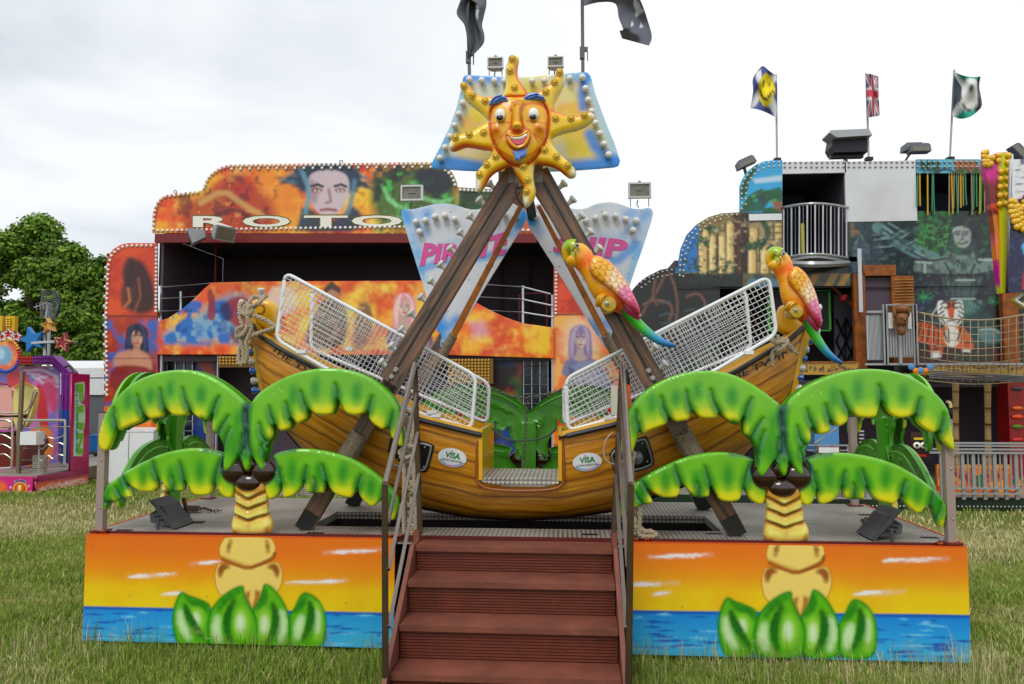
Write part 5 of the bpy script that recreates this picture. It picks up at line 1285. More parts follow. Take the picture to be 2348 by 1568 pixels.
# ================================================================= parrots
def parrot(name,label,loc):
    """traced in z4 frame about the perch point; local plane units then placed"""
    k=mpp(-.10)*.511*2347/4000
    ox,oy=545,560
    L3=lambda x,y,d=0:Vector(((x-ox)*k,-d,-(y-oy)*k))
    root=thing(name,(0,0,0),label,'parrot figure','moulded parrots perched on the ride')
    def body_col(t):
        st=[(0,(150,180,30)),(.05,(224,190,40)),(.16,(242,170,30)),(.27,(242,120,40)),(.36,(244,166,20)),(.55,(246,176,20)),(.75,(236,110,40)),(1,(190,60,60))]
        for i in range(len(st)-1):
            if t<=st[i+1][0]:
                f=(t-st[i][0])/(st[i+1][0]-st[i][0]); return tuple(a*(1-f)+b*f for a,b in zip(st[i][1],st[i+1][1]))
        return st[-1][1]
    # body: head -> belly -> rump, elliptical sections
    sp=[(262,140,60),(300,160,88),(338,200,92),(378,255,82),(425,310,90),(475,370,112),(525,440,122),(580,510,112),(630,560,84),(680,610,50),(720,640,20)]
    pts=catmull([L3(x,y) for x,y,r in sp],5); rr=[float(v)*k for v in np.interp(np.linspace(0,1,len(pts)),np.linspace(0,1,len(sp)),[r for *_,r in sp])]
    mb=MB(); n=18; base=len(mb.v); mb.c=[]
    vs=[];cs=[]
    for i,p in enumerate(pts):
        t=(pts[min(i+1,len(pts)-1)]-pts[max(i-1,0)]).normalized(); a=Vector((0,1,0)); b=t.cross(a).normalized(); f=i/(len(pts)-1)
        for j in range(n):
            th=2*math.pi*j/n; sc=1+.012*math.sin(j*6+i*2.1) if .12<f<.34 else 1
            vs.append(p+a*math.cos(th)*rr[i]*.82*sc+b*math.sin(th)*rr[i]*sc)
            c=body_col(f); top=math.sin(th)
            if f<.13 and top<-.2: c=tuple(q*.55+g*.45 for q,g in zip(c,(110,180,20)))
            cs.append(S(c))
    fs=[(i*n+j,i*n+(j+1)%n,(i+1)*n+(j+1)%n,(i+1)*n+j) for i in range(len(pts)-1) for j in range(n)]+[tuple(range(n)),tuple(range(len(vs)-n,len(vs)))]
    mb.add(vs,fs,cs); mb.build('body',GLOSS,root,smooth=60)
    # beak: upper hook and lower mandible
    mb=MB(); q=[L3(285,120),L3(245,112),L3(222,135),L3(214,170),L3(218,215),L3(232,232)]; cc=[S(120,176,24)]*3+[S(236,190,60)]*3
    pp=catmull(q,4); m=len(pp); r_=np.interp(np.linspace(0,1,m),[0,.3,.6,.85,1],[74,52,30,14,3])*k
    col=[c for i in range(m) for c in [S(*[float(np.interp(i/m,[0,.25,.5,1],[a,b,c_,d])) for a,b,c_,d in ((170,150,214,236),(186,186,180,176),(24,24,40,60))])]*12]
    mb.tube(pp,[float(v) for v in r_],12,col=col); mb.build('upper_beak',GLOSS,root,smooth=60)
    mb=MB(); pp=catmull([L3(325,215),L3(285,214),L3(256,206),L3(234,190)],4); r_=np.interp(np.linspace(0,1,len(pp)),[0,.45,.8,1],[56,62,52,20])*k
    mb.tube(pp,[float(v) for v in r_],12,col=S(240,182,56)); mb.build('lower_beak',GLOSS,root,smooth=60)
    mb=MB(); mb.tube(catmull([L3(222,152,.082),L3(262,160,.09),L3(288,185,.09),L3(292,230,.085)],5),.0035,6,col=S(120,66,30)); mb.build('beak_line',GLOSS,root)
    mb=MB(); mb.lathe([(.0165,-.01),(.016,.004),(.010,.006)],L3(300,122,.078),(0,-1,0),14,col=S(176,164,150)); mb.lathe([(.008,.006),(.006,.010),(.001,.011)],L3(300,122,.078),(0,-1,0),10,col=S(24,22,24)); e=mb.build('eye',GLOSS,root)
    # wing with feather scallops
    pl=Plane(Y=0); f=lambda pts:[((x-ox)*k,-(y-oy)*k) for x,y in pts]
    out=[(425,195),(395,235),(388,300),(410,360),(460,400),(520,440),(590,495),(660,570),(720,620),(770,660),(776,645),(765,590),(735,520),(700,450),(655,370),(600,300),(540,240),(480,205)]
    class CV: pass
    c=Canvas(pl,-.05*8,-.2,.2,.3,.0022,(246,186,30)); c.p=pl
    # paint straight in plane coordinates through a tiny shim
    sh=lambda pts:f(pts)
    c.pt=lambda pts:f(pts); c.k=lambda:k
    c.poly([(380,180),(620,180),(620,480),(380,480)],(246,184,30),10); c.poly([(560,300),(700,300),(760,480),(640,560),(520,420)],(246,226,190),50,.85); c.poly([(620,450),(740,430),(800,700),(600,560)],(222,120,170),50,.9); c.poly([(680,560),(800,540),(800,700),(700,640)],(190,30,110),30,.95)
    rows=[[(430,250),(470,235),(510,260)],[(410,300),(450,290),(495,300),(545,300),(590,310)],[(440,350),(485,345),(530,345),(580,350),(625,365)],[(475,395),(520,390),(565,395),(615,400),(660,420)],[(530,440),(580,440),(630,445),(680,465)],[(590,490),(640,492),(690,505),(725,530)],[(640,540),(690,548),(735,570)],[(690,600),(730,605),(755,620)]]
    for r in rows:
        for x,y in r:
            q=[(x-26,y-8),(x-12,y+20),(x+10,y+26),(x+28,y+12),(x+32,y-10)]; c.stroke(q,2.2,(176,96,30) if x+y<1050 else (150,40,90),4,.85,sm=1)
    c.loop(out,10,(226,90,60),20,.6,sm=1)
    segs=[f([(x-26,y-8),(x-12,y+20),(x+10,y+26),(x+28,y+12)]) for r in rows for x,y in r]
    def hf(V,D,h):
        for q in segs: h=h-.0018*np.exp(-(segdist(V[:,0],V[:,1],q,False)/.004)**2)
        # follow the body bulge
        q=f([(450,300),(560,440),(700,600)]); d=segdist(V[:,0],V[:,1],q,False); return np.maximum(h,.001)+.03*np.exp(-(d/.07)**2)
    relief('wing',smooth_loop(f(out),2),pl,GLOSS,root,c,step=.0055,R=.03,H=.02,T=.02,base=.045,hfun=hf,sm=60)
    # tail: green to blue
    tp=[(625,535,24),(660,595,42),(705,655,44),(765,720,42),(835,785,38),(905,838,33),(970,870,27),(1030,888,18),(1055,893,6)]
    pts=catmull([L3(x,y,.01) for x,y,_ in tp],4); rr=np.interp(np.linspace(0,1,len(pts)),np.linspace(0,1,9),[r for *_,r in tp])*k; col=[]
    for i in range(len(pts)):
        t=i/(len(pts)-1); c3=[float(np.interp(t,[0,.2,.42,.6,.8,1],v)) for v in ([50,24,90,60,50,30],[30,130,190,150,110,66],[30,30,70,190,180,110])]; col+= [S(c3)]*10
    mb=MB(); mb.tube(pts,[float(v) for v in rr],10,col=col); mb.build('tail',GLOSS,root,smooth=60)
    # dark-red under-tail coverts
    mb=MB(); pts=catmull([L3(640,540,.0),L3(700,610,.03),L3(745,655,.035),L3(774,690,.03)],4); mb.tube(pts,[float(v)*k for v in np.interp(np.linspace(0,1,len(pts)),[0,.4,.8,1],[40,40,26,4])],10,col=S(176,24,96)); mb.build('rump',GLOSS,root,smooth=60)
    # perch: golden cap with rivet, and toes
    GOLD=mat('golden_perch',col=(198,160,36),rough=.25,coat=.5,noise=.3,nscale=18)
    mb=MB(); mb.lathe([(62*k,-.10),(66*k,-.02),(64*k,.02),(54*k,.035),(.001,.04)],L3(540,578,.055),(0,-1,0),20); pch=mb.build('perch_cap',GOLD,root)
    mb=MB(); mb.lathe([(.014,0),(.014,.004),(.007,.006),(.001,.008)],L3(524,572,.095),(0,-1,0),12); mb.build('rivet',BOLT,pch)
    TO=mat('toe_paint',col=(214,160,30),rough=.3,coat=.4)
    for dx in (-52,-30):
        mb=MB(); mb.tube(catmull([L3(540+dx+20,498,.05),L3(500+dx+20,520,.085),L3(488+dx+16,560,.08),L3(490+dx+16,590,.05)],4),[.012]*12+[.005],8); mb.build('toe',TO,root)
    return root
PR=parrot('parrot_figure','larger looking yellow and pink parrot perched on the right front leg of the A-frame',None)
PR.location=P(1232+545*.2998,528+560*.2998,Y=-.03)
s2=.98*mpp(.42)/mpp(-.10)*.86
dup(PR,P(1232+1962*.2998,528+615*.2998,Y=.36),'yellow and pink parrot perched on the right prow of the boat above the rope',rot=(0,math.radians(16.5),0),scale=(s2,s2,s2))
# ================================================================= white halogen floodlights
FW=mat('white_lamp_housing',col=(206,208,210),rough=.35); FG=mat('lamp_reflector_glass',col=(118,116,104),rough=.18,coat=.6,noise=.35,nscale=30)
def flood(cx,cy,w,h,Y,yb,label):
    m=mpp(Y); c=P(cx,cy,Y=Y); W=w*m/2; H=h*m/2; t=thing('halogen_floodlight',(c.x,Y,P(cx,yb,Y=Y).z),label,'floodlight','white halogen floodlights on the ride')
    mb=MB(); fr=.14*H
    x0,x1,z0,z1=c.x-W,c.x+W,c.z-H,c.z+H; f=H*.22
    for a,b in (((x0,Y-.03,z1-f),(x1,Y,z1)),((x0,Y-.03,z0),(x1,Y,z0+f)),((x0,Y-.03,z0+f),(x0+f,Y,z1-f)),((x1-f,Y-.03,z0+f),(x1,Y,z1-f))): mb.box(a,b)
    mb.add([(x0+f*.3,Y,z0+f*.3),(x1-f*.3,Y,z0+f*.3),(x1-f*.3,Y,z1-f*.3),(x0+f*.3,Y,z1-f*.3),(c.x-W*.6,Y+.07,c.z-H*.6),(c.x+W*.6,Y+.07,c.z-H*.6),(c.x+W*.6,Y+.07,c.z+H*.6),(c.x-W*.6,Y+.07,c.z+H*.6)],[(0,1,5,4),(1,2,6,5),(2,3,7,6),(3,0,4,7),(4,5,6,7)])
    mb.build('housing',FW,t,smooth=0)
    mb=MB(); mb.box((x0+f,Y-.018,z0+f),(x1-f,Y-.012,z1-f)); mb.build('glass',FG,t,smooth=0)
    mb=MB(); mb.tube([(c.x-W*.3,Y-.021,c.z),(c.x+W*.3,Y-.021,c.z)],.005,8); mb.build('lamp_tube',mat('tube_glass',col=(190,190,180),rough=.2),t)
    mb=MB(); mb.ball((c.x,Y-.012,z1+.008),(.012,.01,.012),8,6); mb.build('latch',SOCK,t)
    zb=P(cx,yb,Y=Y).z
    for s in (-1,1): mb=MB(); mb.tube([(c.x+s*W*.8,Y,z0),(c.x+s*W*.8,Y,zb)],.0035,6); mb.build('bracket_leg',SOCK,t)
    mb=MB(); mb.tube(catmull([(c.x-W*.1,Y+.03,z0),(c.x-W*.2,Y+.02,z0-.04),(c.x-W*.05,Y+.01,zb)],4),.004,6); mb.build('cable',BLACK,t)
flood(1136,147,38,26,.27,174,'small white floodlight above the board left of the top sun ray')
flood(1273.5,145,38,25,.27,172,'small white floodlight above the board right of the top sun ray')
flood(945,444,52,37,YB-.06,482,'larger white floodlight standing on the PIRATE board')
flood(1465.5,438,52,36,YB-.06,475,'larger white floodlight standing on the SHIP board')
# ================================================================= flags on the ride
FLG=mat('dark_flag_cloth',attr=True,rough=.8); POLE=mat('grey_flag_pole',col=(96,92,98),rough=.5)
def clothgrid(name,rows,m,parent,colf,k=6,nz=.0,loc=None,seed=0,thick=.002):
    """rows: list of polylines of 3-D points (all same count) -> smooth sheet"""
    R=[catmull(r,k) for r in rows]; n=len(R[0]); cols=[catmull([r[i] for r in R],k) for i in range(n)]; mrows=len(cols[0])
    V=[cols[i][j] for j in range(mrows) for i in range(n)]; C=[S(colf(i/(n-1),j/(mrows-1))) for j in range(mrows) for i in range(n)]
    F=[(j*n+i,j*n+i+1,(j+1)*n+i+1,(j+1)*n+i) for j in range(mrows-1) for i in range(n-1)]
    N_=len(V); V=V+[v+Vector((0,thick,0)) for v in V]
    F2=F+[tuple(reversed([q+N_ for q in f])) for f in F]
    for i in range(n-1): F2.append((i,i+N_,i+1+N_,i+1)); o=(mrows-1)*n; F2.append((o+i,o+i+1,o+i+1+N_,o+i+N_))
    for j in range(mrows-1): F2.append((j*n,(j+1)*n,(j+1)*n+N_,j*n+N_)); o=n-1; F2.append((o+j*n,o+j*n+N_,o+(j+1)*n+N_,o+(j+1)*n))
    return npmesh(name,[tuple(v) for v in V],F2,m,parent,C=np.array(C+C),smooth=True,loc=loc)
zt=Z(1700,0,900/2348)
def ztp(x,y,Y): return P(*zt([(x,y)])[0],Y=Y)
def flagpole(x0,y0,x1,y1,Y,zx,label):
    b=P(x0,y0,Y=Y); t=P(x1,y1,Y=Y); r=thing('flagpole',b,label,'flagpole','grey flagpoles on top of the ride'); MB().tube([b,t],.0115,10).build('pole',POLE,r)
    c=b+(t-b)*zx; mb=MB(); mb.box((c.x-.02,Y-.015,c.z-.05),(c.x+.013,Y+.015,c.z+.03)); mb.box((c.x+.013,Y-.008,c.z-.0),(c.x+.035,Y+.008,c.z+.03)); mb.box((c.x+.028,Y-.008,c.z-.06),(c.x+.035,Y+.008,c.z-.001)); mb.build('clamp',POLE,r,smooth=0)
    return r
flagpole(1076,173,1070,-60,.30,.19,'grey pole with the limp black flag left of the sun')
flagpole(1336,168,1334,-60,.30,.215,'grey pole with the blowing black flag right of the sun')
YFg=.28
def fcol(skull):
    def f(u,v):
        base=(98,100,110)
        for (a,b,ra,rb) in skull:
            if ((u-a)/ra)**2+((v-b)/rb)**2<1: return (206,208,214)
        return base
    return f
# limp flag: rows top->bottom, each across with folds
rows=[]
for y,xs,dy in ((-140,(350,430,300,470,330,520),.03),(-30,(350,400,270,440,330,520),.03),(50,(345,300,240,380,440,522),.03),(150,(340,270,225,380,430,500),.03),(260,(335,300,318,400,440,478),.03),(350,(330,318,330,420,470,500),.025),(450,(330,326,345,420,470,488),.02),(580,(332,334,345,360,368,366),.01)):
    rows.append([ztp(x,y,YFg+(.05 if i%2 else -.04)*(dy/.03)) for i,x in enumerate(xs)])
fl=clothgrid('flag_cloth',rows,FLG,None,fcol([(.75,.42,.07,.07),(.72,.3,.05,.06),(.05,.72,.06,.04)]),5,loc=ztp(340,100,YFg))
fl.name='limp_black_flag'; props(fl,None); fl['label']='dark grey limp folded skull flag hanging left of the sun'; fl['category']='flag'; fl['group']='black skull flags on the ride'
rows=[]
top=[(1515,-300),(1750,-330),(1950,-250),(2090,0),(2160,190),(2208,370),(2178,465)]
bot=[(1515,60),(1680,22),(1835,38),(1870,180),(1915,300),(1880,315),(1905,392)]
for j in range(5):
    t=j/4; rows.append([ztp(a[0]*(1-t)+b[0]*t,a[1]*(1-t)+b[1]*t,YFg+.05*math.sin(i*1.7+j*1.2)) for i,(a,b) in enumerate(zip(top,bot))])
f2=clothgrid('blowing_black_flag',rows,FLG,None,fcol([(.52,.22,.05,.1),(.66,.62,.028,.07),(.72,.3,.028,.07),(.58,.2,.03,.2)]),6,loc=ztp(1515,0,YFg))
f2['label']='dark grey skull flag blowing to the right of its pole'; f2['category']='flag'; f2['group']='black skull flags on the ride'
# ================================================================= black floodlights on the deck
BF=mat('charcoal_floodlight',col=(66,68,70),rough=.55)
def deckflood(cx,yb,flip,label,Yd):
    c=P(cx,yb,Z=DECK); s=-1 if flip else 1
    t=thing('deck_floodlight',(c.x,c.y,DECK),label,'floodlight','charcoal floodlights lying on the deck'); m=mpp(c.y)*.84
    Q=lambda x,y,d=0:Vector((c.x+s*x*m,c.y+d,DECK+y*m))
    # reflector hood: frustum seen from the side, opening to the right-down
    for a,b,nm in (((-8,60),(26,6),'hood'),):
        mb=MB(); f=[Q(-26,72,-.10),Q(6,62,-.10),Q(44,8,-.10),Q(22,10,-.10)]; g=[p+Vector((0,.20,0)) for p in f]; mb.add(f+g,[(0,1,2,3),(7,6,5,4),(0,4,5,1),(1,5,6,2),(2,6,7,3),(3,7,4,0)]); mb.build('hood',BF,t,smooth=0)
        mb=MB(); f=[Q(-30,78,-.12),Q(-14,76,-.12),Q(50,4,-.12),Q(40,2,-.12)]; g=[p+Vector((0,.24,0)) for p in f]; mb.add(f+g,[(0,1,2,3),(7,6,5,4),(0,4,5,1),(1,5,6,2),(2,6,7,3),(3,7,4,0)]); mb.build('front_frame',BF,t,smooth=0)
        mb=MB(); f=[Q(-40,38,-.06),Q(-18,52,-.06),Q(14,14,-.06),Q(-4,6,-.06),Q(-36,14,-.06)]; g=[p+Vector((0,.12,0)) for p in f]; mb.add(f+g,[(0,1,2,3,4),(9,8,7,6,5)]+[(i,i+5,(i+1)%5+5,(i+1)%5) for i in range(5)]); mb.build('ballast_box',mat('charcoal_ballast',col=(84,86,88),rough=.5),t,smooth=0)
        for k in range(3): p0=Q(-30+k*4,40-k*10,-.065); p1=Q(-14+k*8,46-k*12,-.065); mb=MB(); mb.tube([p0,p1],.005,5); mb.build('cooling_fin',BF,t)
    mb=MB(); mb.box(tuple(Q(-4,0,-.13)),tuple(Q(4,34,-.122))) if s>0 else mb.box(tuple(Q(4,0,-.13)),tuple(Q(-4,34,-.122))); mb.build('bracket',BF,t,smooth=0)
deckflood(385,1206,False,'charcoal floodlight lying on the left end of the deck',0)
deckflood(2024,1232,True,'charcoal floodlight lying on the right end of the deck',0)
# ================================================================= chains and ropes
CH=mat('chain_steel',col=(112,110,106),rough=.4,metal=.7)
def chain(name,pts,label,parent=None,link_l=.034,r=.0035,rnd=0,m=None,group=None):
    p=catmull(pts,8); tot=0; q=[p[0]]; acc=0
    for i in range(1,len(p)):
        d=(p[i]-p[i-1]).length
        while acc+d>=link_l*.72: f=(link_l*.72-acc)/d; n=p[i-1]+(p[i]-p[i-1])*f; q.append(n); p[i-1]=n; d=(p[i]-n).length; acc=0
        acc+=d
    mb=MB()
    for i in range(len(q)-1):
        c=(q[i]+q[i+1])/2; d,a,b=frame_from(q[i+1]-q[i]); 
        if i%2: a=b
        ring=[c+d*(math.cos(t)*link_l*.5)+a*(math.sin(t)*link_l*.3) for t in [2*math.pi*j/8 for j in range(8)]]; mb.tube(ring,r,5,closed=True)
    o=mb.build(name,m or CH,parent,loc=None if parent else q[0]); 
    if not parent: props(o,label,'chain',group)
    return o
YB2=YC+.34
chain('hanging_chain',[P(1116,888,Y=YB2),P(1160,905,Y=YB2),P(1208,912,Y=YB2),P(1255,903,Y=YB2),P(1294,890,Y=YB2)],'steel chain slung between the two rear cages of the boat')
chain('vertical_chain',[P(1210,912,Y=YB2),P(1206,960,Y=YB2),P(1204,1005,Y=YB2),P(1201,1060,Y=YB2),P(1199,1082,Y=YB2-.1)],'steel chain hanging straight down in the boat doorway')
mb=MB(); rope(mb,[P(1128,982,Y=YC-.2),P(1150,1002,Y=YC-.18),P(1185,1010,Y=YC-.17),P(1225,1008,Y=YC-.17),P(1258,997,Y=YC-.18),P(1275,982,Y=YC-.2)],.008,twist=14); o=mb.build('door_rope',mat('dark_green_cord',col=(70,84,70),rough=.8),loc=P(1200,1010,Y=YC-.17)); props(o,'dark green cord looped across the boat doorway','rope')
for i,(cx,cy,lab) in enumerate(((445,1172,'pile of rusty chain beside the left deck floodlight'),(1995,1195,'pile of rusty chain beside the right deck floodlight'))):
    c=P(cx,cy,Z=DECK+.012); rg=random.Random(i+3); pts=[c+Vector((rg.uniform(-.09,.09),rg.uniform(-.09,.09),.006+.012*rg.random())) for _ in range(11)]
    if i==0: pts+= [c+Vector((.14,.0,.005)),c+Vector((.2,.02,.005))]
    chain('chain_pile',pts,lab,m=mat('rusty_chain',col=(104,88,74),rough=.6,metal=.5,noise=.3,nscale=30),group='chain piles on the deck')
# steel pin by the left floodlight
b=P(435,1198,Z=DECK); t_=thing('steel_stake',b,'thin grey steel pin standing on the deck by the left floodlight','pin'); MB().bar(b,P(420,1141,Y=b.y),.02,.02).build('pin',STEELD,t_,smooth=0); mb=MB(); mb.box((b.x-.01,b.y-.02,DECK+.001),(b.x+.10,b.y+.02,DECK+.01)); mb.build('base_bar',STEELD,t_,smooth=0)
# wound rope on the prow
def ropeobj(name,lists,label,r,loc,group=None,m=None):
    t=thing(name,loc,label,'rope',group)
    for pts in lists: mb=MB(); rope(mb,pts,r); mb.build('rope_strand',m or ROPE,t)
    return t
Q3=lambda x,y,d=0:P(*z3([(x,y)])[0],Y=YC-.12-d)
ropeobj('prow_rope',[[Q3(300,320),Q3(250,345,.02),Q3(200,330),Q3(160,365,.03),Q3(140,430,.04),Q3(110,470,.05),Q3(150,520,.05),Q3(120,600,.05),Q3(80,640,.05),Q3(90,720,.05),Q3(110,800,.05),Q3(95,880,.05),Q3(70,860,.04),Q3(75,760,.03),Q3(110,660,.03),Q3(150,560,.04)],
 [Q3(120,370,.02),Q3(75,400,.04),Q3(85,460,.06),Q3(140,480,.07),Q3(185,430,.05),Q3(175,400,.02),Q3(120,410,.03),Q3(80,500,.05),Q3(100,570,.06),Q3(60,600,.06),Q3(55,660,.05),Q3(105,640,.07),Q3(140,570,.07)],
 [Q3(165,485,.05),Q3(230,500,.05),Q3(300,530,.05),Q3(360,570,.06),Q3(410,575,.1)],[Q3(130,680,.05),Q3(180,650,.05),Q3(250,625,.05),Q3(330,600,.07),Q3(410,572,.1)],
 [Q3(290,318),Q3(240,375,.05),Q3(200,400,.06),Q3(150,425,.06),Q3(140,500,.07),Q3(170,590,.06),Q3(130,700,.06),Q3(140,790,.05),Q3(120,880,.05)]],
 'thick hemp rope knotted round the left prow and cage corner',.0155,Q3(150,600))
Q4=lambda x,y,d=0:P(*z4([(x,y)])[0],Y=YC-.20-d)
ropeobj('prow_rope',[[Q4(1755,810),Q4(1800,830,.03),Q4(1860,870,.05),Q4(1900,880,.04),Q4(1940,900,.03),Q4(1985,940)],[Q4(1830,800,.02),Q4(1850,850,.04),Q4(1830,900,.05),Q4(1800,930,.03),Q4(1795,990,.03),Q4(1800,1040,.03)],[Q4(1840,870,.06),Q4(1880,830,.04),Q4(1910,850,.05),Q4(1870,900,.06),Q4(1830,930,.04),Q4(1850,940,.02)],[Q4(1760,800,.02),Q4(1810,860,.06),Q4(1870,850,.06),Q4(1930,880,.04),Q4(1960,930,.02)]],
 'hemp rope knotted round the right prow of the boat',.013,Q4(1850,900))
def plait(xc0,y0,xc1,y1,Y,lab,side):
    """bundle of rope hung on the stair rail post"""
    a=[]
    for s in (-1,1):
        pts=[]
        for i in range(15):
            t=i/14; x=xc0+(xc1-xc0)*t; y=y0+(y1-y0)*t; pts.append(P(x+s*9*math.cos(i*2.2),y,Y=Y-.02*math.sin(i*2.2+s)))
        a.append(pts)
    for j,dx in enumerate((-14,14)):
        a.append([P(xc0+dx,y0+10,Y=Y-.03),P(xc0+dx*.8+2,(y0*2+y1)/3,Y=Y-.035),P(xc1+dx,(y0+y1*2)/3,Y=Y-.03),P(xc1+dx*.9,y1,Y=Y-.02)])
    a.append([P(xc0-20,y0+6,Y=Y-.04),P(xc0,y0-8,Y=Y-.05),P(xc0+18,y0+2,Y=Y-.05),P(xc0+8,y0+16,Y=Y-.055),P(xc0-14,y0+18,Y=Y-.055),P(xc0-20,y0+2,Y=Y-.05)])
    a.append([P(xc0-6,y0-82,Y=Y),P(xc0-14,y0-60,Y=Y),P(xc0-8,y0-30,Y=Y),P(xc0+2,y0,Y=Y)])
    a.append([P(xc0+10,y0-84,Y=Y+.02),P(xc0+14,y0-60,Y=Y+.02),P(xc0+8,y0-30,Y=Y),P(xc0+2,y0,Y=Y)])
    if side>0: a.append([P(xc1+6,y1-30,Y=Y),P(xc1+22,y1-8,Y=Y-.02),P(xc1+40,y1-6,Y=Y-.02),P(xc1+52,y1+2,Y=Y-.02),P(xc1+30,y1+6,Y=Y-.03),P(xc1+12,y1+2,Y=Y-.02)])
    ropeobj('rope_bundle',a,lab,.0145,P(xc1,y1,Y=Y),'hemp rope bundles tied beside the stairs')
plait(936,1030,939,1222,.06,'hemp rope bundle tied to the post left of the stairs',-1)
plait(1436,1040,1452,1224,.06,'hemp rope bundle tied to the post right of the stairs',1)
def shortpost(x,y0,y1,Y,lab):
    a=P(x,y0,Y=Y); b=P(x,y1,Y=Y); t=thing('rope_post',(a.x,Y,DECK),lab,'post','short posts holding the rope bundles'); mb=MB(); mb.box((a.x-.02,Y-.02,DECK),(a.x+.02,Y+.02,b.z)); mb.build('post',POSTM,t,smooth=0); mb=MB(); mb.box((a.x-.022,Y-.022,b.z),(a.x+.022,Y+.022,b.z+.004)); mb.build('cap',BLACK,t,smooth=0)
shortpost(937,1222,952,.11,'taupe post behind the rope bundle left of the stairs'); shortpost(1446,1232,985,.11,'taupe post behind the rope bundle right of the stairs')
# control box and lever by the right rail
c=P(1408,917,Y=.02); t_=thing('control_box',c,'beige switch box with a red button on the right stair rail','control box'); m=mpp(.02)
mb=MB(); mb.box((c.x-8*m,-.03,c.z-33*m),(c.x+6*m,.05,c.z+33*m)); mb.build('case',mat('beige_case',col=(206,204,188),rough=.45),t_,smooth=0)
mb=MB(); mb.lathe([(.009,0),(.012,.01),(.012,.02),(.005,.022)],(c.x-8*m,.01,c.z-22*m),(-1,0,0),10); mb.build('red_button',mat('red_button',col=(190,30,30),rough=.3),t_)
for dz in (18,26): mb=MB(); mb.lathe([(.005,0),(.004,.012)],(c.x-8*m,.01,c.z+dz*m),(-1,0,0),8); mb.build('indicator',BLACK,t_)
t_=thing('control_pedestal',P(1437,1010,Y=.15),'orange control pedestal with a dark cap behind the right stair rail','control pedestal'); a=P(1438,1010,Y=.15); b=P(1438,882,Y=.15)
mb=MB(); mb.box((a.x-.02,.13,DECK),(a.x+.022,.17,b.z)); mb.build('column',mat('orange_pedestal',col=(206,96,44),rough=.4),t_,smooth=0); mb=MB(); mb.lathe([(.022,0),(.016,.05),(.006,.095)],(a.x,.15,b.z),(0,0,1),12); mb.build('cap',BLACK,t_)
mb=MB(); mb.tube(catmull([P(1405,990,Y=.02),P(1388,1010,Y=.0),P(1384,1040,Y=.0),P(1395,1060,Y=0),P(1420,1065,Y=.02)],6),.004,6); o=mb.build('loose_cable',mat('grey_cable',col=(170,166,156),rough=.5),loc=P(1405,990,Y=.02)); props(o,'thin grey cable looping beside the right stair rail','cable')
# ================================================================= background helpers
def quadpanel(name,c,m,parent,TL,TR,BR,BL,step=None,T=.02,base=0,loc=None):
    pl=c.p; q=[np.array(pl.px(*p)) for p in (BL,BR,TR,TL)]; step=step or pl.m*2.29
    w=np.hypot(*(q[1]-q[0])); h=np.hypot(*(q[3]-q[0])); nx=max(2,int(w/step)+1); ny=max(2,int(h/step)+1)
    U,Vv=np.meshgrid(np.linspace(0,1,nx),np.linspace(0,1,ny)); U=U.ravel()[:,None]; Vv=Vv.ravel()[:,None]
    A=(q[0]*(1-U)+q[1]*U)*(1-Vv)+(q[3]*(1-U)+q[2]*U)*Vv
    o=np.array(pl.o); u=np.array(pl.u); v=np.array(pl.v); nn=np.array(pl.n)
    V=o+A[:,:1]*u+A[:,1:]*v+nn*(base+T); Iq,J=np.meshgrid(np.arange(nx-1),np.arange(ny-1)); k0=(J*nx+Iq).ravel()
    F=np.stack([k0,k0+1,k0+nx+1,k0+nx],1); C=c.sample(A[:,0],A[:,1]); k=len(V); fr=[0,nx-1,nx*ny-1,nx*(ny-1)]
    Bk=V[fr]-nn*T; V=np.vstack([V,Bk]); C=np.vstack([C,C[fr]])
    ex=[(k+3,k+2,k+1,k)]+[(fr[(i+1)%4],fr[i],k+i,k+(i+1)%4) for i in range(4)]
    return npmesh(name,V,np.vstack([F,np.array(ex)]),m,parent,C=C,smooth=False,loc=loc)
def rectp(name,c,m,parent,x0,y0,x1,y1,**k): return quadpanel(name,c,m,parent,(x0,y0),(x1,y0),(x1,y1),(x0,y1),**k)
def bulbs(name,pts_px,pl,r,m,parent,h=0.0,limit=100,flat=.8):
    """individual lamps as parts sharing one mesh; beyond the limit one stuff part"""
    mb=MB(); mb.ball((0,0,0),(r,r*flat,r),8,6); me=None; org=ORG[parent]; extra=MB()
    cnt=getattr(bulbs,'cnt',{}); bulbs.cnt=cnt; key=(parent,name)
    for x,y in pts_px:
        a=pl.px(x,y); p=pl.w(a[0],a[1],h+r*flat*.55); cnt[key]=cnt.get(key,0)+1
        if cnt[key]<=limit:
            if me is None:
                tmp=mb.build(name,m,parent,smooth=60); mesh=tmp.data
                for v in mesh.vertices: v.co=v.co+org
                me=mesh; tmp.location=p-org
            else:
                o=bpy.data.objects.new(name,me); SC.collection.objects.link(o); o.parent=parent; o.location=p-org; ORG[o]=org
        else: extra.ball(p,(r,r*flat,r),6,5)
    if extra.v: props(extra.build(name+'_row',m,parent,smooth=60),kind='stuff')
def along(pts,sp,off=0):
    out=[];acc=off
    for a,b in zip(pts[:-1],pts[1:]):
        l=math.hypot(b[0]-a[0],b[1]-a[1])
        while acc<l: out.append((a[0]+(b[0]-a[0])*acc/l,a[1]+(b[1]-a[1])*acc/l)); acc+=sp
        acc-=l
    return out
def pbox(mb,x0,y0,x1,y1,Ya,Yb):
    a=P(x0,y1,Y=Ya); b=P(x1,y0,Y=Ya); mb.box((a.x,Ya,a.z),(b.x,Yb,b.z)); return mb
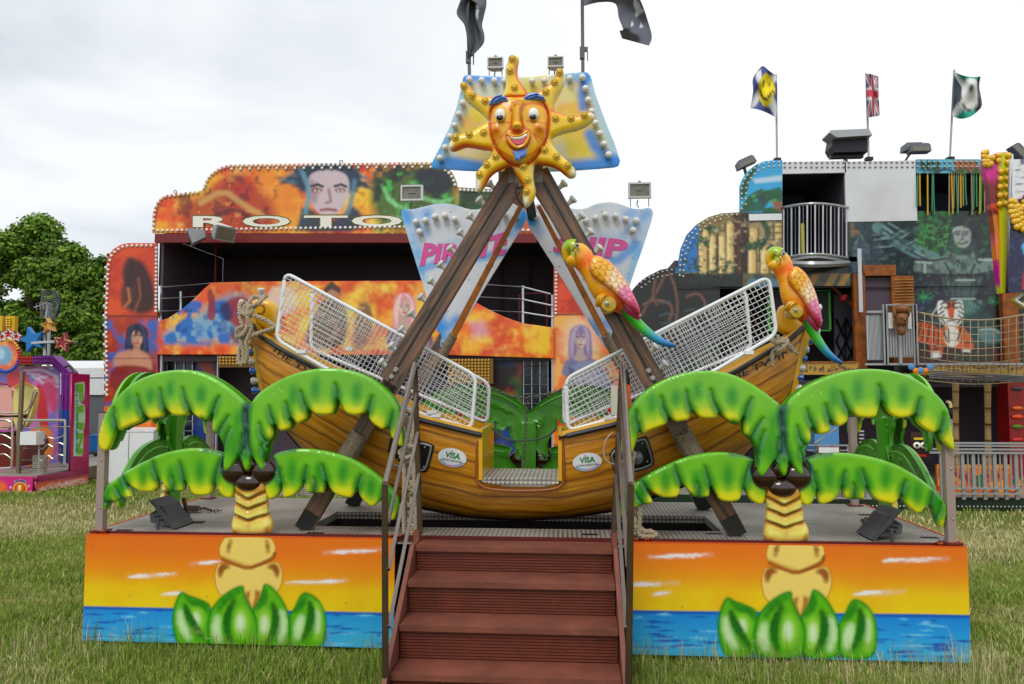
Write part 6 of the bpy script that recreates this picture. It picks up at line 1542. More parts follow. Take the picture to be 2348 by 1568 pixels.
def fire(c,base,seed,cell=60):
    c.sd=seed
    c.noise(cell*2,(240,120,34),.3,.65,.9,4,1.3); c.noise(cell*1.5,(250,206,84),.42,.72,.9,4,1.3); c.noise(cell,(204,62,30),.48,.76,.85,4); c.noise(cell*.6,(252,226,130),.55,.8,.6,3); c.noise(cell*.45,(170,44,26),.56,.8,.6,4); c.noise(cell*.25,(236,120,50),.58,.74,.4,3)
def portrait(c,cx,cy,s,hair,hair2,skin,dress,turn=1,long=1.0,seed=1):
    """plain painted head-and-shoulders; s = face half width in frame units"""
    rg=random.Random(seed); t=turn
    c.poly([(cx-s*2.6,cy+s*5.2),(cx-s*2.3,cy+s*3.2),(cx-s*1.1,cy+s*2.35),(cx,cy+s*2.2),(cx+s*1.2,cy+s*2.35),(cx+s*2.4,cy+s*3.2),(cx+s*2.7,cy+s*5.2)],dress,s*.25,sm=1)
    c.poly([(cx-s*1.5,cy-s*.2),(cx-s*1.35,cy-s*1.3),(cx-s*.5,cy-s*1.95),(cx+s*.5,cy-s*1.95),(cx+s*1.4,cy-s*1.2),(cx+s*1.5,cy),(cx+s*1.7,cy+s*2.4*long),(cx+s*.9,cy+s*2.6*long),(cx-s*.9,cy+s*2.6*long),(cx-s*1.7,cy+s*2.4*long)],hair,s*.3,sm=1)
    c.poly([(cx-s*.42,cy+s*.8),(cx-s*.5,cy+s*2.1),(cx-s*1.1,cy+s*2.6),(cx,cy+s*3.1),(cx+s*1.1,cy+s*2.6),(cx+s*.5,cy+s*2.1),(cx+s*.42,cy+s*.8)],tuple(v*.86 for v in skin),s*.2,sm=1)
    c.poly([(cx-s*.78,cy-s*.5),(cx-s*.8,cy+s*.3),(cx-s*.5,cy+s*.95),(cx,cy+s*1.3),(cx+s*.5,cy+s*.95),(cx+s*.8,cy+s*.3),(cx+s*.78,cy-s*.5),(cx+s*.4,cy-s*1.1),(cx-s*.4,cy-s*1.1)],skin,s*.18,sm=2)
    c.stroke([(cx-t*s*.6,cy-s*.2),(cx-t*s*.66,cy+s*.4),(cx-t*s*.2,cy+s*1.1)],s*.3,tuple(v*.7 for v in skin),s*.35,.55,sm=1)
    for e in (-1,1):
        x=cx+e*s*.36+t*s*.08; c.ell(x,cy-s*.05,s*.2,s*.12,tuple(v*.55 for v in skin),s*.16,.8); c.ell(x,cy-s*.03,s*.15,s*.07,(222,222,226),s*.06); c.ell(x+t*s*.03,cy-s*.03,s*.06,s*.07,(40,44,60),s*.05); c.stroke([(x-s*.22,cy-s*.28),(x,cy-s*.36),(x+s*.22,cy-s*.28)],s*.07,tuple(v*.4 for v in hair2),s*.08)
    c.stroke([(cx+t*s*.1,cy),(cx+t*s*.16,cy+s*.38),(cx,cy+s*.42)],s*.05,tuple(v*.6 for v in skin),s*.1,.8); c.stroke([(cx-s*.2+t*s*.06,cy+s*.72),(cx+t*s*.06,cy+s*.7),(cx+s*.22+t*s*.06,cy+s*.72)],s*.12,(176,70,76),s*.08,.9)
    for i in range(26):
        x=cx+rg.uniform(-1.3,1.3)*s; e=(-1 if x<cx else 1)
        c.stroke([(x*.5+cx*.5,cy-s*1.8),(cx+e*s*rg.uniform(.75,1.3),cy-s*.6),(cx+e*s*rg.uniform(.9,1.5),cy+s*rg.uniform(1,2.4)*long)],s*.07,hair2,s*.1,.7,taper='mid',sm=1)
    for i in range(7):
        e=rg.uniform(-1,.9); c.stroke([(cx+t*s*.2,cy-s*1.7),(cx+e*s*.7,cy-s*1.05),(cx+e*s*.95,cy-s*.35)],s*.16,hair,s*.14,.8,taper='mid',sm=1)
z7a=Z(350,600,850/1333); z7b=Z(1000,600,1000/1742)
RY=8.5; RPL=Plane(Y=RY)
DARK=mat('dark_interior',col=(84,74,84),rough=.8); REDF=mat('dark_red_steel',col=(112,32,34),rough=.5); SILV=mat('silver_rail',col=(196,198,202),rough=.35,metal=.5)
BULB=mat('small_white_bulb',col=(230,228,222),rough=.25,coat=.4)
RED_EDGE=mat('red_edge_paint',col=(150,40,36),rough=.5)
rotor=thing('fairground_facade',P(765,1100,Y=RY),'two storey orange fire painted fairground facade with white bulbs lettered ROTOR','fairground ride')
def rotor_build():
    c=Canvas.frompx(RPL,225,365,1440,1130,.75,(226,96,34))
    fire(c,None,40,46)
    # ---- left wing art
    c.poly([(236,550),(366,550),(366,725),(236,725)],(206,84,44),1.5); c.noise(30,(170,56,34),.55,.7,.5,box=(240,555,364,722)); c.noise(60,(226,110,50),.5,.65,.5,box=(240,555,364,722))
    c.poly([(300,590),(330,600),(352,640),(362,700),(340,722),(300,716),(284,690),(290,640)],(44,34,38),14,.92,sm=2); c.poly([(282,650),(300,636),(318,660),(308,700),(286,712),(276,690)],(96,58,48),9,.8,sm=2); c.stroke([(300,600),(290,625),(300,650)],12,(52,40,44),10,.85,sm=1); c.stroke([(296,662),(300,690),(288,704)],3,(190,130,90),4,.8); c.stroke([(320,640),(324,680),(310,716)],3,(150,100,76),4,.7)
    c.poly([(236,725),(366,725),(366,930),(236,930)],(170,70,40),2); c.noise(40,(60,110,190),.42,.56,.9,box=(236,735,366,930)); c.noise(34,(206,96,44),.55,.68,.7,box=(236,725,366,930))
    portrait(c,316,775,17,(26,30,52),(60,70,110),(206,160,138),(130,40,40),1,1.25,5)
    c.poly([(262,812),(300,800),(338,806),(352,830),(350,852),(262,850)],(206,156,130),8,.9,sm=1); c.poly([(256,842),(300,836),(352,844),(356,900),(252,900)],(140,44,46),6,.95,sm=1)
    c.rect(236,723.5,366,726,(90,36,28)); c.rect(236,820.5,366,822,(90,40,30),1,.7)
    # ---- top sign art
    c.poly([(590,385),(700,385),(700,535),(590,535)],(236,170,60),30,.6)
    c.poly([(420,470),(470,455),(520,420),(560,400),(600,430),(640,480),(640,540),(440,540)],(166,40,34),26,.75,sm=1); c.noise(24,(120,24,28),.55,.66,.7,box=(420,410,640,535)); c.noise(18,(236,150,90),.66,.74,.8,box=(430,410,640,535)); c.stroke([(470,470),(520,440),(560,470),(610,500)],6,(206,170,110),8,.8,sm=1); c.stroke([(500,500),(550,480),(600,520)],5,(90,20,26),6,.8,sm=1)
    # dark blue haired face, plain
    for i in range(60):
        rg=random.Random(i); a=rg.uniform(-math.pi,.1); x0=752+math.cos(a)*40; y0=430+math.sin(a)*34; l=rg.uniform(30,80)
        c.stroke([(x0,y0),(x0+math.cos(a)*l*.5,y0+math.sin(a)*l*.25),(x0+math.cos(a)*l,y0+math.sin(a)*l*.15+rg.uniform(-8,22))],7,(38,60,86) if i%3 else (92,128,150),6,.9,taper=True,sm=1)
    c.poly([(690,400),(720,382),(800,380),(836,400),(826,440),(800,450),(700,450),(684,430)],(42,62,84),12,.95,sm=1)
    c.poly([(712,408),(738,395),(780,395),(806,410),(806,450),(790,486),(760,505),(730,490),(712,455)],(206,190,196),6,1,sm=2)
    c.poly([(712,410),(740,430),(730,480),(712,455)],(150,110,120),12,.6,sm=1); c.poly([(690,520),(700,470),(740,500),(760,512),(790,500),(820,470),(850,535),(680,535)],(40,66,88),10,.95,sm=1)
    for x in (733,786): c.ell(x,441,12,5,(110,60,66),6,.9); c.ell(x,442,7,2.6,(230,220,210),2); c.ell(x,442,2.6,2.6,(110,80,40),1.5); c.stroke([(x-13,432),(x+2,428),(x+13,433)],3,(50,50,60),3)
    c.stroke([(760,440),(764,466),(754,470)],3,(160,130,136),4,.9); c.stroke([(742,486),(758,484),(776,487)],4,(150,90,96),3,.9); c.stroke([(700,400),(716,440),(706,500)],7,(110,160,180),5,.8,sm=1); c.stroke([(818,420),(812,460),(800,500)],7,(96,140,160),5,.8,sm=1)
    # green swirl cloud
    c.poly([(860,400),(980,382),(1050,400),(1052,470),(1060,530),(880,532),(856,480)],(34,104,56),26,.9,sm=1); c.noise(30,(16,54,40),.46,.6,.9,box=(860,385,1260,535)); c.noise(22,(96,190,96),.58,.7,.8,box=(860,385,1260,535)); c.poly([(960,390),(1020,388),(1046,420),(1030,450),(980,450),(954,420)],(28,32,60),14,.9,sm=1)
    for q in ([(880,430),(900,470),(950,490)],[(960,455),(1010,470),(1040,460)],[(900,500),(960,515),(1020,500)]): c.stroke(q,4,(150,222,160),6,.7,taper='mid',sm=1)
    c.rect(1055,436,1260,540,(38,92,56),3,.9); c.noise(24,(20,50,40),.46,.6,.8,box=(1060,440,1250,535)); c.rect(1160,440,1262,545,(214,110,44),24,.8)
    # ---- band art
    c.noise(36,(250,218,104),.34,.68,.9,box=(540,655,1000,800)); c.noise(30,(206,78,40),.5,.78,.8,box=(365,650,1270,815)); 
    c.poly([(375,770),(420,745),(470,715),(500,690),(545,670),(600,700),(560,760),(480,790),(400,785)],(120,176,206),26,.9,sm=1); c.noise(26,(44,116,190),.45,.58,.95,box=(385,690,560,790)); c.noise(16,(20,60,150),.62,.7,.6,box=(400,700,540,780))
    c.poly([(480,670),(490,660),(500,690),(498,740),(478,730),(484,700)],(150,50,60),5,.9,sm=1); c.poly([(516,700),(540,680),(576,682),(590,720),(560,760),(530,740)],(160,44,52),9,.9,sm=2); c.poly([(505,700),(530,692),(540,730),(520,740)],(34,50,100),8,.9,sm=1); c.poly([(530,740),(560,770),(600,780),(570,800),(530,780)],(60,70,130),10,.8,sm=1)
    c.ell(650,690,36,34,(226,216,206),10,.7)
    c.poly([(738,690),(772,680),(796,700),(800,750),(790,800),(700,800),(712,740),(728,720)],(66,52,58),9,.85,sm=1); c.ell(764,674,15,20,(176,140,120),6,.9); c.poly([(746,662),(764,646),(784,662),(784,676),(764,664),(748,676)],(70,50,50),4,.9); c.poly([(820,700),(850,690),(860,740),(840,800),(810,800)],(60,46,52),9,.7,sm=1); c.noise(14,(206,170,150),.62,.7,.6,box=(700,690,860,800))
    portrait(c,930,706,17,(214,160,166),(240,200,196),(226,196,182),(120,104,130),-1,1.2,9)
    c.poly([(900,770),(930,755),(980,760),(1010,800),(1000,816),(890,816)],(140,120,140),7,.9,sm=1); c.noise(14,(80,66,90),.55,.65,.6,box=(895,765,1005,815))
    c.noise(34,(246,206,90),.4,.7,.9,box=(1060,710,1265,815)); c.poly([(1080,740),(1110,740),(1120,765),(1090,775)],(214,160,196),24,.8)
    # ---- right wing art
    c.rect(1268,545,1440,722,(190,70,44),2); c.noise(50,(44,104,176),.40,.55,.95,box=(1262,545,1340,700)); c.noise(40,(222,92,50),.5,.62,.9,box=(1262,640,1440,722))
    c.rect(1268,722,1440,930,(236,140,84),3); c.noise(30,(244,196,120),.45,.6,.8,box=(1268,722,1440,930)); c.noise(24,(214,84,60),.6,.7,.6,box=(1268,722,1440,930)); c.ell(1330,785,44,52,(244,216,196),30,.7)
    portrait(c,1330,778,17,(150,130,166),(190,176,200),(222,200,196),(132,136,166),1,1.1,12)
    c.poly([(1300,840),(1330,828),(1375,828),(1400,870),(1420,940),(1300,940)],(150,156,184),7,.9,sm=1); c.noise(16,(84,84,120),.52,.64,.7,box=(1300,835,1410,935)); c.stroke([(1366,808),(1390,820),(1398,834)],7,(196,176,110),4,.8,taper='mid')
    c.rect(1266,720.5,1440,723,(120,50,36))
    c.im=np.clip(c.im**1.12*1.05,.003,.85)
    # ---- build panels
    rel=lambda n,o,base,st=.019:relief(n,[RPL.px(*p) for p in o],RPL,PAINT,rotor,c,step=st,R=.01,H=.002,T=.03,base=base,sm=30)
    rel('wing_panel',[(241,1060),(241,726),(244,660),(246,606),(252,584),(263,571),(280,561),(296,558),(362,558),(364,1060)],0)
    rel('wing_panel',[(1269,1080),(1269,560),(1400,556),(1425,572),(1436,600),(1440,1085)],0)
    rel('top_sign',[(359,538),(359.6,502),(362,485),(370,468),(380,457),(393,451),(473,441),(475.6,432),(482,416),(493.5,402),(512,389.5),(531,383),(587,381.6),(987,377.3),(1005,379),(1021,385.7),(1041,402),(1050,423),(1052,434),(1095,437),(1165,441),(1195,456),(1215,480),(1226,505),(1228,540)],.12)
    rel('painted_band',[(365,813),(365,739),(392,730),(422,711),(452,685),(475,662),(490,649.5),(587,647),(967,645),(1045,645),(1070,668),(1093,695),(1120,710),(1156,727),(1198,742),(1269,752),(1269,821.5),(1027,814)],.06)
    for n,x0,y0,x1,y1,Ya,Yb in (('sign_beam',358,539,1230,548,RY-.17,RY-.0),):
        mb=MB(); a=P(358,547,Y=RY-.17); b=P(1230,547,Y=RY-.17); mb.bar(a,b,.16,.10,up=(0,1,0)); mb.build(n,REDF,rotor,smooth=0)
    # interior: back wall, roof, floors, side walls
    by=RY+2.4; mb=MB(); a=P(362,1000,Y=RY); b=P(1272,1000,Y=RY); zt=P(800,535,Y=RY).z; zm=P(800,812,Y=RY).z
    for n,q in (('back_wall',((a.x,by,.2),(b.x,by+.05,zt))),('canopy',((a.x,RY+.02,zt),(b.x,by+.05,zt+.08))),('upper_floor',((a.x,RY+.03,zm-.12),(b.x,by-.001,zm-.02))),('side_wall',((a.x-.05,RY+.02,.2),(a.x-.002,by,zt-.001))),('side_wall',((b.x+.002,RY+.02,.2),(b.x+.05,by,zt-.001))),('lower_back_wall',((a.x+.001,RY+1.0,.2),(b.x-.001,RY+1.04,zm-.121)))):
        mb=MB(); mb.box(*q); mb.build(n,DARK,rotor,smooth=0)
    for x in (1000,1080,1150,1215): # dim wall ribs and red door frame
        p=P(x,600,Y=by-.05); mb=MB(); mb.box((p.x-.03,by-.05,zm),(p.x+.03,by-.002,zt-.1)); mb.build('wall_rib',mat('dim_plum',col=(58,46,56),rough=.7),rotor,smooth=0)
    for x0,x1,y0 in ((1188,1255,670),(382,447,672)):
        mb=MB(); Yd=RY+.9
        for q in ((x0,y0,x0+4,812),(x1-4,y0,x1,812),(x0,y0,x1,y0+4)): pbox(mb,*q,Yd,Yd+.04)
        mb.build('red_door_frame',REDF,rotor,smooth=0)
    def rails(lst,posts):
        for q in lst:
            mb=MB(); mb.tube([P(x,y,Y=RY+.02) for x,y in q],.014,6); mb.build('handrail',SILV,rotor)
        for x,y0,y1 in posts: mb=MB(); mb.tube([P(x,y0,Y=RY+.03),P(x,y1,Y=RY+.03)],.02,6); mb.build('rail_post',SILV,rotor)
    rails([[(368,659),(486,649.5)],[(370,685),(462,679)],[(369,714),(424,711)],[(1117,653),(1199,658),(1262,674)],[(1100,681),(1197,686),(1268,701)],[(1120,712),(1197,716),(1268,727)]],[(369.5,655,745),(414,668,724),(1198.5,655,742),(1266,676,755)])
    for q in ((491.5,544,495,650),(364,545,366.5,655),(1046,544,1049,650)): mb=MB(); pbox(mb,*q,RY+.03,RY+.09); mb.build('red_post',REDF,rotor,smooth=0)
    # below the band: posts, barred windows, gold bulb canopies, painted lower walls
    for q in ((363.5,815,368,1100),(493,815,498,1120),(1264.5,822,1269,1100)): mb=MB(); pbox(mb,*q,RY+.0,RY+.06); mb.build('white_post',SILV,rotor,smooth=0)
    def window(x0,y0,x1,y1,nx,ny):
        mb=MB(); pbox(mb,x0,y0,x1,y1,RY+.22,RY+.25); w=mb.build('window_pane',mat('dark_window_glass',col=(40,46,60),rough=.15,coat=.4),rotor,smooth=0)
        for i in range(nx+1): x=x0+(x1-x0)*i/nx; mb=MB(); mb.tube([P(x,y0,Y=RY+.2),P(x,y1,Y=RY+.2)],.009,5); mb.build('window_bar',SILV,w)
        for i in range(ny+1): y=y0+(y1-y0)*i/ny; mb=MB(); mb.tube([P(x0,y,Y=RY+.19),P(x1,y,Y=RY+.19)],.009,5); mb.build('window_bar',SILV,w)
    window(383,812,441,1010,3,9); window(1200,818,1256,1010,3,9)
    cl=Canvas.frompx(Plane(Y=RY+.3),366,812,1268,1110,1.1,(52,38,48)); cl.noise(60,(44,74,140),.45,.58,.8); cl.noise(40,(170,66,40),.58,.68,.8); cl.noise(40,(66,110,50),.6,.7,.7,box=(1100,815,1200,1000)); cl.rect(1020,880,1130,1000,(170,40,36),4,.8)
    for x0,x1 in ((442,500),(1130,1198)): rectp('painted_lower_wall',cl,PAINT,rotor,x0,822,x1,1085,step=.03)
    rectp('painted_lower_wall',cl,PAINT,rotor,1026,882,1129,1085,step=.03)
    GB=mat('gold_bulb',col=(196,150,20),rough=.25,coat=.6); GBD=mat('gold_backing',col=(110,84,24),rough=.5)
    for x0,y0,x1,y1 in ((501,816,590,842),(1026,822,1130,880)):
        mb=MB(); pbox(mb,x0,y0,x1,y1,RY-.12,RY+.2); mb.build('gold_canopy',GBD,rotor,smooth=0)
        bulbs('gold_lamp',[(x0+4+i*7.5,y0+4+j*7) for j in range(int((y1-y0)/7)) for i in range(int((x1-x0-4)/7.5))],Plane(Y=RY-.12),.022,GB,rotor)
    # step / base
    b0=P(515,1150,Z=.0); mb=MB(); mb.box((P(515,1130,Y=6.3).x,6.3,0),(P(1440,1130,Y=6.3).x,7.2,.16)); mb.build('entrance_step',PLATE,rotor,smooth=0)
    mb=MB(); mb.box((P(240,1130,Y=RY).x,RY-.02,0),(P(1440,1130,Y=RY).x,by,.22)); mb.build('base_frame',DARK,rotor,smooth=0)
    mb=MB(); mb.box((P(515,1130,Y=6.3).x+.4,7.2,0),(P(1440,1130,Y=6.3).x,8.45,.30)); mb.build('entrance_deck',ALU,rotor,smooth=0)
    # bulbs
    pts=[]
    e=[(248,905),(246,726),(249,660),(251,610),(258,588),(268,576),(284,567),(300,564),(360,564)]
    pts+=along(e,11); pts+=along([(243.5,905),(241.5,726),(244,660),(246,604),(253,582)],22,5)[:14]
    pts+=along([(361,570),(360,715)],9)
    T1=[(363,530),(364,500),(368,480),(376,464),(390,456),(470,446)]; T2=[(480,430),(487,414),(499,402),(517,392),(535,387),(587,386),(987,382),(1003,384),(1017,391),(1036,406),(1045,425),(1047,438)]
    bp=RPL
    bulbs('edge_bulb',pts,RPL,.030,BULB,rotor,h=.03,limit=0)
    bulbs('sign_bulb',along(T1,10.5)+along(T2,10.3),RPL,.032,BULB,rotor,h=.155,limit=100)
    s2=along([(x,y+7) for x,y in T2[4:-4]],20.5,5)+[(477,437)]
    bulbs('sign_bulb',s2+along([(1058,441),(1165,446),(1195,462)],9)+along([(372,533),(600,529),(985,524),(1225,533)],11.2),RPL,.029,BULB,rotor,h=.155,limit=100)
    bulbs('edge_bulb',along([(1275,600),(1274,722)],8.5),RPL,.026,BULB,rotor,h=.03,limit=0)
    # lettering ROTOR
    LW=mat('white_lettering',col=(232,230,218),rough=.35); LG=mat('olive_letter_outline',col=(110,96,30),rough=.5)
    for ch,x0,x1 in (('R',452,543),('O',565,672),('T',704,803),('O',812,926),('R',948,1050)):
        for m_,o,h,b in ((LG,3,.157,.05),(LW,0,.163,.03)):
            def f(u,v,x0=x0,x1=x1,o=o,h=h):
                a=RPL.px(x0-o+(x1-x0+2*o)*u,525+o-(25+2*o)*v-(.004*(x0-450))); return RPL.w(a[0],a[1],h),RPL.n
            lettering('lettering',ch,f,m_,rotor,bold=b,depth=.004)
    # roof eye bolts
    for x,y in ((402,446),(782,377)): mb=MB(); p=P(x,y,Y=RY-.05); mb.box((p.x-.012,p.y,p.z-.04),(p.x+.012,p.y+.02,p.z+.02)); mb.tube([p+Vector((.03*math.cos(a),0,.05+.03*math.sin(a))) for a in [i*math.pi/4 for i in range(8)]],.008,5,closed=True); mb.build('lifting_eye',BLACK,rotor)
rotor_build()
# grey flood lamps in front of the sign
def greylamp(px,py,Y,dirx,label,post):
    c=P(px,py,Y=Y); t=thing('stage_floodlight',c,label,'floodlight','grey floodlights on the ROTOR facade'); GR=mat('grey_lamp_body',col=(150,154,158),rough=.45)
    ax=Vector((dirx,-.45,-.35)).normalized(); d,a,b=frame_from(ax); mb=MB()
    f=[c+ax*.16+a*x*.20+b*y*.13 for x,y in ((-1,-1),(1,-1),(1,1),(-1,1))]; g=[c-ax*.10+a*x*.10+b*y*.07 for x,y in ((-1,-1),(1,-1),(1,1),(-1,1))]
    mb.add(f+g,[(0,1,2,3),(7,6,5,4),(0,4,5,1),(1,5,6,2),(2,6,7,3),(3,7,4,0)]); mb.build('housing',GR,t,smooth=0)
    mb=MB(); f2=[c+ax*.163+a*x*.17+b*y*.10 for x,y in ((-1,-1),(1,-1),(1,1),(-1,1))]; f3=[p+ax*.004 for p in f2]; mb.add(f2+f3,[(3,2,1,0),(4,5,6,7),(0,1,5,4),(1,2,6,5),(2,3,7,6),(3,0,4,7)]); mb.build('glass',FG,t,smooth=0)
    mb=MB(); mb.tube([c-ax*.1,c+Vector((-dirx*.2,.25,.0))],.012,6); mb.build('arm',GR,t); 
greylamp(455,540,RY-.62,-.8,'grey floodlight tilted left under the ROTOR letter R',0); greylamp(505,531,RY-.62,.8,'grey floodlight tilted right under the ROTOR letter R',0)
# ================================================================= trees
LEAFM=mat('tree_leaves',attr=True,rough=.6,spec=.25); BARK=mat('tree_bark',col=(74,64,50),rough=.9,bump=.4,bscale=12)
def leafcloud(centers,n,size,seed,c0,c1):
    rg=np.random.default_rng(seed); cs=np.array([c[:3] for c in centers]); rr=np.array([c[3] for c in centers]); w=rr**2/np.sum(rr**2)
    idx=rg.choice(len(cs),n,p=w); d=rg.normal(size=(n,3)); d/=np.linalg.norm(d,axis=1)[:,None]; rad=rr[idx]*(rg.random(n)**.33)*(.8+.3*rg.random(n))
    # lobe the surface
    lob=1+.18*np.sin(d[:,0]*7+idx)*np.cos(d[:,2]*6+idx*1.7)
    p=cs[idx]+d*(rad*lob)[:,None]*np.array([1,1,.72])
    nrm=d*.5+rg.normal(size=(n,3))*.6+np.array([0,-.2,.5]); nrm/=np.linalg.norm(nrm,axis=1)[:,None]
    t=np.cross(nrm,rg.normal(size=(n,3))); t/=np.linalg.norm(t,axis=1)[:,None]; b=np.cross(nrm,t); s=size*rg.uniform(.6,1.5,n)[:,None]
    V=np.stack([p-t*s,p-b*s*.55+nrm*s*.1,p+t*s,p+b*s*.55+nrm*s*.1],1).reshape(-1,3); F=np.arange(4*n).reshape(-1,4)
    k=rg.random(n)[:,None]; cl=(rg.random(len(cs))[idx])[:,None]; C=(np.array(S(c0))*(1-k)+np.array(S(c1))*k)*(.75+.5*cl)
    return V,F,np.clip(np.repeat(C,4,axis=0),0,1)
def tree(x,Y,top,wid,label,seed,n=26000,c0=(60,90,36),c1=(120,148,66),low=.18):
    rg=random.Random(seed); H=top; t=thing('broadleaf_tree',(x,Y,0),label,'tree','tall leafy trees behind the left rides')
    mb=MB(); mb.tube([(x,Y,0),(x+.1,Y,H*.25),(x-.1,Y+.1,H*.5),(x,Y,H*.8)],[.38,.3,.2,.07],8); mb.build('trunk',BARK,t)
    cen=[]
    for i in range(54):
        f=rg.random(); z=H*(low+(.86-low)*f); w=wid*(math.sin(math.pi*(.18+.80*f))**.7); a=rg.uniform(0,6.28); r=w*rg.uniform(.25,.85)
        cen.append((x+math.cos(a)*r,Y+math.sin(a)*r*.8,z,wid*rg.uniform(.11,.22)))
    cen.append((x+.2,Y,H*.9,wid*.2)); cen.append((x-.4,Y,H*.84,wid*.24))
    for i in range(7):
        c=cen[i*4]; mb=MB(); mb.tube([(x,Y,H*.2+i*.3),((x+c[0])/2,(Y+c[1])/2,(H*.3+c[2])/2),(c[0],c[1],c[2])],[.14,.09,.03],6); mb.build('limb',BARK,t)
    V,F,C=leafcloud(cen,int(n*2.2),.095,seed,c0,c1); npmesh('crown',V,F,LEAFM,t,C=C)
def tx(px,Y): return P(px,880,Y=Y).x
tree(tx(68,26),26,P(68,508,Y=26).z+.6,4.6,'tallest broadleaf tree with a layered crown behind the pink ride',3,30000)
tree(tx(215,24),24,P(215,590,Y=24).z+.3,3.2,'lower broadleaf tree just left of the ROTOR facade',5,24000,c0=(62,92,38),c1=(118,146,64),low=.12)
tree(tx(-60,29),29,P(-40,570,Y=29).z+.5,6.0,'broadleaf tree cut by the left edge of the picture',7,30000,low=.08)
tree(tx(140,31),31,P(140,640,Y=31).z+.4,4.0,'darker broadleaf tree behind and between the tall trees',9,20000,c0=(36,60,26),c1=(76,104,44),low=.08)
# hedge line beyond the field
cen=[(x_,38+random.uniform(-1,1),random.uniform(.6,2.6),random.uniform(1.2,2.0)) for x_ in np.arange(-34,40,1.1) for _ in (0,1)]
V,F,C=leafcloud(cen,34000,.24,11,(44,70,28),(88,112,50)); h=npmesh('hedgerow',V,F,LEAFM,C=C,loc=(0,38,0)); props(h,'dark green hedge line at the far side of the field','hedge',kind='stuff')
# ================================================================= white trailer and blue generator
WT=mat('white_trailer_panel',col=(226,228,230),rough=.4,noise=.05); GT=mat('grey_trailer_skirt',col=(96,100,106),rough=.5); BT=mat('blue_generator_paint',col=(44,112,176),rough=.4)
def trailer():
    Y=12.0; a=P(150,900,Y=Y); t=thing('white_box_trailer',(a.x,Y,0),'white box trailer with a rounded roof behind the left wing of ROTOR','trailer')
    x0=P(90,900,Y=Y).x; x1=P(330,900,Y=Y).x; zt=P(200,826,Y=Y).z; zm=P(200,905,Y=Y).z; zb=P(200,985,Y=Y).z
    mb=MB(); pr=[(0,zm),(0,zt-.18),(.08,zt-.07),(.3,zt),(2.1,zt),(2.3,zt-.07),(2.4,zt-.18),(2.4,zm)]; mb.prism([(x0,Y+a_,b_) for a_,b_ in pr],(x1-x0,0,0)); mb.build('body',WT,t,smooth=30)
    mb=MB(); mb.box((x0,Y-.01,P(200,866,Y=Y).z-.01),(x1,Y-.001,P(200,866,Y=Y).z+.01)); mb.build('body_trim',GT,t,smooth=0)
    mb=MB(); mb.box((x0+.05,Y+.05,.3),(x1-.05,Y+2.3,zm-.001)); mb.build('underframe',GT,t,smooth=0)
    for x in (x0+.9,x0+2.0): mb=MB(); mb.lathe([(.3,0),(.38,.02),(.38,.2),(.3,.22)],(x,Y-.02,.38),(0,1,0),20); w=mb.build('wheel',BLACK,t); mb=MB(); mb.lathe([(.18,0),(.2,.01),(.02,.03)],(x,Y-.035,.38),(0,1,0),12); mb.build('hub',SILV,w)
trailer()
def gen():
    Y=10.4; x0=P(196,1000,Y=Y).x; x1=P(236,1000,Y=Y).x; t=thing('blue_generator',((x0+x1)/2,Y,0),'small blue wheeled generator box beside the taupe corner post','generator')
    zt=P(210,1001,Y=Y).z; zb=P(210,1062,Y=Y).z; mb=MB(); mb.box((x0,Y,zb),(x1,Y+.8,zt)); o=mb.build('cabinet',BT,t,smooth=0)
    mb=MB(); mb.box((x0-.01,Y-.01,zt),(x1+.01,Y+.81,zt+.03)); mb.build('lid',BT,t,smooth=0)
    mb=MB(); mb.box((x0+.02,Y+.05,.2),(x1-.02,Y+.75,zb-.001)); mb.build('chassis',GT,t,smooth=0)
    mb=MB(); mb.lathe([(.10,0),(.14,.02),(.14,.12),(.1,.14)],(P(211,1079,Y=Y).x,Y-.04,.15),(0,1,0),18); w=mb.build('wheel',BLACK,t); mb=MB(); mb.lathe([(.07,0),(.075,.01),(.02,.02)],(P(211,1079,Y=Y).x,Y-.055,.15),(0,1,0),12); mb.build('hub',SILV,w)
    mb=MB(); mb.box((P(205,1040,Y=Y).x-.03,Y-.006,P(205,1044,Y=Y).z),(P(216,1040,Y=Y).x,Y-.001,P(205,1040,Y=Y).z)); mb.build('handle',BLACK,t,smooth=0)
gen()
def wbox():
    Y=7.4; a=P(238,1075,Y=Y); b=P(352,990,Y=Y); t=thing('white_cabinet',((a.x+b.x)/2,Y,0),'plain white cabinet standing behind the left palms','cabinet')
    mb=MB(); mb.box((a.x,Y,.0),(b.x,Y+.9,b.z)); mb.build('cabinet_body',WT,t,smooth=0); mb=MB(); mb.box((a.x-.01,Y-.01,b.z),(b.x+.01,Y+.91,b.z+.03)); mb.build('lid',WT,t,smooth=0)
    mb=MB(); mb.box(((a.x+b.x)/2-.005,Y-.004,.1),((a.x+b.x)/2+.005,Y-.0005,b.z-.02)); mb.build('door_seam',GT,t,smooth=0)
wbox()
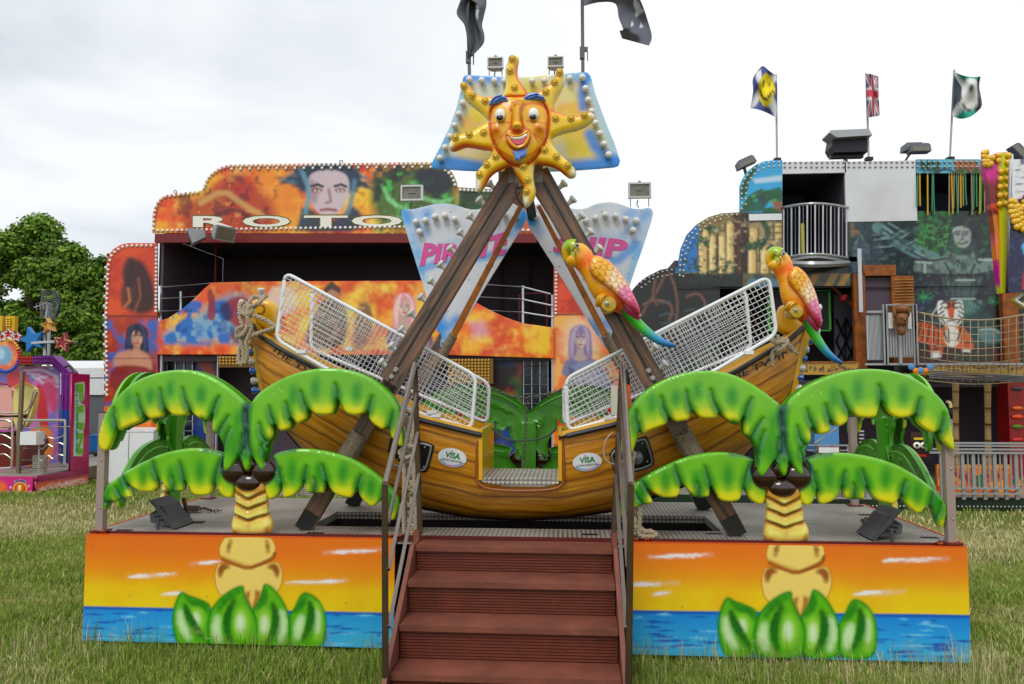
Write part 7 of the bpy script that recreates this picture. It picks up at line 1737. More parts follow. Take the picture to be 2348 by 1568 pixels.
# ================================================================= pink children's ride at the left
zL=Z(0,1150,400/738)
PK=mat('magenta_panel',col=(176,44,106),rough=.4,coat=.2); STL=mat('polished_rail',col=(190,186,176),rough=.25,metal=.7)
def L1(x,y,Y): return P(*zL([(x,y)])[0],Y=Y)
def star(mb,cx,cy,r,Y,th,rot=0,ri=.42,col=None):
    pts=[]
    for i in range(10):
        a=math.radians(90+rot+i*36); q=r if i%2==0 else r*ri; pts.append(L1(cx+q*math.cos(a),cy-q*math.sin(a),Y))
    mb.prism(pts,(0,th,0),col)
def pinkride():
    YA=6.45; YB=7.5
    A=L1(243,1465,YA); B=L1(636,1392,YB); u=(B-A); u.z=0
    sl=Plane(o=(A.x,A.y,0),u=tuple(u),v=(0,0,1))
    t=thing('childrens_ride',(A.x-1.2,YA+1,0),"magenta children's ride with bulb framed backdrop, railings and a FUN panel",'fairground ride')
    # skirt with lightning
    c=Canvas.frompx(sl,70,1060,215,1150,.5,(184,46,112),fr=zL)
    rg=random.Random(2)
    c.stroke([(280,1400),(400,1385),(500,1370),(610,1345)],50,(236,130,60),40,.8)
    for k in range(7):
        x=270; y=1400; q=[]
        while x<625: q.append((x,1405-(x-270)*.17+rg.uniform(-28,28)*min(1,(x-260)/60)*min(1,(640-x)/60))); x+=rg.uniform(12,26)
        c.stroke(q,2.5,(246,216,210),3,.8)
    quadpanel('skirt_panel',c,PAINT,t,*zL([(245,1350),(622,1292),(634,1392),(262,1465)]),step=.014,T=.03)
    c2=Canvas.frompx(sl,70,1060,215,1150,.5,(150,40,84),fr=zL); quadpanel('base_rail',c2,PAINT,t,*zL([(240,1312),(620,1258),(622,1288),(243,1345)]),step=.03,T=.06)
    # front roundel panel
    fp=Plane(Y=YA); c=Canvas.frompx(fp,-60,1080,80,1150,.4,(206,60,130),fr=zL)
    for i in range(10): x,y=rg.uniform(70,235),rg.uniform(1315,1455); c.stroke([(x-8,y),(x+8,y)],1.5,(250,220,230),2,.8); c.stroke([(x,y-9),(x,y+9)],1.5,(250,220,230),2,.8)
    c.ell(20,1400,40,50,(240,120,60),30,.9); 
    c.ell(155,1398,50,47,(236,206,60),3); c.ell(155,1398,43,40,(206,70,40),3); c.ell(155,1398,30,30,(226,110,40),16); c.poly([(108,1352),(155,1328),(204,1350),(198,1362),(155,1342),(114,1364)],(120,150,200),3)
    quadpanel('front_panel',c,PAINT,t,*zL([(-220,1310),(240,1312),(240,1465),(-220,1470)]),step=.010,T=.03)
    def f(uu,v): a=fp.px(*zL([(142+22*uu,1428-56*v)])[0]); return fp.w(a[0],a[1],.034),fp.n
    lettering('lettering','1',f,mat('cream_lettering',col=(240,226,160),rough=.4),t,bold=.06,depth=.002)
    def f(uu,v):
        th=-.75+1.5*uu; R=50+12*v; a=fp.px(*zL([(155+R*math.sin(th)*.92,1396-R*math.cos(th))])[0]); return fp.w(a[0],a[1],.034),fp.n
    lettering('lettering','NUMBER',f,mat('dark_blue_lettering',col=(30,50,110),rough=.4),t,bold=.0,depth=.002)
    mb=MB(); mb.box((L1(-220,1300,YA).x,YA+.04,.05),(A.x-.02,YB+2.4,P(0,1090,Y=YA).z)); mb.build('deck',ALU,t,smooth=0)
    # backdrop
    bd=Plane(Y=8.6); c=Canvas.frompx(bd,-60,800,160,1100,.6,(176,90,160),fr=zL); c.noise(120,(110,120,200),.45,.58,.9); c.noise(90,(206,120,180),.5,.62,.8)
    for k in range(5):
        q=[(150+k*30,530+k*20)]; 
        for j in range(6): q.append((q[-1][0]+rg.uniform(20,60),q[-1][1]+rg.uniform(-30,34)))
        c.stroke(q,4,(236,226,240),10,.8)
    c.poly([(60,560),(180,560),(230,620),(240,700),(120,700),(60,640)],(214,70,60),16,.9,sm=1); c.poly([(270,660),(300,640),(340,720),(358,850),(362,1000),(300,1000),(270,850)],(196,30,30),8,.95,sm=1)
    c.poly([(150,1040),(260,960),(360,940),(396,1020),(396,1180),(300,1260),(180,1230),(120,1180)],(226,130,50),14,.95,sm=2); c.ell(310,1070,55,66,(40,40,50),6); c.ell(308,1078,32,40,(190,200,214),8); c.ell(190,1140,30,20,(90,50,30),10,.8)
    c.poly([(330,600),(400,590),(410,650),(424,720),(416,860),(380,840),(340,760),(320,700)],(206,60,80),18,.7,sm=1)  # plain reddish cloud
    quadpanel('backdrop',c,PAINT,t,*zL([(-200,520),(436,516),(430,1290),(-200,1300)]),step=.024,T=.04)
    FRP=mat('purple_bulb_frame',col=(120,40,140),rough=.4); FRB=mat('blue_bulb_frame',col=(30,80,170),rough=.4); FRR=mat('red_bulb_frame',col=(170,30,40),rough=.4)
    fm=Plane(Y=8.35)
    def strip(q,m,nm):
        mb=MB(); mb.prism([P(*p,Y=8.36) for p in zL(q)],(0,.25,0)); return mb.build(nm,m,t,smooth=0)
    strip([(-100,448),(235,446),(235,505),(-100,505)],FRR,'frame_bar'); strip([(236,446),(378,440),(500,560),(440,572),(365,500),(236,505)],FRP,'frame_bar'); strip([(440,574),(502,562),(497,830),(438,830)],FRP,'frame_bar'); strip([(438,832),(497,832),(492,1270),(432,1275)],FRB,'frame_bar')
    for pts,m in ((along(zL([(150,462),(230,462)]),5.5)+along(zL([(150,488),(230,486)]),5.5),FRR),(along(zL([(240,462),(370,460),(470,555)]),5.5)+along(zL([(245,488),(360,488),(440,560)]),5.5)+along(zL([(456,585),(452,825)]),5.8)+along(zL([(484,585),(480,825)]),5.8),FRP),(along(zL([(452,840),(447,1265)]),5.8)+along(zL([(480,840),(476,1265)]),5.8),FRB)):
        bulbs('frame_lamp',pts,Plane(Y=8.35),.016,m,t,h=.0,limit=60)
    # end panel with FUN
    c=Canvas.frompx(sl,150,850,205,1090,.5,(168,36,88),fr=zL); c.ell(590,760,30,70,(206,90,140),40,.5); c.ell(600,1100,30,90,(206,80,130),40,.5)
    c.poly([(528,640),(590,630),(598,660),(590,760),(562,780),(596,800),(600,900),(588,985),(585,1080),(580,1165),(515,1165),(522,900)],(190,222,190),3); 
    quadpanel('end_panel',c,PAINT,t,*zL([(505,570),(634,577),(626,1256),(492,1272)]),step=.016,T=.04,base=.0)
    for ch,y0,y1,col in (('F',645,770,(110,170,50)),('U',800,975,(110,170,50)),('N',1000,1150,(110,170,50))):
        def f(uu,v,y0=y0,y1=y1): a=sl.px(*zL([(537+48*v,y0+(y1-y0)*uu)])[0]); return sl.w(a[0],a[1],.045),sl.n
        lettering('lettering',ch,f,mat('lime_lettering',col=(120,184,50),rough=.4),t,bold=.05,depth=.002)
    def f(uu,v): a=sl.px(*zL([(531+13*v,650+490*uu)])[0]); return sl.w(a[0],a[1],.05),sl.n
    lettering('lettering','CHILDRENS',f,mat('teal_lettering',col=(60,150,150),rough=.4),t,bold=.02,depth=.002)
    mb=MB(); mb.box(tuple(L1(590,950,YB-.12)),tuple(L1(610,918,YB-.09)+Vector((0,.05,0)))); mb.build('door_lock',STL,t,smooth=0)
    mb=MB(); mb.tube(catmull([L1(470,525,8.2),(L1(500,515,8.1)),L1(528,560,8.0),L1(520,610,7.9),L1(505,615,7.9)],5),.018,6); mb.build('cable',BLACK,t)
    # railings
    Yr=6.75
    def R(q,r=.016,Y=Yr,nm='railing'): mb=MB(); mb.tube(catmull([L1(x,y,Y) for x,y in q],4) if len(q)>2 else [L1(x,y,Y) for x,y in q],r,6); mb.build(nm,STL,t)
    R([(130,1262),(130,950),(145,920),(170,910),(440,908),(465,915),(470,940),(462,1230)],.02); R([(130,1262),(490,1235)],.018); R([(146,965),(505,955)]); R([(282,920),(280,1285)],.018)
    R([(283,1110),(310,1112),(345,1080),(385,1100),(420,1070),(465,1085)],.01); R([(283,1195),(310,1195),(345,1160),(385,1185),(420,1155),(465,1165)],.01); R([(283,1040),(310,1050),(345,1030),(400,1040),(465,1015)],.01); R([(135,1110),(282,1108)],.012); R([(135,1195),(282,1193)],.012)
    R([(-60,905),(40,905),(75,920),(88,950),(85,1220),(65,1250),(-60,1255)],.02); R([(-60,960),(80,958)]); R([(-60,1090),(20,1080),(80,1110)],.01); R([(-60,1170),(30,1150),(85,1190)],.01); R([(-60,1010),(20,1010),(80,1040)],.01)
    mb=MB(); mb.box((L1(112,1300,6.7).x,6.7,.2),(L1(134,1300,6.7).x,6.75,L1(120,555,6.7).z)); mb.build('column',mat('bronze_post',col=(140,128,110),rough=.3,metal=.6),t,smooth=0)
    mb=MB(); mb.box(tuple(L1(142,1085,6.6)),tuple(L1(262,992,6.6)+Vector((0,.2,0)))); mb.build('control_case',WT,t,smooth=0)
    mb=MB(); mb.box(tuple(L1(230,1300,6.85)),tuple(L1(315,1162,6.85)+Vector((0,.1,0)))); mb.build('step_post',PLATE,t,smooth=0)
    # seat car: pink and cream backs
    for q,cc,nm in (([(-60,970),(-60,680),(0,655),(50,662),(90,700),(95,980)],(226,170,160),'pink_seat_back'),([(98,980),(92,700),(130,660),(190,650),(240,672),(250,720),(230,860),(180,960)],(228,214,140),'cream_seat_back')):
        mb=MB(); mb.prism([L1(x,y,7.4) for x,y in smooth_loop(q,1)],(0,.12,0)); mb.build(nm,mat(nm,col=cc,rough=.35,coat=.3),t,smooth=0)
    bulbs('seat_lamp',along(zL([(-40,655),(0,643),(50,648),(85,672)]),5),Plane(Y=7.38),.018,FRR,t); bulbs('seat_lamp',along(zL([(110,668),(150,644),(200,642),(245,672)]),5),Plane(Y=7.38),.02,mat('yellow_lamp',col=(220,176,20),rough=.3,coat=.4),t)
    mb=MB(); mb.tube([L1(-60,880,7.2),L1(195,878,7.2)],.04,8); mb.build('lap_bar',BLACK,t); R([(-60,848),(180,845),(240,700)],.015,7.15,'seat_rail'); R([(165,960),(270,700)],.015,7.1,'seat_rail'); mb=MB(); mb.tube([L1(-60,1000,7.2),L1(130,1000,7.2)],.05,8); mb.build('seat_bumper',BLACK,t)
    mb=MB(); mb.prism([L1(x,y,7.35) for x,y in ((-60,1010),(110,1010),(200,1050),(150,1240),(-60,1250))],(0,.5,0)); mb.build('seat_body',mat('dark_red_car_body',col=(110,26,40),rough=.3,coat=.5),t,smooth=0)
    # round sign with coloured lamps (plain blue centre)
    pl=Plane(Y=7.0); c=Canvas.frompx(pl,-60,770,60,870,.4,(222,110,80),fr=zL); c.noise(40,(236,170,90),.45,.6,.8); c.ell(48,440,62,70,(110,170,206),22,.9); c.ell(30,430,24,40,(190,220,236),16,.7)
    q=[pl.px(*zL([(48+108*math.cos(a),440+128*math.sin(a)*(1 if math.sin(a)>0 else .95))])[0]) for a in [i*2*math.pi/36 for i in range(36)]]
    relief('round_sign',q,pl,PAINT,t,c,step=.02,R=.02,H=.01,T=.05)
    for a0,a1,m in ((-60,20,FRR),(20,40,FRP),(40,150,FRB),(-75,-20,mat('yellow_lamp'))):
        bulbs('sign_lamp',[zL([(48+97*math.cos(math.radians(a)),440+117*math.sin(math.radians(a)))])[0] for a in range(a0,a1,10)],Plane(Y=6.95),.032,m,t,h=0.005)
    for (cx,cy,r,cc,ro) in ((15,308,34,(206,60,70),10),(60,288,42,(206,60,70),0),(118,305,34,(206,60,70),-8)):
        mb=MB(); star(mb,cx,cy,r,6.95,.05,ro,.5); o=mb.build('topper_star',mat('red_star',col=cc,rough=.4),t,smooth=0); pts=[]
        for i in range(10): a=math.radians(90+ro+i*36); q=r if i%2==0 else r*.5; pts.append(L1(cx+q*math.cos(a),cy-q*math.sin(a),6.93))
        mb=MB(); mb.tube(pts,.012,6,closed=True); mb.build('star_tube',WT,o)
    for cx in (10,65):
        mb=MB(); mb.box(tuple(L1(cx-22,265,7.05)),tuple(L1(cx+42 if cx>20 else cx+10,155,7.05)+Vector((0,.08,0)))); mb.build('lamp_box',mat('ochre_box',col=(206,170,60),rough=.4),t,smooth=0)
    bulbs('box_lamp',zL([(x,y) for x in (52,72) for y in (175,192,209,226)]),Plane(Y=7.04),.022,mat('yellow_lamp'),t)
    for (cx,cy,r,m,ro,nm) in ((222,325,96,mat('blue_star',col=(44,120,186),rough=.35),16,'blue_star'),(342,225,58,mat('yellow_star',col=(206,166,30),rough=.35),10,'yellow_star'),(446,345,72,mat('dark_red_star',col=(150,60,64),rough=.35),-14,'red_star')):
        mb=MB(); star(mb,cx,cy,r,8.0,.10,ro,.44); o=mb.build(nm,m,t,smooth=0)
        if nm!='blue_star':
            pts=[L1(cx+(r*.86 if i%2==0 else r*.38)*math.cos(math.radians(90+ro+i*36)),cy-(r*.86 if i%2==0 else r*.38)*math.sin(math.radians(90+ro+i*36)),7.98) for i in range(10)]; mb=MB(); mb.tube(pts,.014,6,closed=True); mb.build('star_edge',mat('pale_star_edge',col=(206,150,120),rough=.4),o)
    mb=MB(); mb.bar(L1(245,352,8.06),L1(410,340,8.06),.04,.14); mb.build('star_arm',SILV,t,smooth=0); mb=MB(); mb.tube([L1(322,440,8.1),L1(318,265,8.1)],.03,6); mb.build('star_post',SILV,t)
pinkride()
# TV aerial
def aerial():
    Y=9.2; b=L1(360,440,Y); t=thing('tv_aerial',(b.x,Y,0),'grey grid television aerial on a mast above the stars','aerial'); AL=mat('aerial_aluminium',col=(170,172,176),rough=.4,metal=.5)
    for dx in (0,24): mb=MB(); mb.tube([(b.x+dx*.004,Y,0),L1(360-dx*.6,62 if dx==0 else 180,Y)],.035 if dx==0 else .025,8); mb.build('mast',AL,t)
    for i in range(17):
        f=i/16; y=-30+f*200; cx=360+12*math.sin(f*3.1)*(1)-f*10; w=85-abs(f-.5)*30; mb=MB(); mb.tube([L1(cx-w*.9,y-6,Y-.1),L1(cx+w*.75,y+10,Y-.1)],.010,5); mb.build('grid_rod',AL,t)
    mb=MB(); mb.tube([L1(345,60,Y-.1),L1(245,95,Y-.4)],.014,6); mb.build('boom',AL,t); mb=MB(); mb.tube([L1(345,60,Y-.1),L1(330,170,Y-.15)],.02,6); mb.build('boom_stay',AL,t)
    for x in (262,285,308,330): mb=MB(); mb.tube([L1(x,50+ (340-x)*.2,Y-.3),L1(x+4,105+(340-x)*.1,Y-.3)],.007,5); mb.build('director',AL,t)
    mb=MB(); mb.tube(catmull([L1(395,-20,Y-.1),L1(432,60,Y-.1),L1(405,165,Y-.1)],6),.02,6); mb.build('frame_bow',BLACK,t)
aerial()
# ================================================================= jungle funhouse at the right
z8=Z(2500,550,1000/1651); z9=Z(3150,550,850/1403); z10=Z(3100,1350,900/1764)
FY=7.0; FPL=Plane(Y=FY)
OBARK=mat('orange_bark_post',col=(150,88,40),rough=.6,noise=.5,nscale=9,bump=.3,bscale=14); GALV=mat('galvanised_rail',col=(168,170,172),rough=.35,metal=.5); ROPE2=mat('net_rope',col=(176,158,132),rough=.9); BRUSH=mat('brushed_aluminium_panel',col=(212,214,216),rough=.38,metal=.25,noise=.12,nscale=2); DBULB=mat('small_dim_bulb',col=(206,206,196),rough=.3)
fun=thing('jungle_funhouse',P(1900,1150,Y=FY),'two storey jungle painted funhouse with balconies, rope net, carved statue mural and tiger','funhouse')
def fun_paint():
    c=Canvas.frompx(FPL,1435,355,2370,1140,.8,(30,48,46)); c.sd=70; A,B,R=Z(2500,550,1000/1651),Z(3150,550,850/1403),random.Random(8)
    c.noise(70,(44,80,60),.45,.62,.8); c.noise(30,(20,28,34),.5,.66,.7)
    c.fr=z8
    def blob(n,x0,y0,x1,y1,col,r0=5,r1=13,al=.8):
        for _ in range(n): x,y=R.uniform(x0,x1),R.uniform(y0,y1); q=R.uniform(r0,r1); c.ell(x,y,q*1.3,q*.8,tuple(v*R.uniform(.7,1.3) for v in col),4,al,R.uniform(0,180))
    c.rect(636,125,916,467,(84,174,214)); c.poly([(720,250),(915,225),(915,262),(740,280)],(220,226,232),14,.7); c.poly([(640,300),(720,180),(760,150),(745,200),(700,260),(690,330),(650,400)],(44,98,60),5,sm=1)
    for a,x,y in ((-50,700,400),(-20,760,350),(10,850,350),(40,870,390)): c.ell(x,y,60,26,(36,104,62),8,.95,a); c.stroke([(x-40,y+14),(x,y-6),(x+40,y-20)],7,(120,190,130),10,.7,sm=1)
    c.poly([(640,460),(700,350),(740,400),(800,330),(900,300),(915,330),(915,400),(850,370),(780,460)],(40,104,70),6,.9); c.poly([(740,350),(780,310),(815,380),(790,420)],(70,84,92),6,.8); c.poly([(850,395),(915,395),(915,467),(870,467)],(156,116,92),4); c.poly([(790,440),(850,430),(905,467),(790,467)],(40,110,60),6)
    c.rect(228,462,700,858,(150,132,90)); c.poly([(228,855),(228,600),(380,540),(372,850)],(70,134,190),4); c.rect(600,480,695,858,(70,50,40),6); c.rect(620,480,650,858,(110,72,50),8,.8); c.rect(695,515,916,858,(172,156,124),4); 
    for x,w,y0,y1 in ((372,60,660,850),(440,50,610,840),(500,60,590,855),(550,55,530,860),(395,50,560,650),(700,60,560,700),(770,60,680,858),(840,60,700,858),(690,60,680,858),(860,56,530,640)):
        c.poly([(x,y1),(x,y0+14),(x+w/2,y0),(x+w,y0+14),(x+w,y1)],(214,190,136),3); c.stroke([(x+w*.3,y0+20),(x+w*.3,y1)],w*.22,(240,224,180),10,.7); c.stroke([(x,y0+10),(x,y1)],5,(70,60,60),4,.9); c.stroke([(x+w,y0+10),(x+w,y1)],7,(110,92,70),6,.8)
    c.stroke([(790,520),(830,600),(780,660),(700,690)],26,(48,92,66),10,.9,sm=1)
    for y in (560,600,640): c.stroke([(820,y),(915,y-6)],4,(110,80,50),4,.8)
    blob(60,240,760,620,858,(30,84,60)); blob(30,370,620,440,680,(36,96,64)); blob(30,690,640,850,700,(34,92,66)); blob(25,400,560,520,600,(50,100,56)); c.rect(640,465,700,515,(74,58,48),3)
    c.rect(228,858,640,945,(22,44,42),2); blob(50,240,870,640,930,(26,74,56),al=.6); c.rect(660,858,1420,945,(120,112,84),2); c.noise(60,(60,84,84),.5,.6,.8,box=(660,858,1420,945)); c.rect(690,890,900,945,(110,150,170),10,.8)
    for x in (960,1060,1180,1260): c.poly([(x,945),(x+50,858),(x+100,858),(x+50,945)],(196,160,84),8,.8)
    c.rect(-100,858,235,1300,(24,34,34),3); c.rect(228,945,516,1300,(26,34,36),3); blob(60,-60,900,240,1300,(20,70,56),3,8,.6); blob(40,420,950,520,1200,(24,66,54),al=.6)
    for q in ([(160,870),(120,960),(60,1040),(10,1130)],[(190,860),(230,950),(245,1080),(230,1200),(180,1300)],[(100,900),(80,1000),(110,1060)],[(20,1060),(90,1030),(180,1040),(215,1090),(190,1160)],[(300,1010),(380,980),(430,1060),(400,1110)]): c.stroke(q,16,(92,66,58),8,.95,sm=1); c.stroke([(x-4,y-3) for x,y in q],4,(150,120,108),6,.7,sm=1)
    for q in ([(130,1130),(180,1110),(230,1130)],[(140,1180),(190,1170),(240,1190)],[(290,1100),(330,1085),(370,1100)],[(130,1050),(190,1040)]): c.stroke(q,7,(90,102,110),8,.8,sm=1)
    # --- statue side
    c.fr=z9
    c.rect(280,455,1215,860,(36,70,74),3); c.rect(690,455,1215,700,(24,58,40),8); blob(150,700,470,940,720,(46,120,72),6,20,.7); blob(50,700,470,1180,560,(30,90,60),5,14,.7); blob(40,1100,560,1200,700,(44,104,64),5,14,.7)
    for _ in range(60): x,y=R.uniform(700,920),R.uniform(520,700); c.stroke([(x,y),(x+R.uniform(-30,30),y+R.uniform(-34,10))],4,(110,170,110),5,.7)
    c.rect(280,525,345,620,(140,120,92),14)
    c.stroke([(345,540),(430,600),(460,700)],70,(60,84,96),12,.95,sm=1); c.stroke([(460,560),(560,640),(700,720),(820,760)],66,(120,150,152),10,.95,sm=1); c.stroke([(560,620),(700,580)],44,(90,116,116),8,.9)
    for q in ([(410,620),(500,610)],[(430,650),(520,640)],[(440,700),(540,690)],[(520,540),(620,600)],[(490,570),(600,640)],[(540,640),(600,590)],[(600,640),(660,600)],[(640,680),(700,650)],[(300,680),(360,600),(340,760),(300,820)],[(640,700),(760,760)]): c.stroke(q,8,(44,60,72),6,.9,sm=1); c.stroke([(x+5,y-9) for x,y in q],5,(160,184,184),6,.7,sm=1)
    c.poly([(270,850),(300,700),(330,640),(380,640),(420,740),(380,800),(360,860)],(96,120,138),10,.9,sm=1); c.noise(26,(60,80,100),.5,.62,.6,box=(280,600,700,860))
    c.poly([(690,790),(760,762),(880,750),(920,700),(1040,700),(1100,750),(1200,750),(1215,860),(690,860)],(132,150,146),10,.95,sm=1)
    c.poly([(930,580),(925,640),(900,700),(940,740),(1090,740),(1110,680),(1060,560),(1000,520)],(60,84,84),14,.9,sm=1); c.poly([(915,560),(930,500),(1000,480),(1080,500),(1130,570),(1150,700),(1080,650),(1060,560),(960,550)],(56,64,66),8,.95,sm=1)
    c.poly([(940,580),(975,560),(1040,562),(1060,600),(1058,650),(1035,690),(985,696),(950,660)],(166,172,168),6,1,sm=2); 
    for x in (972,1024): c.ell(x,605,16,7,(60,70,74),5,.9); c.stroke([(x-18,590),(x+16,588)],5,(70,80,82),5,.9)
    c.stroke([(1000,600),(1004,636),(988,642)],5,(90,100,100),4); c.stroke([(972,660),(1000,668),(1030,656)],7,(80,86,88),4,.9,sm=1); c.stroke([(940,690),(980,720),(1040,700)],12,(60,120,90),8,.8,sm=1)
    c.stroke([(905,740),(930,790),(1000,815),(1060,790),(1080,730)],26,(120,146,138),5,1,sm=1)
    for i in range(9): a=math.pi*(.12+.76*i/8); c.stroke([(995+50*math.cos(a),735+40*math.sin(a)),(995+84*math.cos(a),740+76*math.sin(a))],4,(50,74,68),4,.9)
    c.stroke([(890,790),(920,840),(950,900),(980,930),(1040,900),(1080,800)],9,(40,80,66),6,.9,sm=1); c.loop([(1080,700),(1130,700),(1140,760),(1100,800)],8,(50,64,66),6,.9,sm=1)
    for i in range(10): c.stroke([(700+i*16,770),(704+i*16,850)],3,(80,96,96),4,.6)
    c.rect(280,858,1215,1445,(26,50,60),2); c.noise(50,(40,70,110),.5,.62,.7,box=(690,880,900,1100)); c.poly([(870,880),(1140,880),(1120,960),(1090,1010),(900,1010),(880,950)],(96,116,116),12,.95); 
    for x in (1000,1060,1090,930,960): c.stroke([(x,880),(x-6,1000)],5,(50,70,70),6,.8)
    c.poly([(800,1150),(860,1010),(1120,1010),(1180,1110),(1250,1200),(1280,1330),(1000,1330),(760,1300)],(50,92,92),12,.95,sm=1); c.poly([(1100,1210),(1200,1200),(1270,1240),(1285,1310),(1120,1310)],(110,150,156),10,.95,sm=1)
    for i in range(7): c.stroke([(1005+i*18,1035),(1015+i*18,1120-i*10)],8,(130,160,156),4,.8)
    c.stroke([(1010,1140),(1130,1070)],12,(70,120,116),5,.9)
    for x,y,s in ((750,1010,1),(1210,1040,.7)):
        for k in range(13): a=k*.52; c.stroke([(x,y),(x+66*s*math.cos(a),y+40*s*math.sin(a)-8)],7*s,(80,190,130) if k%2 else (44,140,96),5,.95,taper=True)
    c.rect(690,1340,1290,1445,(90,30,40),6); blob(70,930,1360,1200,1420,(30,110,70),4,9,.8)
    c.fr=ID; c.noise(11,(16,34,38),.52,.68,.55,box=(1935,505,2350,880)); c.noise(8,(150,176,168),.60,.74,.28,box=(1935,560,2350,720)); c.noise(9,(120,150,90),.6,.74,.35,box=(2090,480,2350,600)); c.noise(8,(40,34,30),.55,.7,.45,box=(1552,485,1792,656)); c.noise(7,(250,236,200),.62,.74,.4,box=(1600,495,1792,630)); c.fr=z9
    for q in ([(925,575),(915,640),(905,700)],[(1110,700),(1085,620),(1060,560)],[(700,765),(820,775),(890,760)],[(1100,750),(1190,752)],[(880,860),(900,960),(925,1005)],[(1140,880),(1110,960),(1090,1005)],[(860,1010),(1110,1012)],[(1040,1010),(1180,1110),(1280,1250)]): c.stroke(q,6,(14,26,30),5,.9,sm=1)
    for q in ([(940,590),(950,565),(1000,556)],[(700,782),(800,790)],[(760,800),(760,850)],[(1110,770),(1200,770)],[(930,1020),(1080,1020)],[(960,900),(1080,900)],[(1110,1220),(1200,1212),(1260,1250)],[(800,1130),(850,1060)]): c.stroke(q,5,(196,212,206),6,.75,sm=1)
    # --- tiger
    OR=(206,108,40); WH=(226,226,222)
    c.poly([(690,1180),(740,1170),(820,1190),(870,1240),(880,1360),(860,1400),(800,1395),(790,1300),(700,1300)],OR,6,1,sm=1); c.poly([(850,1200),(1000,1190),(1060,1270),(1080,1330),(1040,1365),(990,1340),(900,1330),(860,1290)],(216,124,56),6,1,sm=1); c.ell(935,1265,50,68,(230,228,222),10); c.poly([(1010,1280),(1060,1280),(1078,1330),(1050,1365),(1010,1340)],OR,6,.9,sm=1); c.poly([(800,1360),(860,1360),(866,1398),(800,1402)],WH,5,1); c.poly([(1000,1345),(1050,1345),(1056,1366),(1000,1362)],WH,4,1)
    c.poly([(840,1040),(862,1025),(890,1045),(960,1040),(985,1022),(1005,1045),(1010,1110),(1000,1170),(960,1205),(900,1205),(855,1160),(838,1100)],WH,5,1,sm=1); c.poly([(900,1040),(955,1040),(950,1090),(945,1140),(915,1140),(905,1090)],OR,5,1); c.ell(932,1140,15,9,(150,70,60),4); c.stroke([(900,1165),(932,1158),(962,1165)],4,(60,40,40),3)
    for s in (-1,1):
        x=lambda v:930+s*v
        c.ell(x(36),1078,13,8,(40,30,28),4); c.ell(x(36),1077,5,4,(214,190,60),2)
        for q in ([(20,1050),(50,1045),(66,1056)],[(56,1070),(74,1090)],[(50,1100),(78,1120)],[(46,1125),(72,1146)],[(60,1150),(40,1180)],[(14,1060),(22,1080)],[(10,1048),(8,1070)]): c.stroke([(x(a),b) for a,b in q],6,(34,30,32),3,.95)
    for q in ([(700,1190),(690,1260)],[(730,1185),(716,1270)],[(760,1185),(744,1280)],[(790,1195),(776,1290)],[(820,1210),(810,1300)],[(850,1230),(846,1300)],[(810,1320),(860,1315)],[(805,1345),(864,1340)],[(880,1220),(900,1290)],[(910,1215),(914,1300)],[(990,1210),(970,1290)],[(1010,1230),(1000,1300)],[(1020,1300),(1070,1300)]): c.stroke(q,7,(32,28,30),3,.95,taper='mid')
    # top right strip
    c.rect(703,120,1160,212,(110,184,206)); blob(40,730,140,850,200,(36,90,70),6,16); c.poly([(940,130),(1080,130),(1150,212),(960,212)],(176,120,84),10,.95); c.stroke([(840,205),(880,185),(930,195),(960,212)],10,(60,40,50),5,.9,sm=1); blob(30,960,190,1140,212,(30,100,50)); c.rect(1160,120,1420,640,(60,70,80),4)
    c.im=np.clip(c.im**1.28*1.12,.003,.85); c.fr=ID; return c
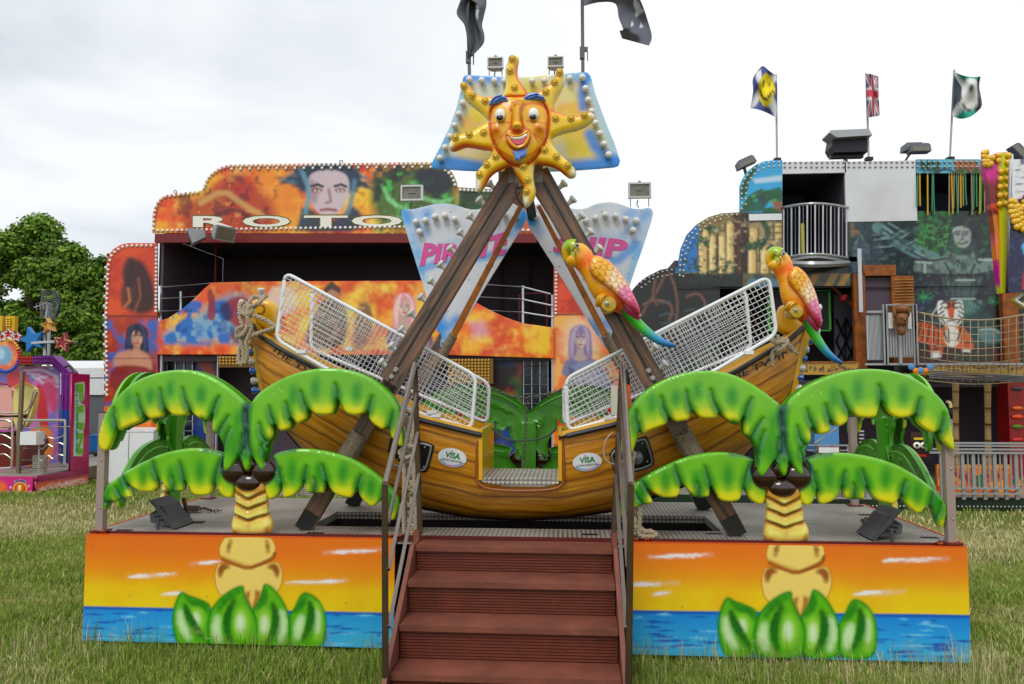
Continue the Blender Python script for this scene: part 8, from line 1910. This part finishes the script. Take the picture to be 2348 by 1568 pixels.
def fun_build():
    c=fun_paint(); R_=lambda *a,**k:rectp('mural_panel',c,PAINT,fun,*a,**k)
    rl=lambda o:relief('lobe_panel',[FPL.px(*p) for p in o],FPL,PAINT,fun,c,step=.018,R=.01,H=.002,T=.03,base=0,sm=30)
    rl([(1552,627),(1554,600),(1559,571),(1573,539),(1595,516),(1623,498.6),(1652,490),(1694,487.5),(1792,489),(1792,659),(1552,659)])
    rl([(1694,487),(1694,429),(1700,411.6),(1712,394),(1730,379.6),(1751,370.7),(1776,368.5),(1792,368.5),(1792,488.5),(1694,487)][:-1])
    rl([(1420,760),(1436,700),(1450,664),(1464,648),(1480,636),(1513,619),(1545,613),(1551.5,613),(1551.5,658.9),(1649,660),(1649,1120),(1415,1120)])
    R_(1650,659.5,1964,659.6) if 0 else None
    R_(1792.5,589,1963,656); R_(1939.5,509,2098,600); R_(1964,600.5,2047,633); R_(2047.5,600.5,2098,877); R_(2098.5,484.5,2350,877); R_(2098.5,366,2262,398); R_(2258,398.5,2350,484); R_(1650,877,1978,883)
    for q in ((1792.5,368.5,1938.5,398.5),(1939.5,367.5,2098,508.5)): 
        mb=MB(); pbox(mb,*q,FY-.03,FY+.02); mb.build('aluminium_panel',BRUSH,fun,smooth=0)
    mb=MB(); pbox(mb,1717,489.5,1792,505.5,FY-.06,FY-.031); mb.build('white_strip',WT,fun,smooth=0)
    mb=MB(); pbox(mb,1552,656,2262,661.5,FY-.06,FY-.031); mb.build('dark_joint_rail',BLACK,fun,smooth=0)
    # interiors
    by=FY+1.9; a=P(1552,1000,Y=FY).x; b=P(2480,1000,Y=FY).x; zt=P(1900,369,Y=FY).z; zf=P(1900,592,Y=FY).z; z2_=P(2000,872,Y=FY).z
    IN=mat('slate_interior',col=(84,94,124),rough=.7); 
    for n,q,m in (('rear_wall',((a,by,.1),(b,by+.05,zf-.101)),DARK),('upper_rear_wall',((P(1792,600,Y=FY).x,by,zf-.1),(b,by+.05,zt-.06)),IN),('left_wall',((P(1792,600,Y=FY).x,FY+.04,zf+.001),(P(1792,600,Y=FY).x+.04,by-.01,zt-.061)),IN),('roof',((P(1794,600,Y=FY).x,FY+.04,zt-.06),(b,by,zt-.02)),DARK),('upper_floor',((a,FY+.04,zf-.1),(b,by-.001,zf)),DARK),('middle_floor',((P(1650,600,Y=FY).x,FY+.04,z2_-.1),(b,by-.001,z2_)),DARK),('partition',((P(1942,600,Y=FY).x,FY+.04,zf+.001),(P(2096,600,Y=FY).x,by-.01,zt-.061)),DARK),('right_wall',((b,FY,.1),(b+.05,by,zt)),DARK),('left_wall',((a,FY+.04,.1),(a+.05,by-.01,zf-.101)),DARK)):
        mb=MB(); mb.box(*q); mb.build(n,m,fun,smooth=0)
    # upper balcony: curved rail with bars
    def arcpt(u,y): 
        x=1793+150*u; d=.55*math.sin(math.pi*u); return P(x,y,Y=FY-.03-d)
    def arc(yl,ym,r,nm,m=GALV): mb=MB(); mb.tube([arcpt(i/20,yl+(ym-yl)*math.sin(math.pi*i/20)) for i in range(21)],r,6); mb.build(nm,m,fun)
    arc(476,467,.022,'balcony_rail'); arc(592,583,.022,'balcony_rail'); arc(603,606,.05,'balcony_edge')
    for i in range(17):
        u=.02+.96*i/16; s=math.sin(math.pi*u); mb=MB(); mb.tube([arcpt(u,476-9*s),arcpt(u,592-9*s)],.014 if i%2==0 else .004,5); mb.build('balcony_bar',SILV if i%2==0 else GALV,fun)
    mb=MB(); q=[arcpt(i/20,606) for i in range(21)]; z=P(1860,598,Y=FY-.3).z; vs=[Vector((p.x,p.y,z)) for p in q]; mb.prism(vs,(0,0,.04)); mb.build('balcony_floor',GALV,fun,smooth=0)
    mb=MB(); pbox(mb,1838,512,1843,600,FY+.3,FY+.35); mb.build('yellow_pole',mat('yellow_pole',col=(190,180,40),rough=.4),fun,smooth=0)
    # window ropes
    rg=random.Random(4)
    for x in [2103,2108,2126,2137,2139]+[2176+i*5.2 for i in range(8)]+[2227,2232,2238,2246,2250,2256]:
        mb=MB(); k=rg.uniform(-2,4); e=rg.uniform(470,496); mb.tube(catmull([P(x,398,Y=FY-.04),P(x+k*.3,440,Y=FY-.05),P(x+k,e,Y=FY-.06)],4),.012,5); mb.build('hanging_rope',mat(*(('yellow_rope',(196,160,50)),('green_rope',(60,130,100)),('tan_rope',(150,130,100)))[rg.randrange(3)],rough=.8),fun)
    # lower left opening
    F8=lambda x,y,Y:P(*z8([(x,y)])[0],Y=Y); F9=lambda x,y,Y:P(*z9([(x,y)])[0],Y=Y); F0=lambda x,y,Y:P(*z10([(x,y)])[0],Y=Y)
    def bx(nm,m,f,x0,y0,x1,y1,Y,d=.05): 
        a=f(x0,y1,Y); b=f(x1,y0,Y); mb=MB(); mb.box((min(a.x,b.x),Y,min(a.z,b.z)),(max(a.x,b.x),Y+d,max(a.z,b.z))); return mb.build(nm,m,fun,smooth=0)
    def bar(nm,m,f,p,q,Y,r=.02): mb=MB(); mb.tube([f(*p,Y),f(*q,Y)],r,6); return mb.build(nm,m,fun)
    SCG=mat('green_screen_frame',col=(70,170,50),rough=.4)
    bx('speaker_grille',mat('dark_mesh_grille',col=(46,46,52),rough=.6,noise=.5,nscale=60),F8,835,975,1220,1220,FY+.35)
    for q in ((825,963,1228,973),(825,1220,1228,1230),(825,973,835,1220),(1220,973,1228,1220)): bx('screen_frame',SCG,F8,*q,FY+.34,.05)
    bx('grey_door',mat('grey_door',col=(90,94,104),rough=.5),F8,1260,990,1390,1440,FY+.5)
    for p,q in (((1265,1150),(1390,1430)),((1390,1150),(1265,1430)),((1325,1140),(1325,1430)),((1265,1290),(1330,1150)),((1265,1290),(1330,1430)),((1390,1290),(1330,1150)),((1390,1290),(1330,1430))): bar('lattice_bar',BLACK,F8,p,q,FY+.45,.016)
    bar('orange_brace',OBARK,F8,(1240,942),(1385,1080),FY+.05,.025)
    mb=MB(); mb.lathe([(.03,0),(.05,.1),(.02,.12)],F8(1325,1000,FY),(-.6,-.3,-.6),8); mb.build('spot_lamp',mat('dark_red_spot',col=(130,30,44),rough=.4),fun)
    for x0,x1,y0,y1 in ((1395,1450,855,1500),(1440,1650,800,870)): bx('bark_post',OBARK,F8,x0,y0,x1,y1,FY-.10,.09)
    bx('bark_post',OBARK,F9,565,870,690,1440,FY-.09,.08); bx('bark_post',OBARK,F9,1283,975,1362,1445,FY-.12,.1); bx('doorway',DARK,F9,380,880,564,1440,FY-.02,.03)
    for i in range(12): bar('bark_ring',mat('pale_cane',col=(196,160,96),rough=.6),F9,(568,900+i*19),(688,896+i*19),FY-.1,.010)
    bx('tube_lamp',SILV,F9,341,695,354,1105,FY-.2,.03)
    # lower balcony with corrugated front, rails and a mask
    bx('corrugated_panel',GALV,F9,392,1125,505,1415,FY-.35,.02)
    for i in range(14): bx('corrugation',SILV,F9,396+i*8,1128,399+i*8,1412,FY-.362,.01)
    for q in ((390,1095,505,1110),(503,1052,708,1062),(503,1388,708,1396),(380,1432,1403,1448)): bx('balcony_rail',GALV,F9,*q,FY-.40,.05)
    for x in (503,513,600,697,706): bx('balcony_post',GALV,F9,x,1055,x+8,1440,FY-.42,.04)
    for x in range(525,697,17): bx('baluster',GALV,F9,x,1200,x+6,1392,FY-.40,.02)
    for q in ((532,1108,556,1210),(655,1108,676,1212)): bx('white_tube_lamp',WT,F9,*q,FY-.44,.04)
    mk=mat('carved_mask',col=(136,92,62),rough=.6,noise=.3,nscale=14); o=F9(612,1150,FY-.55); k=.6058*.5867*mpp(FY-.5)
    mb=MB(); mb.ball(o,(38*k,.10,52*k),14,12); mb.ball(o+Vector((0,-.02,62*k)),(42*k,.1,30*k),12,8); mb.ball(o+Vector((0,0,-70*k)),(26*k,.07,34*k),10,8)
    for s in (-1,1): mb.ball(o+Vector((s*16*k,-.095,6*k)),(11*k,.015,4*k),8,5); mb.ball(o+Vector((s*40*k,0,40*k)),(14*k,.04,34*k),8,6)
    mb.ball(o+Vector((0,-.11,-6*k)),(8*k,.03,12*k),8,6); mb.ball(o+Vector((0,-.09,-26*k)),(18*k,.03,6*k),8,6); mb.build('carved_mask',mk,fun,smooth=50)
    # ochre bamboo print boards
    cb=Canvas.frompx(Plane(Y=FY-.2),1800,830,2350,880,.6,(176,138,60)); cb.fr=z10; rr=random.Random(5)
    for i in range(60):
        x=i*32; y=172+8*math.sin(i)
        for _ in range(3): cb.ell(x+rr.uniform(-10,10),y+rr.uniform(-20,22),rr.uniform(8,16),rr.uniform(6,14),(50,36,20),5,.85)
        cb.stroke([(x+8,y-30),(x+14,y+34)],3,(216,176,90),3,.7)
    cb.fr=ID
    rectp('ochre_board',cb,PAINT,fun,1800,832,1964,859,step=.02,T=.05); rectp('ochre_board',cb,PAINT,fun,2090,838,2350,860,step=.02,T=.05); bx('board_cap',OBARK,F0,-60,120,480,132,FY-.27,.06)
    # rope net: sagging grid in front
    mb=MB(); 
    def net(u,v): 
        x=1040+420*0+ (713+ (1403-713)*u); sag=70*math.sin(math.pi*min(1,u*.9)); y=1110+(450)*v+sag*(1-.3*v)*.8
        return F9(713+(1403-713)*u,1105+430*v+sag*.75*(1-.35*v),FY-.55-.5*math.sin(math.pi*v)*.9)
    for i in range(15): mb.tube([net(i/14,j/12) for j in range(13)],.0048,4)
    for j in range(10): mb.tube([net(i/24,j/9) for i in range(25)],.0055 if j else .014,4)
    mb.build('rope_net',ROPE2,fun)
    for dy in (0,1,2,3,4): bar('walkway_cable',GALV,F0,(1040,190+dy*14),(1764,236+dy*10),FY-1.1,.012)
    # ground level
    CAN=mat('bamboo_cane',col=(150,124,84),rough=.55,noise=.2); RT=mat('red_totem',col=(146,34,30),rough=.4,noise=.35,nscale=10)
    for x0,x1,y0,y1 in ((1216,1262,285,905),(1460,1508,290,905),(640,700,560,760)):
        mb=MB(); mb.tube([F0((x0+x1)/2,y0,FY-.3),F0((x0+x1)/2+6,y1,FY-.3)],(x1-x0)*.5*.2994*mpp(FY),10); w=mb.build('bamboo_column',CAN,fun)
        for k in range(5): y=y0+(y1-y0)*(k+.5)/5; mb=MB(); mb.tube([F0((x0+x1)/2+k,y,FY-.3),F0((x0+x1)/2+k,y+8,FY-.3)],(x1-x0)*.54*.2994*mpp(FY),10); mb.build('cane_node',OBARK,w)
    bx('red_totem',RT,F0,1668,262,1764,1000,FY-.2,.3)
    for y,cc in ((330,(60,60,70)),(480,(220,110,40)),(545,(230,90,40)),(620,(90,130,50)),(720,(200,60,40))): 
        m=mat('totem_%d'%cc[0] if 0 else 'totem_paint_'+('dark','orange','bright_orange','green','red')[(330,480,545,620,720).index(y)],col=cc,rough=.4); mb=MB(); mb.ball(F0(1715,y,FY-.22),(.08,.02,.03),10,7); mb.build('totem_feature',m,fun)
    cm=Canvas.frompx(Plane(Y=FY-.05),1850,1050,2350,1140,.6,(190,100,34)); cm.fr=z10
    for i in range(110): cm.ell(rr.uniform(1070,1764),rr.uniform(905,1120),rr.uniform(14,34),rr.uniform(12,26),rr.choice([(222,160,50),(206,96,30),(130,36,34),(226,140,40),(40,100,70)]),3)
    cm.poly([(1300,1120),(1380,990),(1420,1030),(1430,1120)],(36,104,70),5); cm.rect(1070,905,1764,930,(226,170,60),3,.8); cm.rect(1070,935,1764,960,(214,110,40),4,.7); cm.fr=ID
    rectp('mosaic_front',cm,PAINT,fun,2139,1063,2350,1128,step=.02,T=.08,base=.06)
    bx('toucan_sign',BLACK,F0,1166,415,1215,520,FY-.4,.03); mb=MB(); mb.tube(catmull([F0(1172,430,FY-.43),F0(1196,440,FY-.43),F0(1204,475,FY-.43)],4),.022,6); mb.build('toucan_beak',mat('cream_beak',col=(226,206,150),rough=.4),fun)
    # blue booth & notice
    BL2=mat('pale_blue_panel',col=(90,140,190),rough=.5)
    bx('blue_booth',BL2,F0,165,615,345,820,FY-.3,.5); bx('notice_frame',mat('notice_red',col=(150,50,60),rough=.5),F0,188,776,352,826,FY-1.55,.02); bx('notice',WT,F0,194,781,346,821,FY-1.565,.012)
    for i in range(6): bx('booth_slat',SILV,F0,505,650+i*28,540,662+i*28,FY-.35,.02)
    bar('brace_pole',SILV,F0,(165,748),(330,635),FY-1.2,.02)
    # fence along the front
    for q in ((1225,742,1764,754),(1225,764,1764,774),(1045,790,1764,800),(1045,815,1764,827),(1225,1092,1764,1100),(1225,1130,1764,1140),(100,760,600,768),(100,800,560,806),(50,1160,600,1172)): bx('fence_rail',GALV,F0,*q,FY-1.45,.03)
    for x in list(range(1130,1764,82))+[40,180,300,420,560]: bx('fence_post',GALV,F0,x,820 if x>1000 else 765,x+12,1180,FY-1.42,.03)
    for x in range(1255,1764,41): bx('fence_bar',GALV,F0,x,830,x+2,1092,FY-1.40,.008)
    # floor, spiral roundel and dotted base
    a=P(1445,1150,Z=.12); Yb=P(2100,1170,Z=.0).y; mb=MB(); x0=P(1470,1150,Y=Yb).x; x1=P(2500,1150,Y=Yb).x; mb.box((x0,Yb+.021,.0),(x1,FY+1.8,.17)); mb.build('floor_deck',ALU,fun,smooth=0)
    mb=MB(); mb.box((x0,Yb,.0),(x1,Yb+.02,.175)); mb.build('base_board',mat('dark_green_base',col=(16,52,40),rough=.4),fun,smooth=0)
    bulbs('base_bulb',[(1475+i*8.9,1157.0+i*.045) for i in range(99)],Plane(Y=Yb),.011,DBULB,fun,h=.0)
    s=F0(1415,1168,Yb+.6); 
    for k,(r,cc) in enumerate(((.62,(214,150,40)),(.52,(170,40,36)),(.42,(214,150,40)),(.33,(170,40,36)),(.22,(214,150,40)),(.12,(170,40,36)))):
        mb=MB(); mb.prism([(s.x+r*math.cos(t*.26),Yb+.75+r*.9*math.sin(t*.26),.1705+k*.002) for t in range(24)],(0,0,.0019)); mb.build('floor_ring',mat('ring_%s'%('ochre' if k%2==0 else 'red'),col=cc,rough=.5),fun,smooth=0)
    # totem faces
    def totem(x,y,w,h,Y,cc,eye):
        bx('totem_sign',mat('totem_brown',col=(60,28,22),rough=.5),F0,x-w,y-h,x+w,y+h,Y,.06); mb=MB(); mb.ball(F0(x,y-2*0,Y-.01),(w*.8*.2994*mpp(Y),.03,h*.2*.2994*mpp(Y)),12,8); mb.build('totem_face',mat('totem_red',col=cc,rough=.4),fun)
        for s_ in (-1,1): mb=MB(); mb.ball(F0(x+s_*w*.38,y,Y-.04),(.05,.02,.045),10,7); mb.build('totem_eye',EWm,fun); mb=MB(); mb.ball(F0(x+s_*w*.38,y,Y-.062),(.02,.01,.02),8,6); mb.build('totem_pupil',BLACK,fun)
    EWm=MATS['eye_white']; totem(972,764,70,100,FY-1.2,(190,36,34),0)
    bx('totem_band',mat('totem_yellow',col=(216,190,60),rough=.4),F0,925,706,1040,722,FY-1.25,.03); bx('totem_mouth',mat('totem_red',col=(190,36,34)),F0,930,836,1015,850,FY-1.25,.03)
    bx('lamp_head',BLACK,F0,905,150,1040,218,FY-1.0,.08)
    for x,y,m in ((900,163,'pale_blue_panel'),(1042,163,'pale_blue_panel'),(970,190,'pale_blue_panel')): mb=MB(); mb.lathe([(.045,0),(.045,.02),(.03,.03)],F0(x,y,FY-1.02),(0,-1,0),12); mb.build('blue_lamp',MATS[m],fun)
    for x in (932,1008): mb=MB(); mb.lathe([(.04,0),(.04,.02),(.02,.03)],F0(x,192,FY-1.02),(0,-1,0),12); mb.build('amber_lamp',mat('amber_lamp',col=(230,140,30),rough=.3),fun)
    bx('yellow_lip',mat('totem_yellow',col=(216,190,60)),F0,912,210,1034,218,FY-1.03,.03)
    # small bulbs
    LB=[(1557,632),(1559,600),(1564,573),(1577,544),(1598,521),(1625,504),(1652,495),(1692,493)]
    pts=along(LB,11.5)+along([(x+8,y+6) for x,y in LB[:-1]],13,4)+along([(1699,480),(1699,430),(1705,413),(1716,398),(1733,384),(1752,376),(1776,373),(1790,373)],11.5)+along([(1708,470),(1709,432),(1715,416),(1724,404),(1738,392),(1756,384),(1790,382)],12.5)
    bulbs('edge_bulb',pts,FPL,.017,DBULB,fun,h=.03)
    bulbs('edge_bulb',along([(1797,374.5),(2255,373)],12.2)+along([(1797,384.5),(2255,384)],12.2)+along([(1460,655),(1476,643),(1512,625),(1546,618)],11)+along([(1470,660),(1500,638),(1546,629)],11),FPL,.019,BOLT,fun,h=.03)
fun_build()
# ----------------------------------------------------------------- things on its roof
zf=Z(2750,200,1250/2348); G=lambda x,y,Y=FY+.1:P(*zf([(x,y)])[0],Y=Y)
def roofpole(p,q,lab):
    b=G(*p); t=thing('roof_flagpole',b,lab,'flagpole','thin flagpoles on the funhouse roof'); MB().tube([b,G(*q)],.016,6).build('pole',mat('pale_pole',col=(170,170,178),rough=.5),t); mb=MB(); mb.box((b.x-.05,b.y-.05,b.z-.02),(b.x+.05,b.y+.05,b.z+.03)); mb.build('pole_foot',BLACK,t,smooth=0)
roofpole((536,802),(528,172),'thin pole carrying the blue and white smiley flag'); roofpole((1209,795),(1190,163),'thin pole carrying the red white and blue crossed flag'); roofpole((1804,794),(1836,138),'thin pole carrying the green, white and black flag')
FLC=mat('thin_flag_cloth',attr=True,rough=.8)
def imgflag(name,grid,w,h,fr,paint,label,Y=FY+.02):
    """grid rows of zf points; painted in unit square 100x100"""
    pl=Plane(Y=0); c=Canvas(pl,0,0,1,1,.008); c.pt=lambda pts:[(x/100,1-y/100) for x,y in pts]; c.k=lambda:.01; paint(c)
    rows=[catmull([G(x,y,Y-d) for x,y,d in r],6) for r in grid]; n=len(rows[0]); cols=[catmull([r[i] for r in rows],6) for i in range(n)]; m=len(cols[0])
    V=[cols[i][j] for j in range(m) for i in range(n)]; U=[i/(n-1) for j in range(m) for i in range(n)]; T=[1-j/(m-1) for j in range(m) for i in range(n)]
    C=c.sample(np.array(U),np.array(T)); F=[(j*n+i,j*n+i+1,(j+1)*n+i+1,(j+1)*n+i) for j in range(m-1) for i in range(n-1)]; N_=len(V)
    V2=V+[v+Vector((0,.006,0)) for v in V]; F=F+[tuple(reversed([q+N_ for q in f])) for f in F]
    o=npmesh(name,[tuple(v) for v in V2],F,FLC,None,C=np.vstack([C,C]),smooth=True,loc=V[0]); props(o,label,'flag','flags on the funhouse roof')
def p_salt(c):
    c.im[:]=S(72,84,136); c.stroke([(0,4),(100,96)],18,(220,224,232),2); c.stroke([(0,96),(100,4)],18,(220,224,232),2); c.ell(60,50,30,36,(236,214,50),2)
    for x in (50,70): c.ell(x,38,3,8,(30,30,40),2)
    c.stroke([(40,56),(50,70),(62,74),(74,68),(82,56)],4,(40,36,40),2,sm=1)
def p_uni(c):
    c.im[:]=S(66,76,130); W=(222,222,226); Rr=(190,70,84)
    for q in ([(0,0),(100,100)],[(0,100),(100,0)]): c.stroke(q,18,W,2); c.stroke(q,6,Rr,2)
    c.stroke([(50,0),(50,100)],26,W,2); c.stroke([(0,50),(100,50)],28,W,2); c.stroke([(50,0),(50,100)],14,Rr,2); c.stroke([(0,50),(100,50)],16,Rr,2)
def p_skull(c):
    c.im[:]=S(52,150,130); c.poly([(0,0),(46,50),(0,100)],(60,62,72),2); c.stroke([(0,0),(50,46)],12,(214,216,220),2); c.stroke([(0,100),(50,60)],14,(214,216,220),2); c.ell(62,48,30,40,(216,216,214),2); c.ell(64,40,9,9,(90,92,100),3); c.stroke([(40,72),(56,84),(76,80)],3,(50,50,56),2,sm=1); c.poly([(86,0),(100,0),(100,100),(80,90),(88,50)],(66,66,74),3)
imgflag('smiley_flag',[[(415,115,.1),(440,112,.0),(480,145,.1),(530,182,.0)],[(360,200,.0),(410,215,.15),(470,230,.0),(536,250,.05)],[(360,300,.1),(400,320,.0),(460,330,.15),(538,330,.0)],[(340,418,.0),(400,428,.1),(470,455,.0),(530,486,.0)]],0,0,0,p_salt,'blue and white diagonal cross flag with a yellow smiley face')
imgflag('union_flag',[[(1190,168,.0),(1225,168,.12),(1250,176,.0),(1280,184,.1)],[(1193,260,.05),(1225,255,.0),(1255,262,.14),(1280,262,.0)],[(1196,370,.0),(1225,366,.12),(1256,370,.0),(1284,372,.1)],[(1200,488,.0),(1230,482,.0),(1262,478,.1),(1290,470,.0)]],0,0,0,p_uni,'narrow folded red white and blue flag above the black cabinet')
imgflag('skull_flag',[[(1838,152,.0),(1900,178,.1),(1970,190,.0),(2030,186,.12)],[(1832,240,.0),(1900,250,.0),(1970,250,.14),(2020,262,.0)],[(1826,360,.0),(1890,370,.12),(1950,370,.0),(2040,390,.1)],[(1822,474,.0),(1885,496,.0),(1960,478,.1),(2010,440,.0)]],0,0,0,p_skull,'green, white and black skull flag furthest right on the roof')
def rooflamp(x,y,rot,lab,dbl=0,post=None):
    c=G(x,y); t=thing('roof_floodlight',c,lab,'floodlight','grey floodlights on the funhouse roof'); m=mpp(FY)*.3124; GR=mat('slate_lamp_body',col=(104,108,118),rough=.5); a=math.radians(rot); ux=Vector((math.cos(a),0,math.sin(a))); uz=Vector((-math.sin(a),0,math.cos(a)))
    for k in range(1+dbl):
        o=c+ux*(k*24*m)-uz*(k*22*m)+Vector((0,-.1*k,0)); mb=MB(); pr=[(-72,-26),(72,-26),(66,22),(50,34),(-50,34),(-66,22)]; mb.prism([o+ux*p*m+uz*q*m for p,q in pr],(0,.16,0)); mb.build('lamp_housing',GR,t,smooth=0)
        mb=MB(); mb.prism([o+ux*p*m+uz*q*m+Vector((0,-.006,0)) for p,q in ((-60,-22),(60,-22),(56,12),(-56,12))],(0,.005,0)); mb.build('lamp_glass',FG,t,smooth=0)
    p1=G(*(post or (x,y))); mb=MB(); mb.tube([c+Vector((0,.15,-.05)),Vector((p1.x,c.y+.15,p1.z))],.025,6); mb.build('bracket',GR,t)
rooflamp(312,812,24,'grey tilted floodlight at the left curve of the funhouse roof',0,(325,885)); rooflamp(1545,702,0,'double grey floodlight between the black cabinet and right flag',1,(1500,800)); rooflamp(2330,735,-50,'grey floodlight at the right edge of the picture above the roof',0,(2320,800))
c=G(1065,745); t=thing('covered_cabinet',c,'large black covered cabinet with a grey metal hood on the roof','cabinet')
mb=MB(); mb.prism([G(*p) for p in ((948,628),(1212,612),(1208,735),(958,742),(936,700))],(0,.3,0)); mb.build('black_cover',mat('black_cover',col=(30,32,42),rough=.5,bump=.4,bscale=6),t,smooth=0)
mb=MB(); mb.prism([G(*p,FY-.02) for p in ((922,598),(930,580),(1210,568),(1236,616),(975,632))],(0,.36,0)); mb.build('metal_hood',GALV,t,smooth=0)
for q in ((948,742,1190,768),(1057,768,1072,800)): a=G(q[0],q[3]); b=G(q[2],q[1]); mb=MB(); mb.box((a.x,FY+.2,a.z),(b.x,FY+.3,b.z)); mb.build('stand',BLACK,t,smooth=0)
# ================================================================= upright sign of the neighbouring ride at the far right
SY=5.4; sp=Plane(Y=SY); t=thing('upright_sign',P(2300,1100,Y=SY),'tall magenta, lime and white sign with yellow bulbs at the right edge','sign')
c=Canvas.frompx(sp,2230,345,2347,690,.5,(206,40,140),fr=z9); c.rect(1100,270,1240,620,(120,30,36),60); c.noise(60,(226,90,50),.5,.62,.8,box=(1140,420,1240,830)); c.poly([(1180,830),(1230,820),(1235,1000),(1215,1000)],(206,40,150),6); c.poly([(1205,90),(1282,90),(1262,990),(1222,990),(1215,560)],(206,206,30),3); c.poly([(1276,90),(1310,100),(1282,990),(1256,990)],(232,234,236),3); c.stroke([(1190,500),(1205,620),(1200,760)],14,(240,150,60),14,.8,sm=1)
relief('sign_face',[sp.px(*p) for p in z9([(1120,130),(1165,105),(1215,92),(1260,88),(1305,103),(1283,985),(1228,992),(1205,820),(1180,560),(1150,330),(1128,220)])],sp,PAINT,t,c,step=.016,R=.01,H=.002,T=.10)
YB_=mat('yellow_bulb',col=(226,180,20),rough=.25,coat=.5)
bulbs('sign_bulb',z9([(1112,98),(1128,92),(1112,120),(1126,128),(1146,128),(1116,150),(1136,150),(1166,128),(1120,168),(1136,172),(1156,166),(1206,112),(1270,114),(1206,146),(1266,158),(1222,216),(1266,212),(1220,264),(1264,262),(1218,314),(1262,312),(1216,368),(1258,366),(1214,424),(1256,420)]),sp,.042,YB_,t,h=.10)
z11=Z(3600,550,400/660)
t=thing('bulb_cluster_sign',P(2340,1100,Y=5.0),'dark blue and white panel with clustered yellow bulbs cut by the right edge','sign'); s5=Plane(Y=5.2)
c=Canvas.frompx(s5,2290,380,2400,720,.6,(28,30,70),fr=z11); c.poly([(560,120),(800,120),(800,380),(565,380)],(226,228,232),3); c.noise(16,(90,96,140),.62,.7,.4); c.poly([(628,960),(660,700),(800,500),(800,970)],(196,40,40),5); c.poly([(625,680),(700,600),(760,680),(640,740)],(90,180,226),5); 
for i in range(5): c.stroke([(590,150+i*46),(700,170+i*40)],2.5,(90,90,100),2)
quadpanel('sign_face',c,PAINT,t,*z11([(563,130),(800,120),(800,960),(540,985)]),step=.02,T=.06)
bulbs('cluster_bulb',z11([(555,400),(575,405),(555,435),(575,440),(595,432),(555,470),(580,465),(600,455),(565,498),(588,492),(610,480),(575,530),(598,525),(622,510),(590,565),(612,556),(636,540),(630,580),(650,560),(610,450),(632,438),(640,405),(655,420),(650,470),(655,500)]),s5,.045,YB_,t,h=.06); bulbs('red_bulb',z11([(648,378),(660,385),(655,425)]),s5,.05,mat('red_bulb',col=(170,30,40),rough=.3,coat=.4),t,h=.07)
t=thing('diamond_sign',P(2345,1100,Y=5.1),'yellow diamond frame studded with bulbs near the right edge','sign'); q=[sp.px(*p) for p in z11([(608,970),(672,1020),(600,1090),(532,1042)])]; ctr=tuple(sum(v)/4 for v in zip(*q)); h_=[tuple(ctr[i]+(p[i]-ctr[i])*.45 for i in (0,1)) for p in q]
relief('diamond_frame',q,sp,PAINT,t,None,(206,176,30),step=.02,R=.02,H=.01,T=.05,base=.12,holes=[h_]); bulbs('diamond_bulb',along(z11([(607,985),(655,1020),(600,1072),(548,1040),(607,985)]),6),sp,.022,DBULB,t,h=.18)
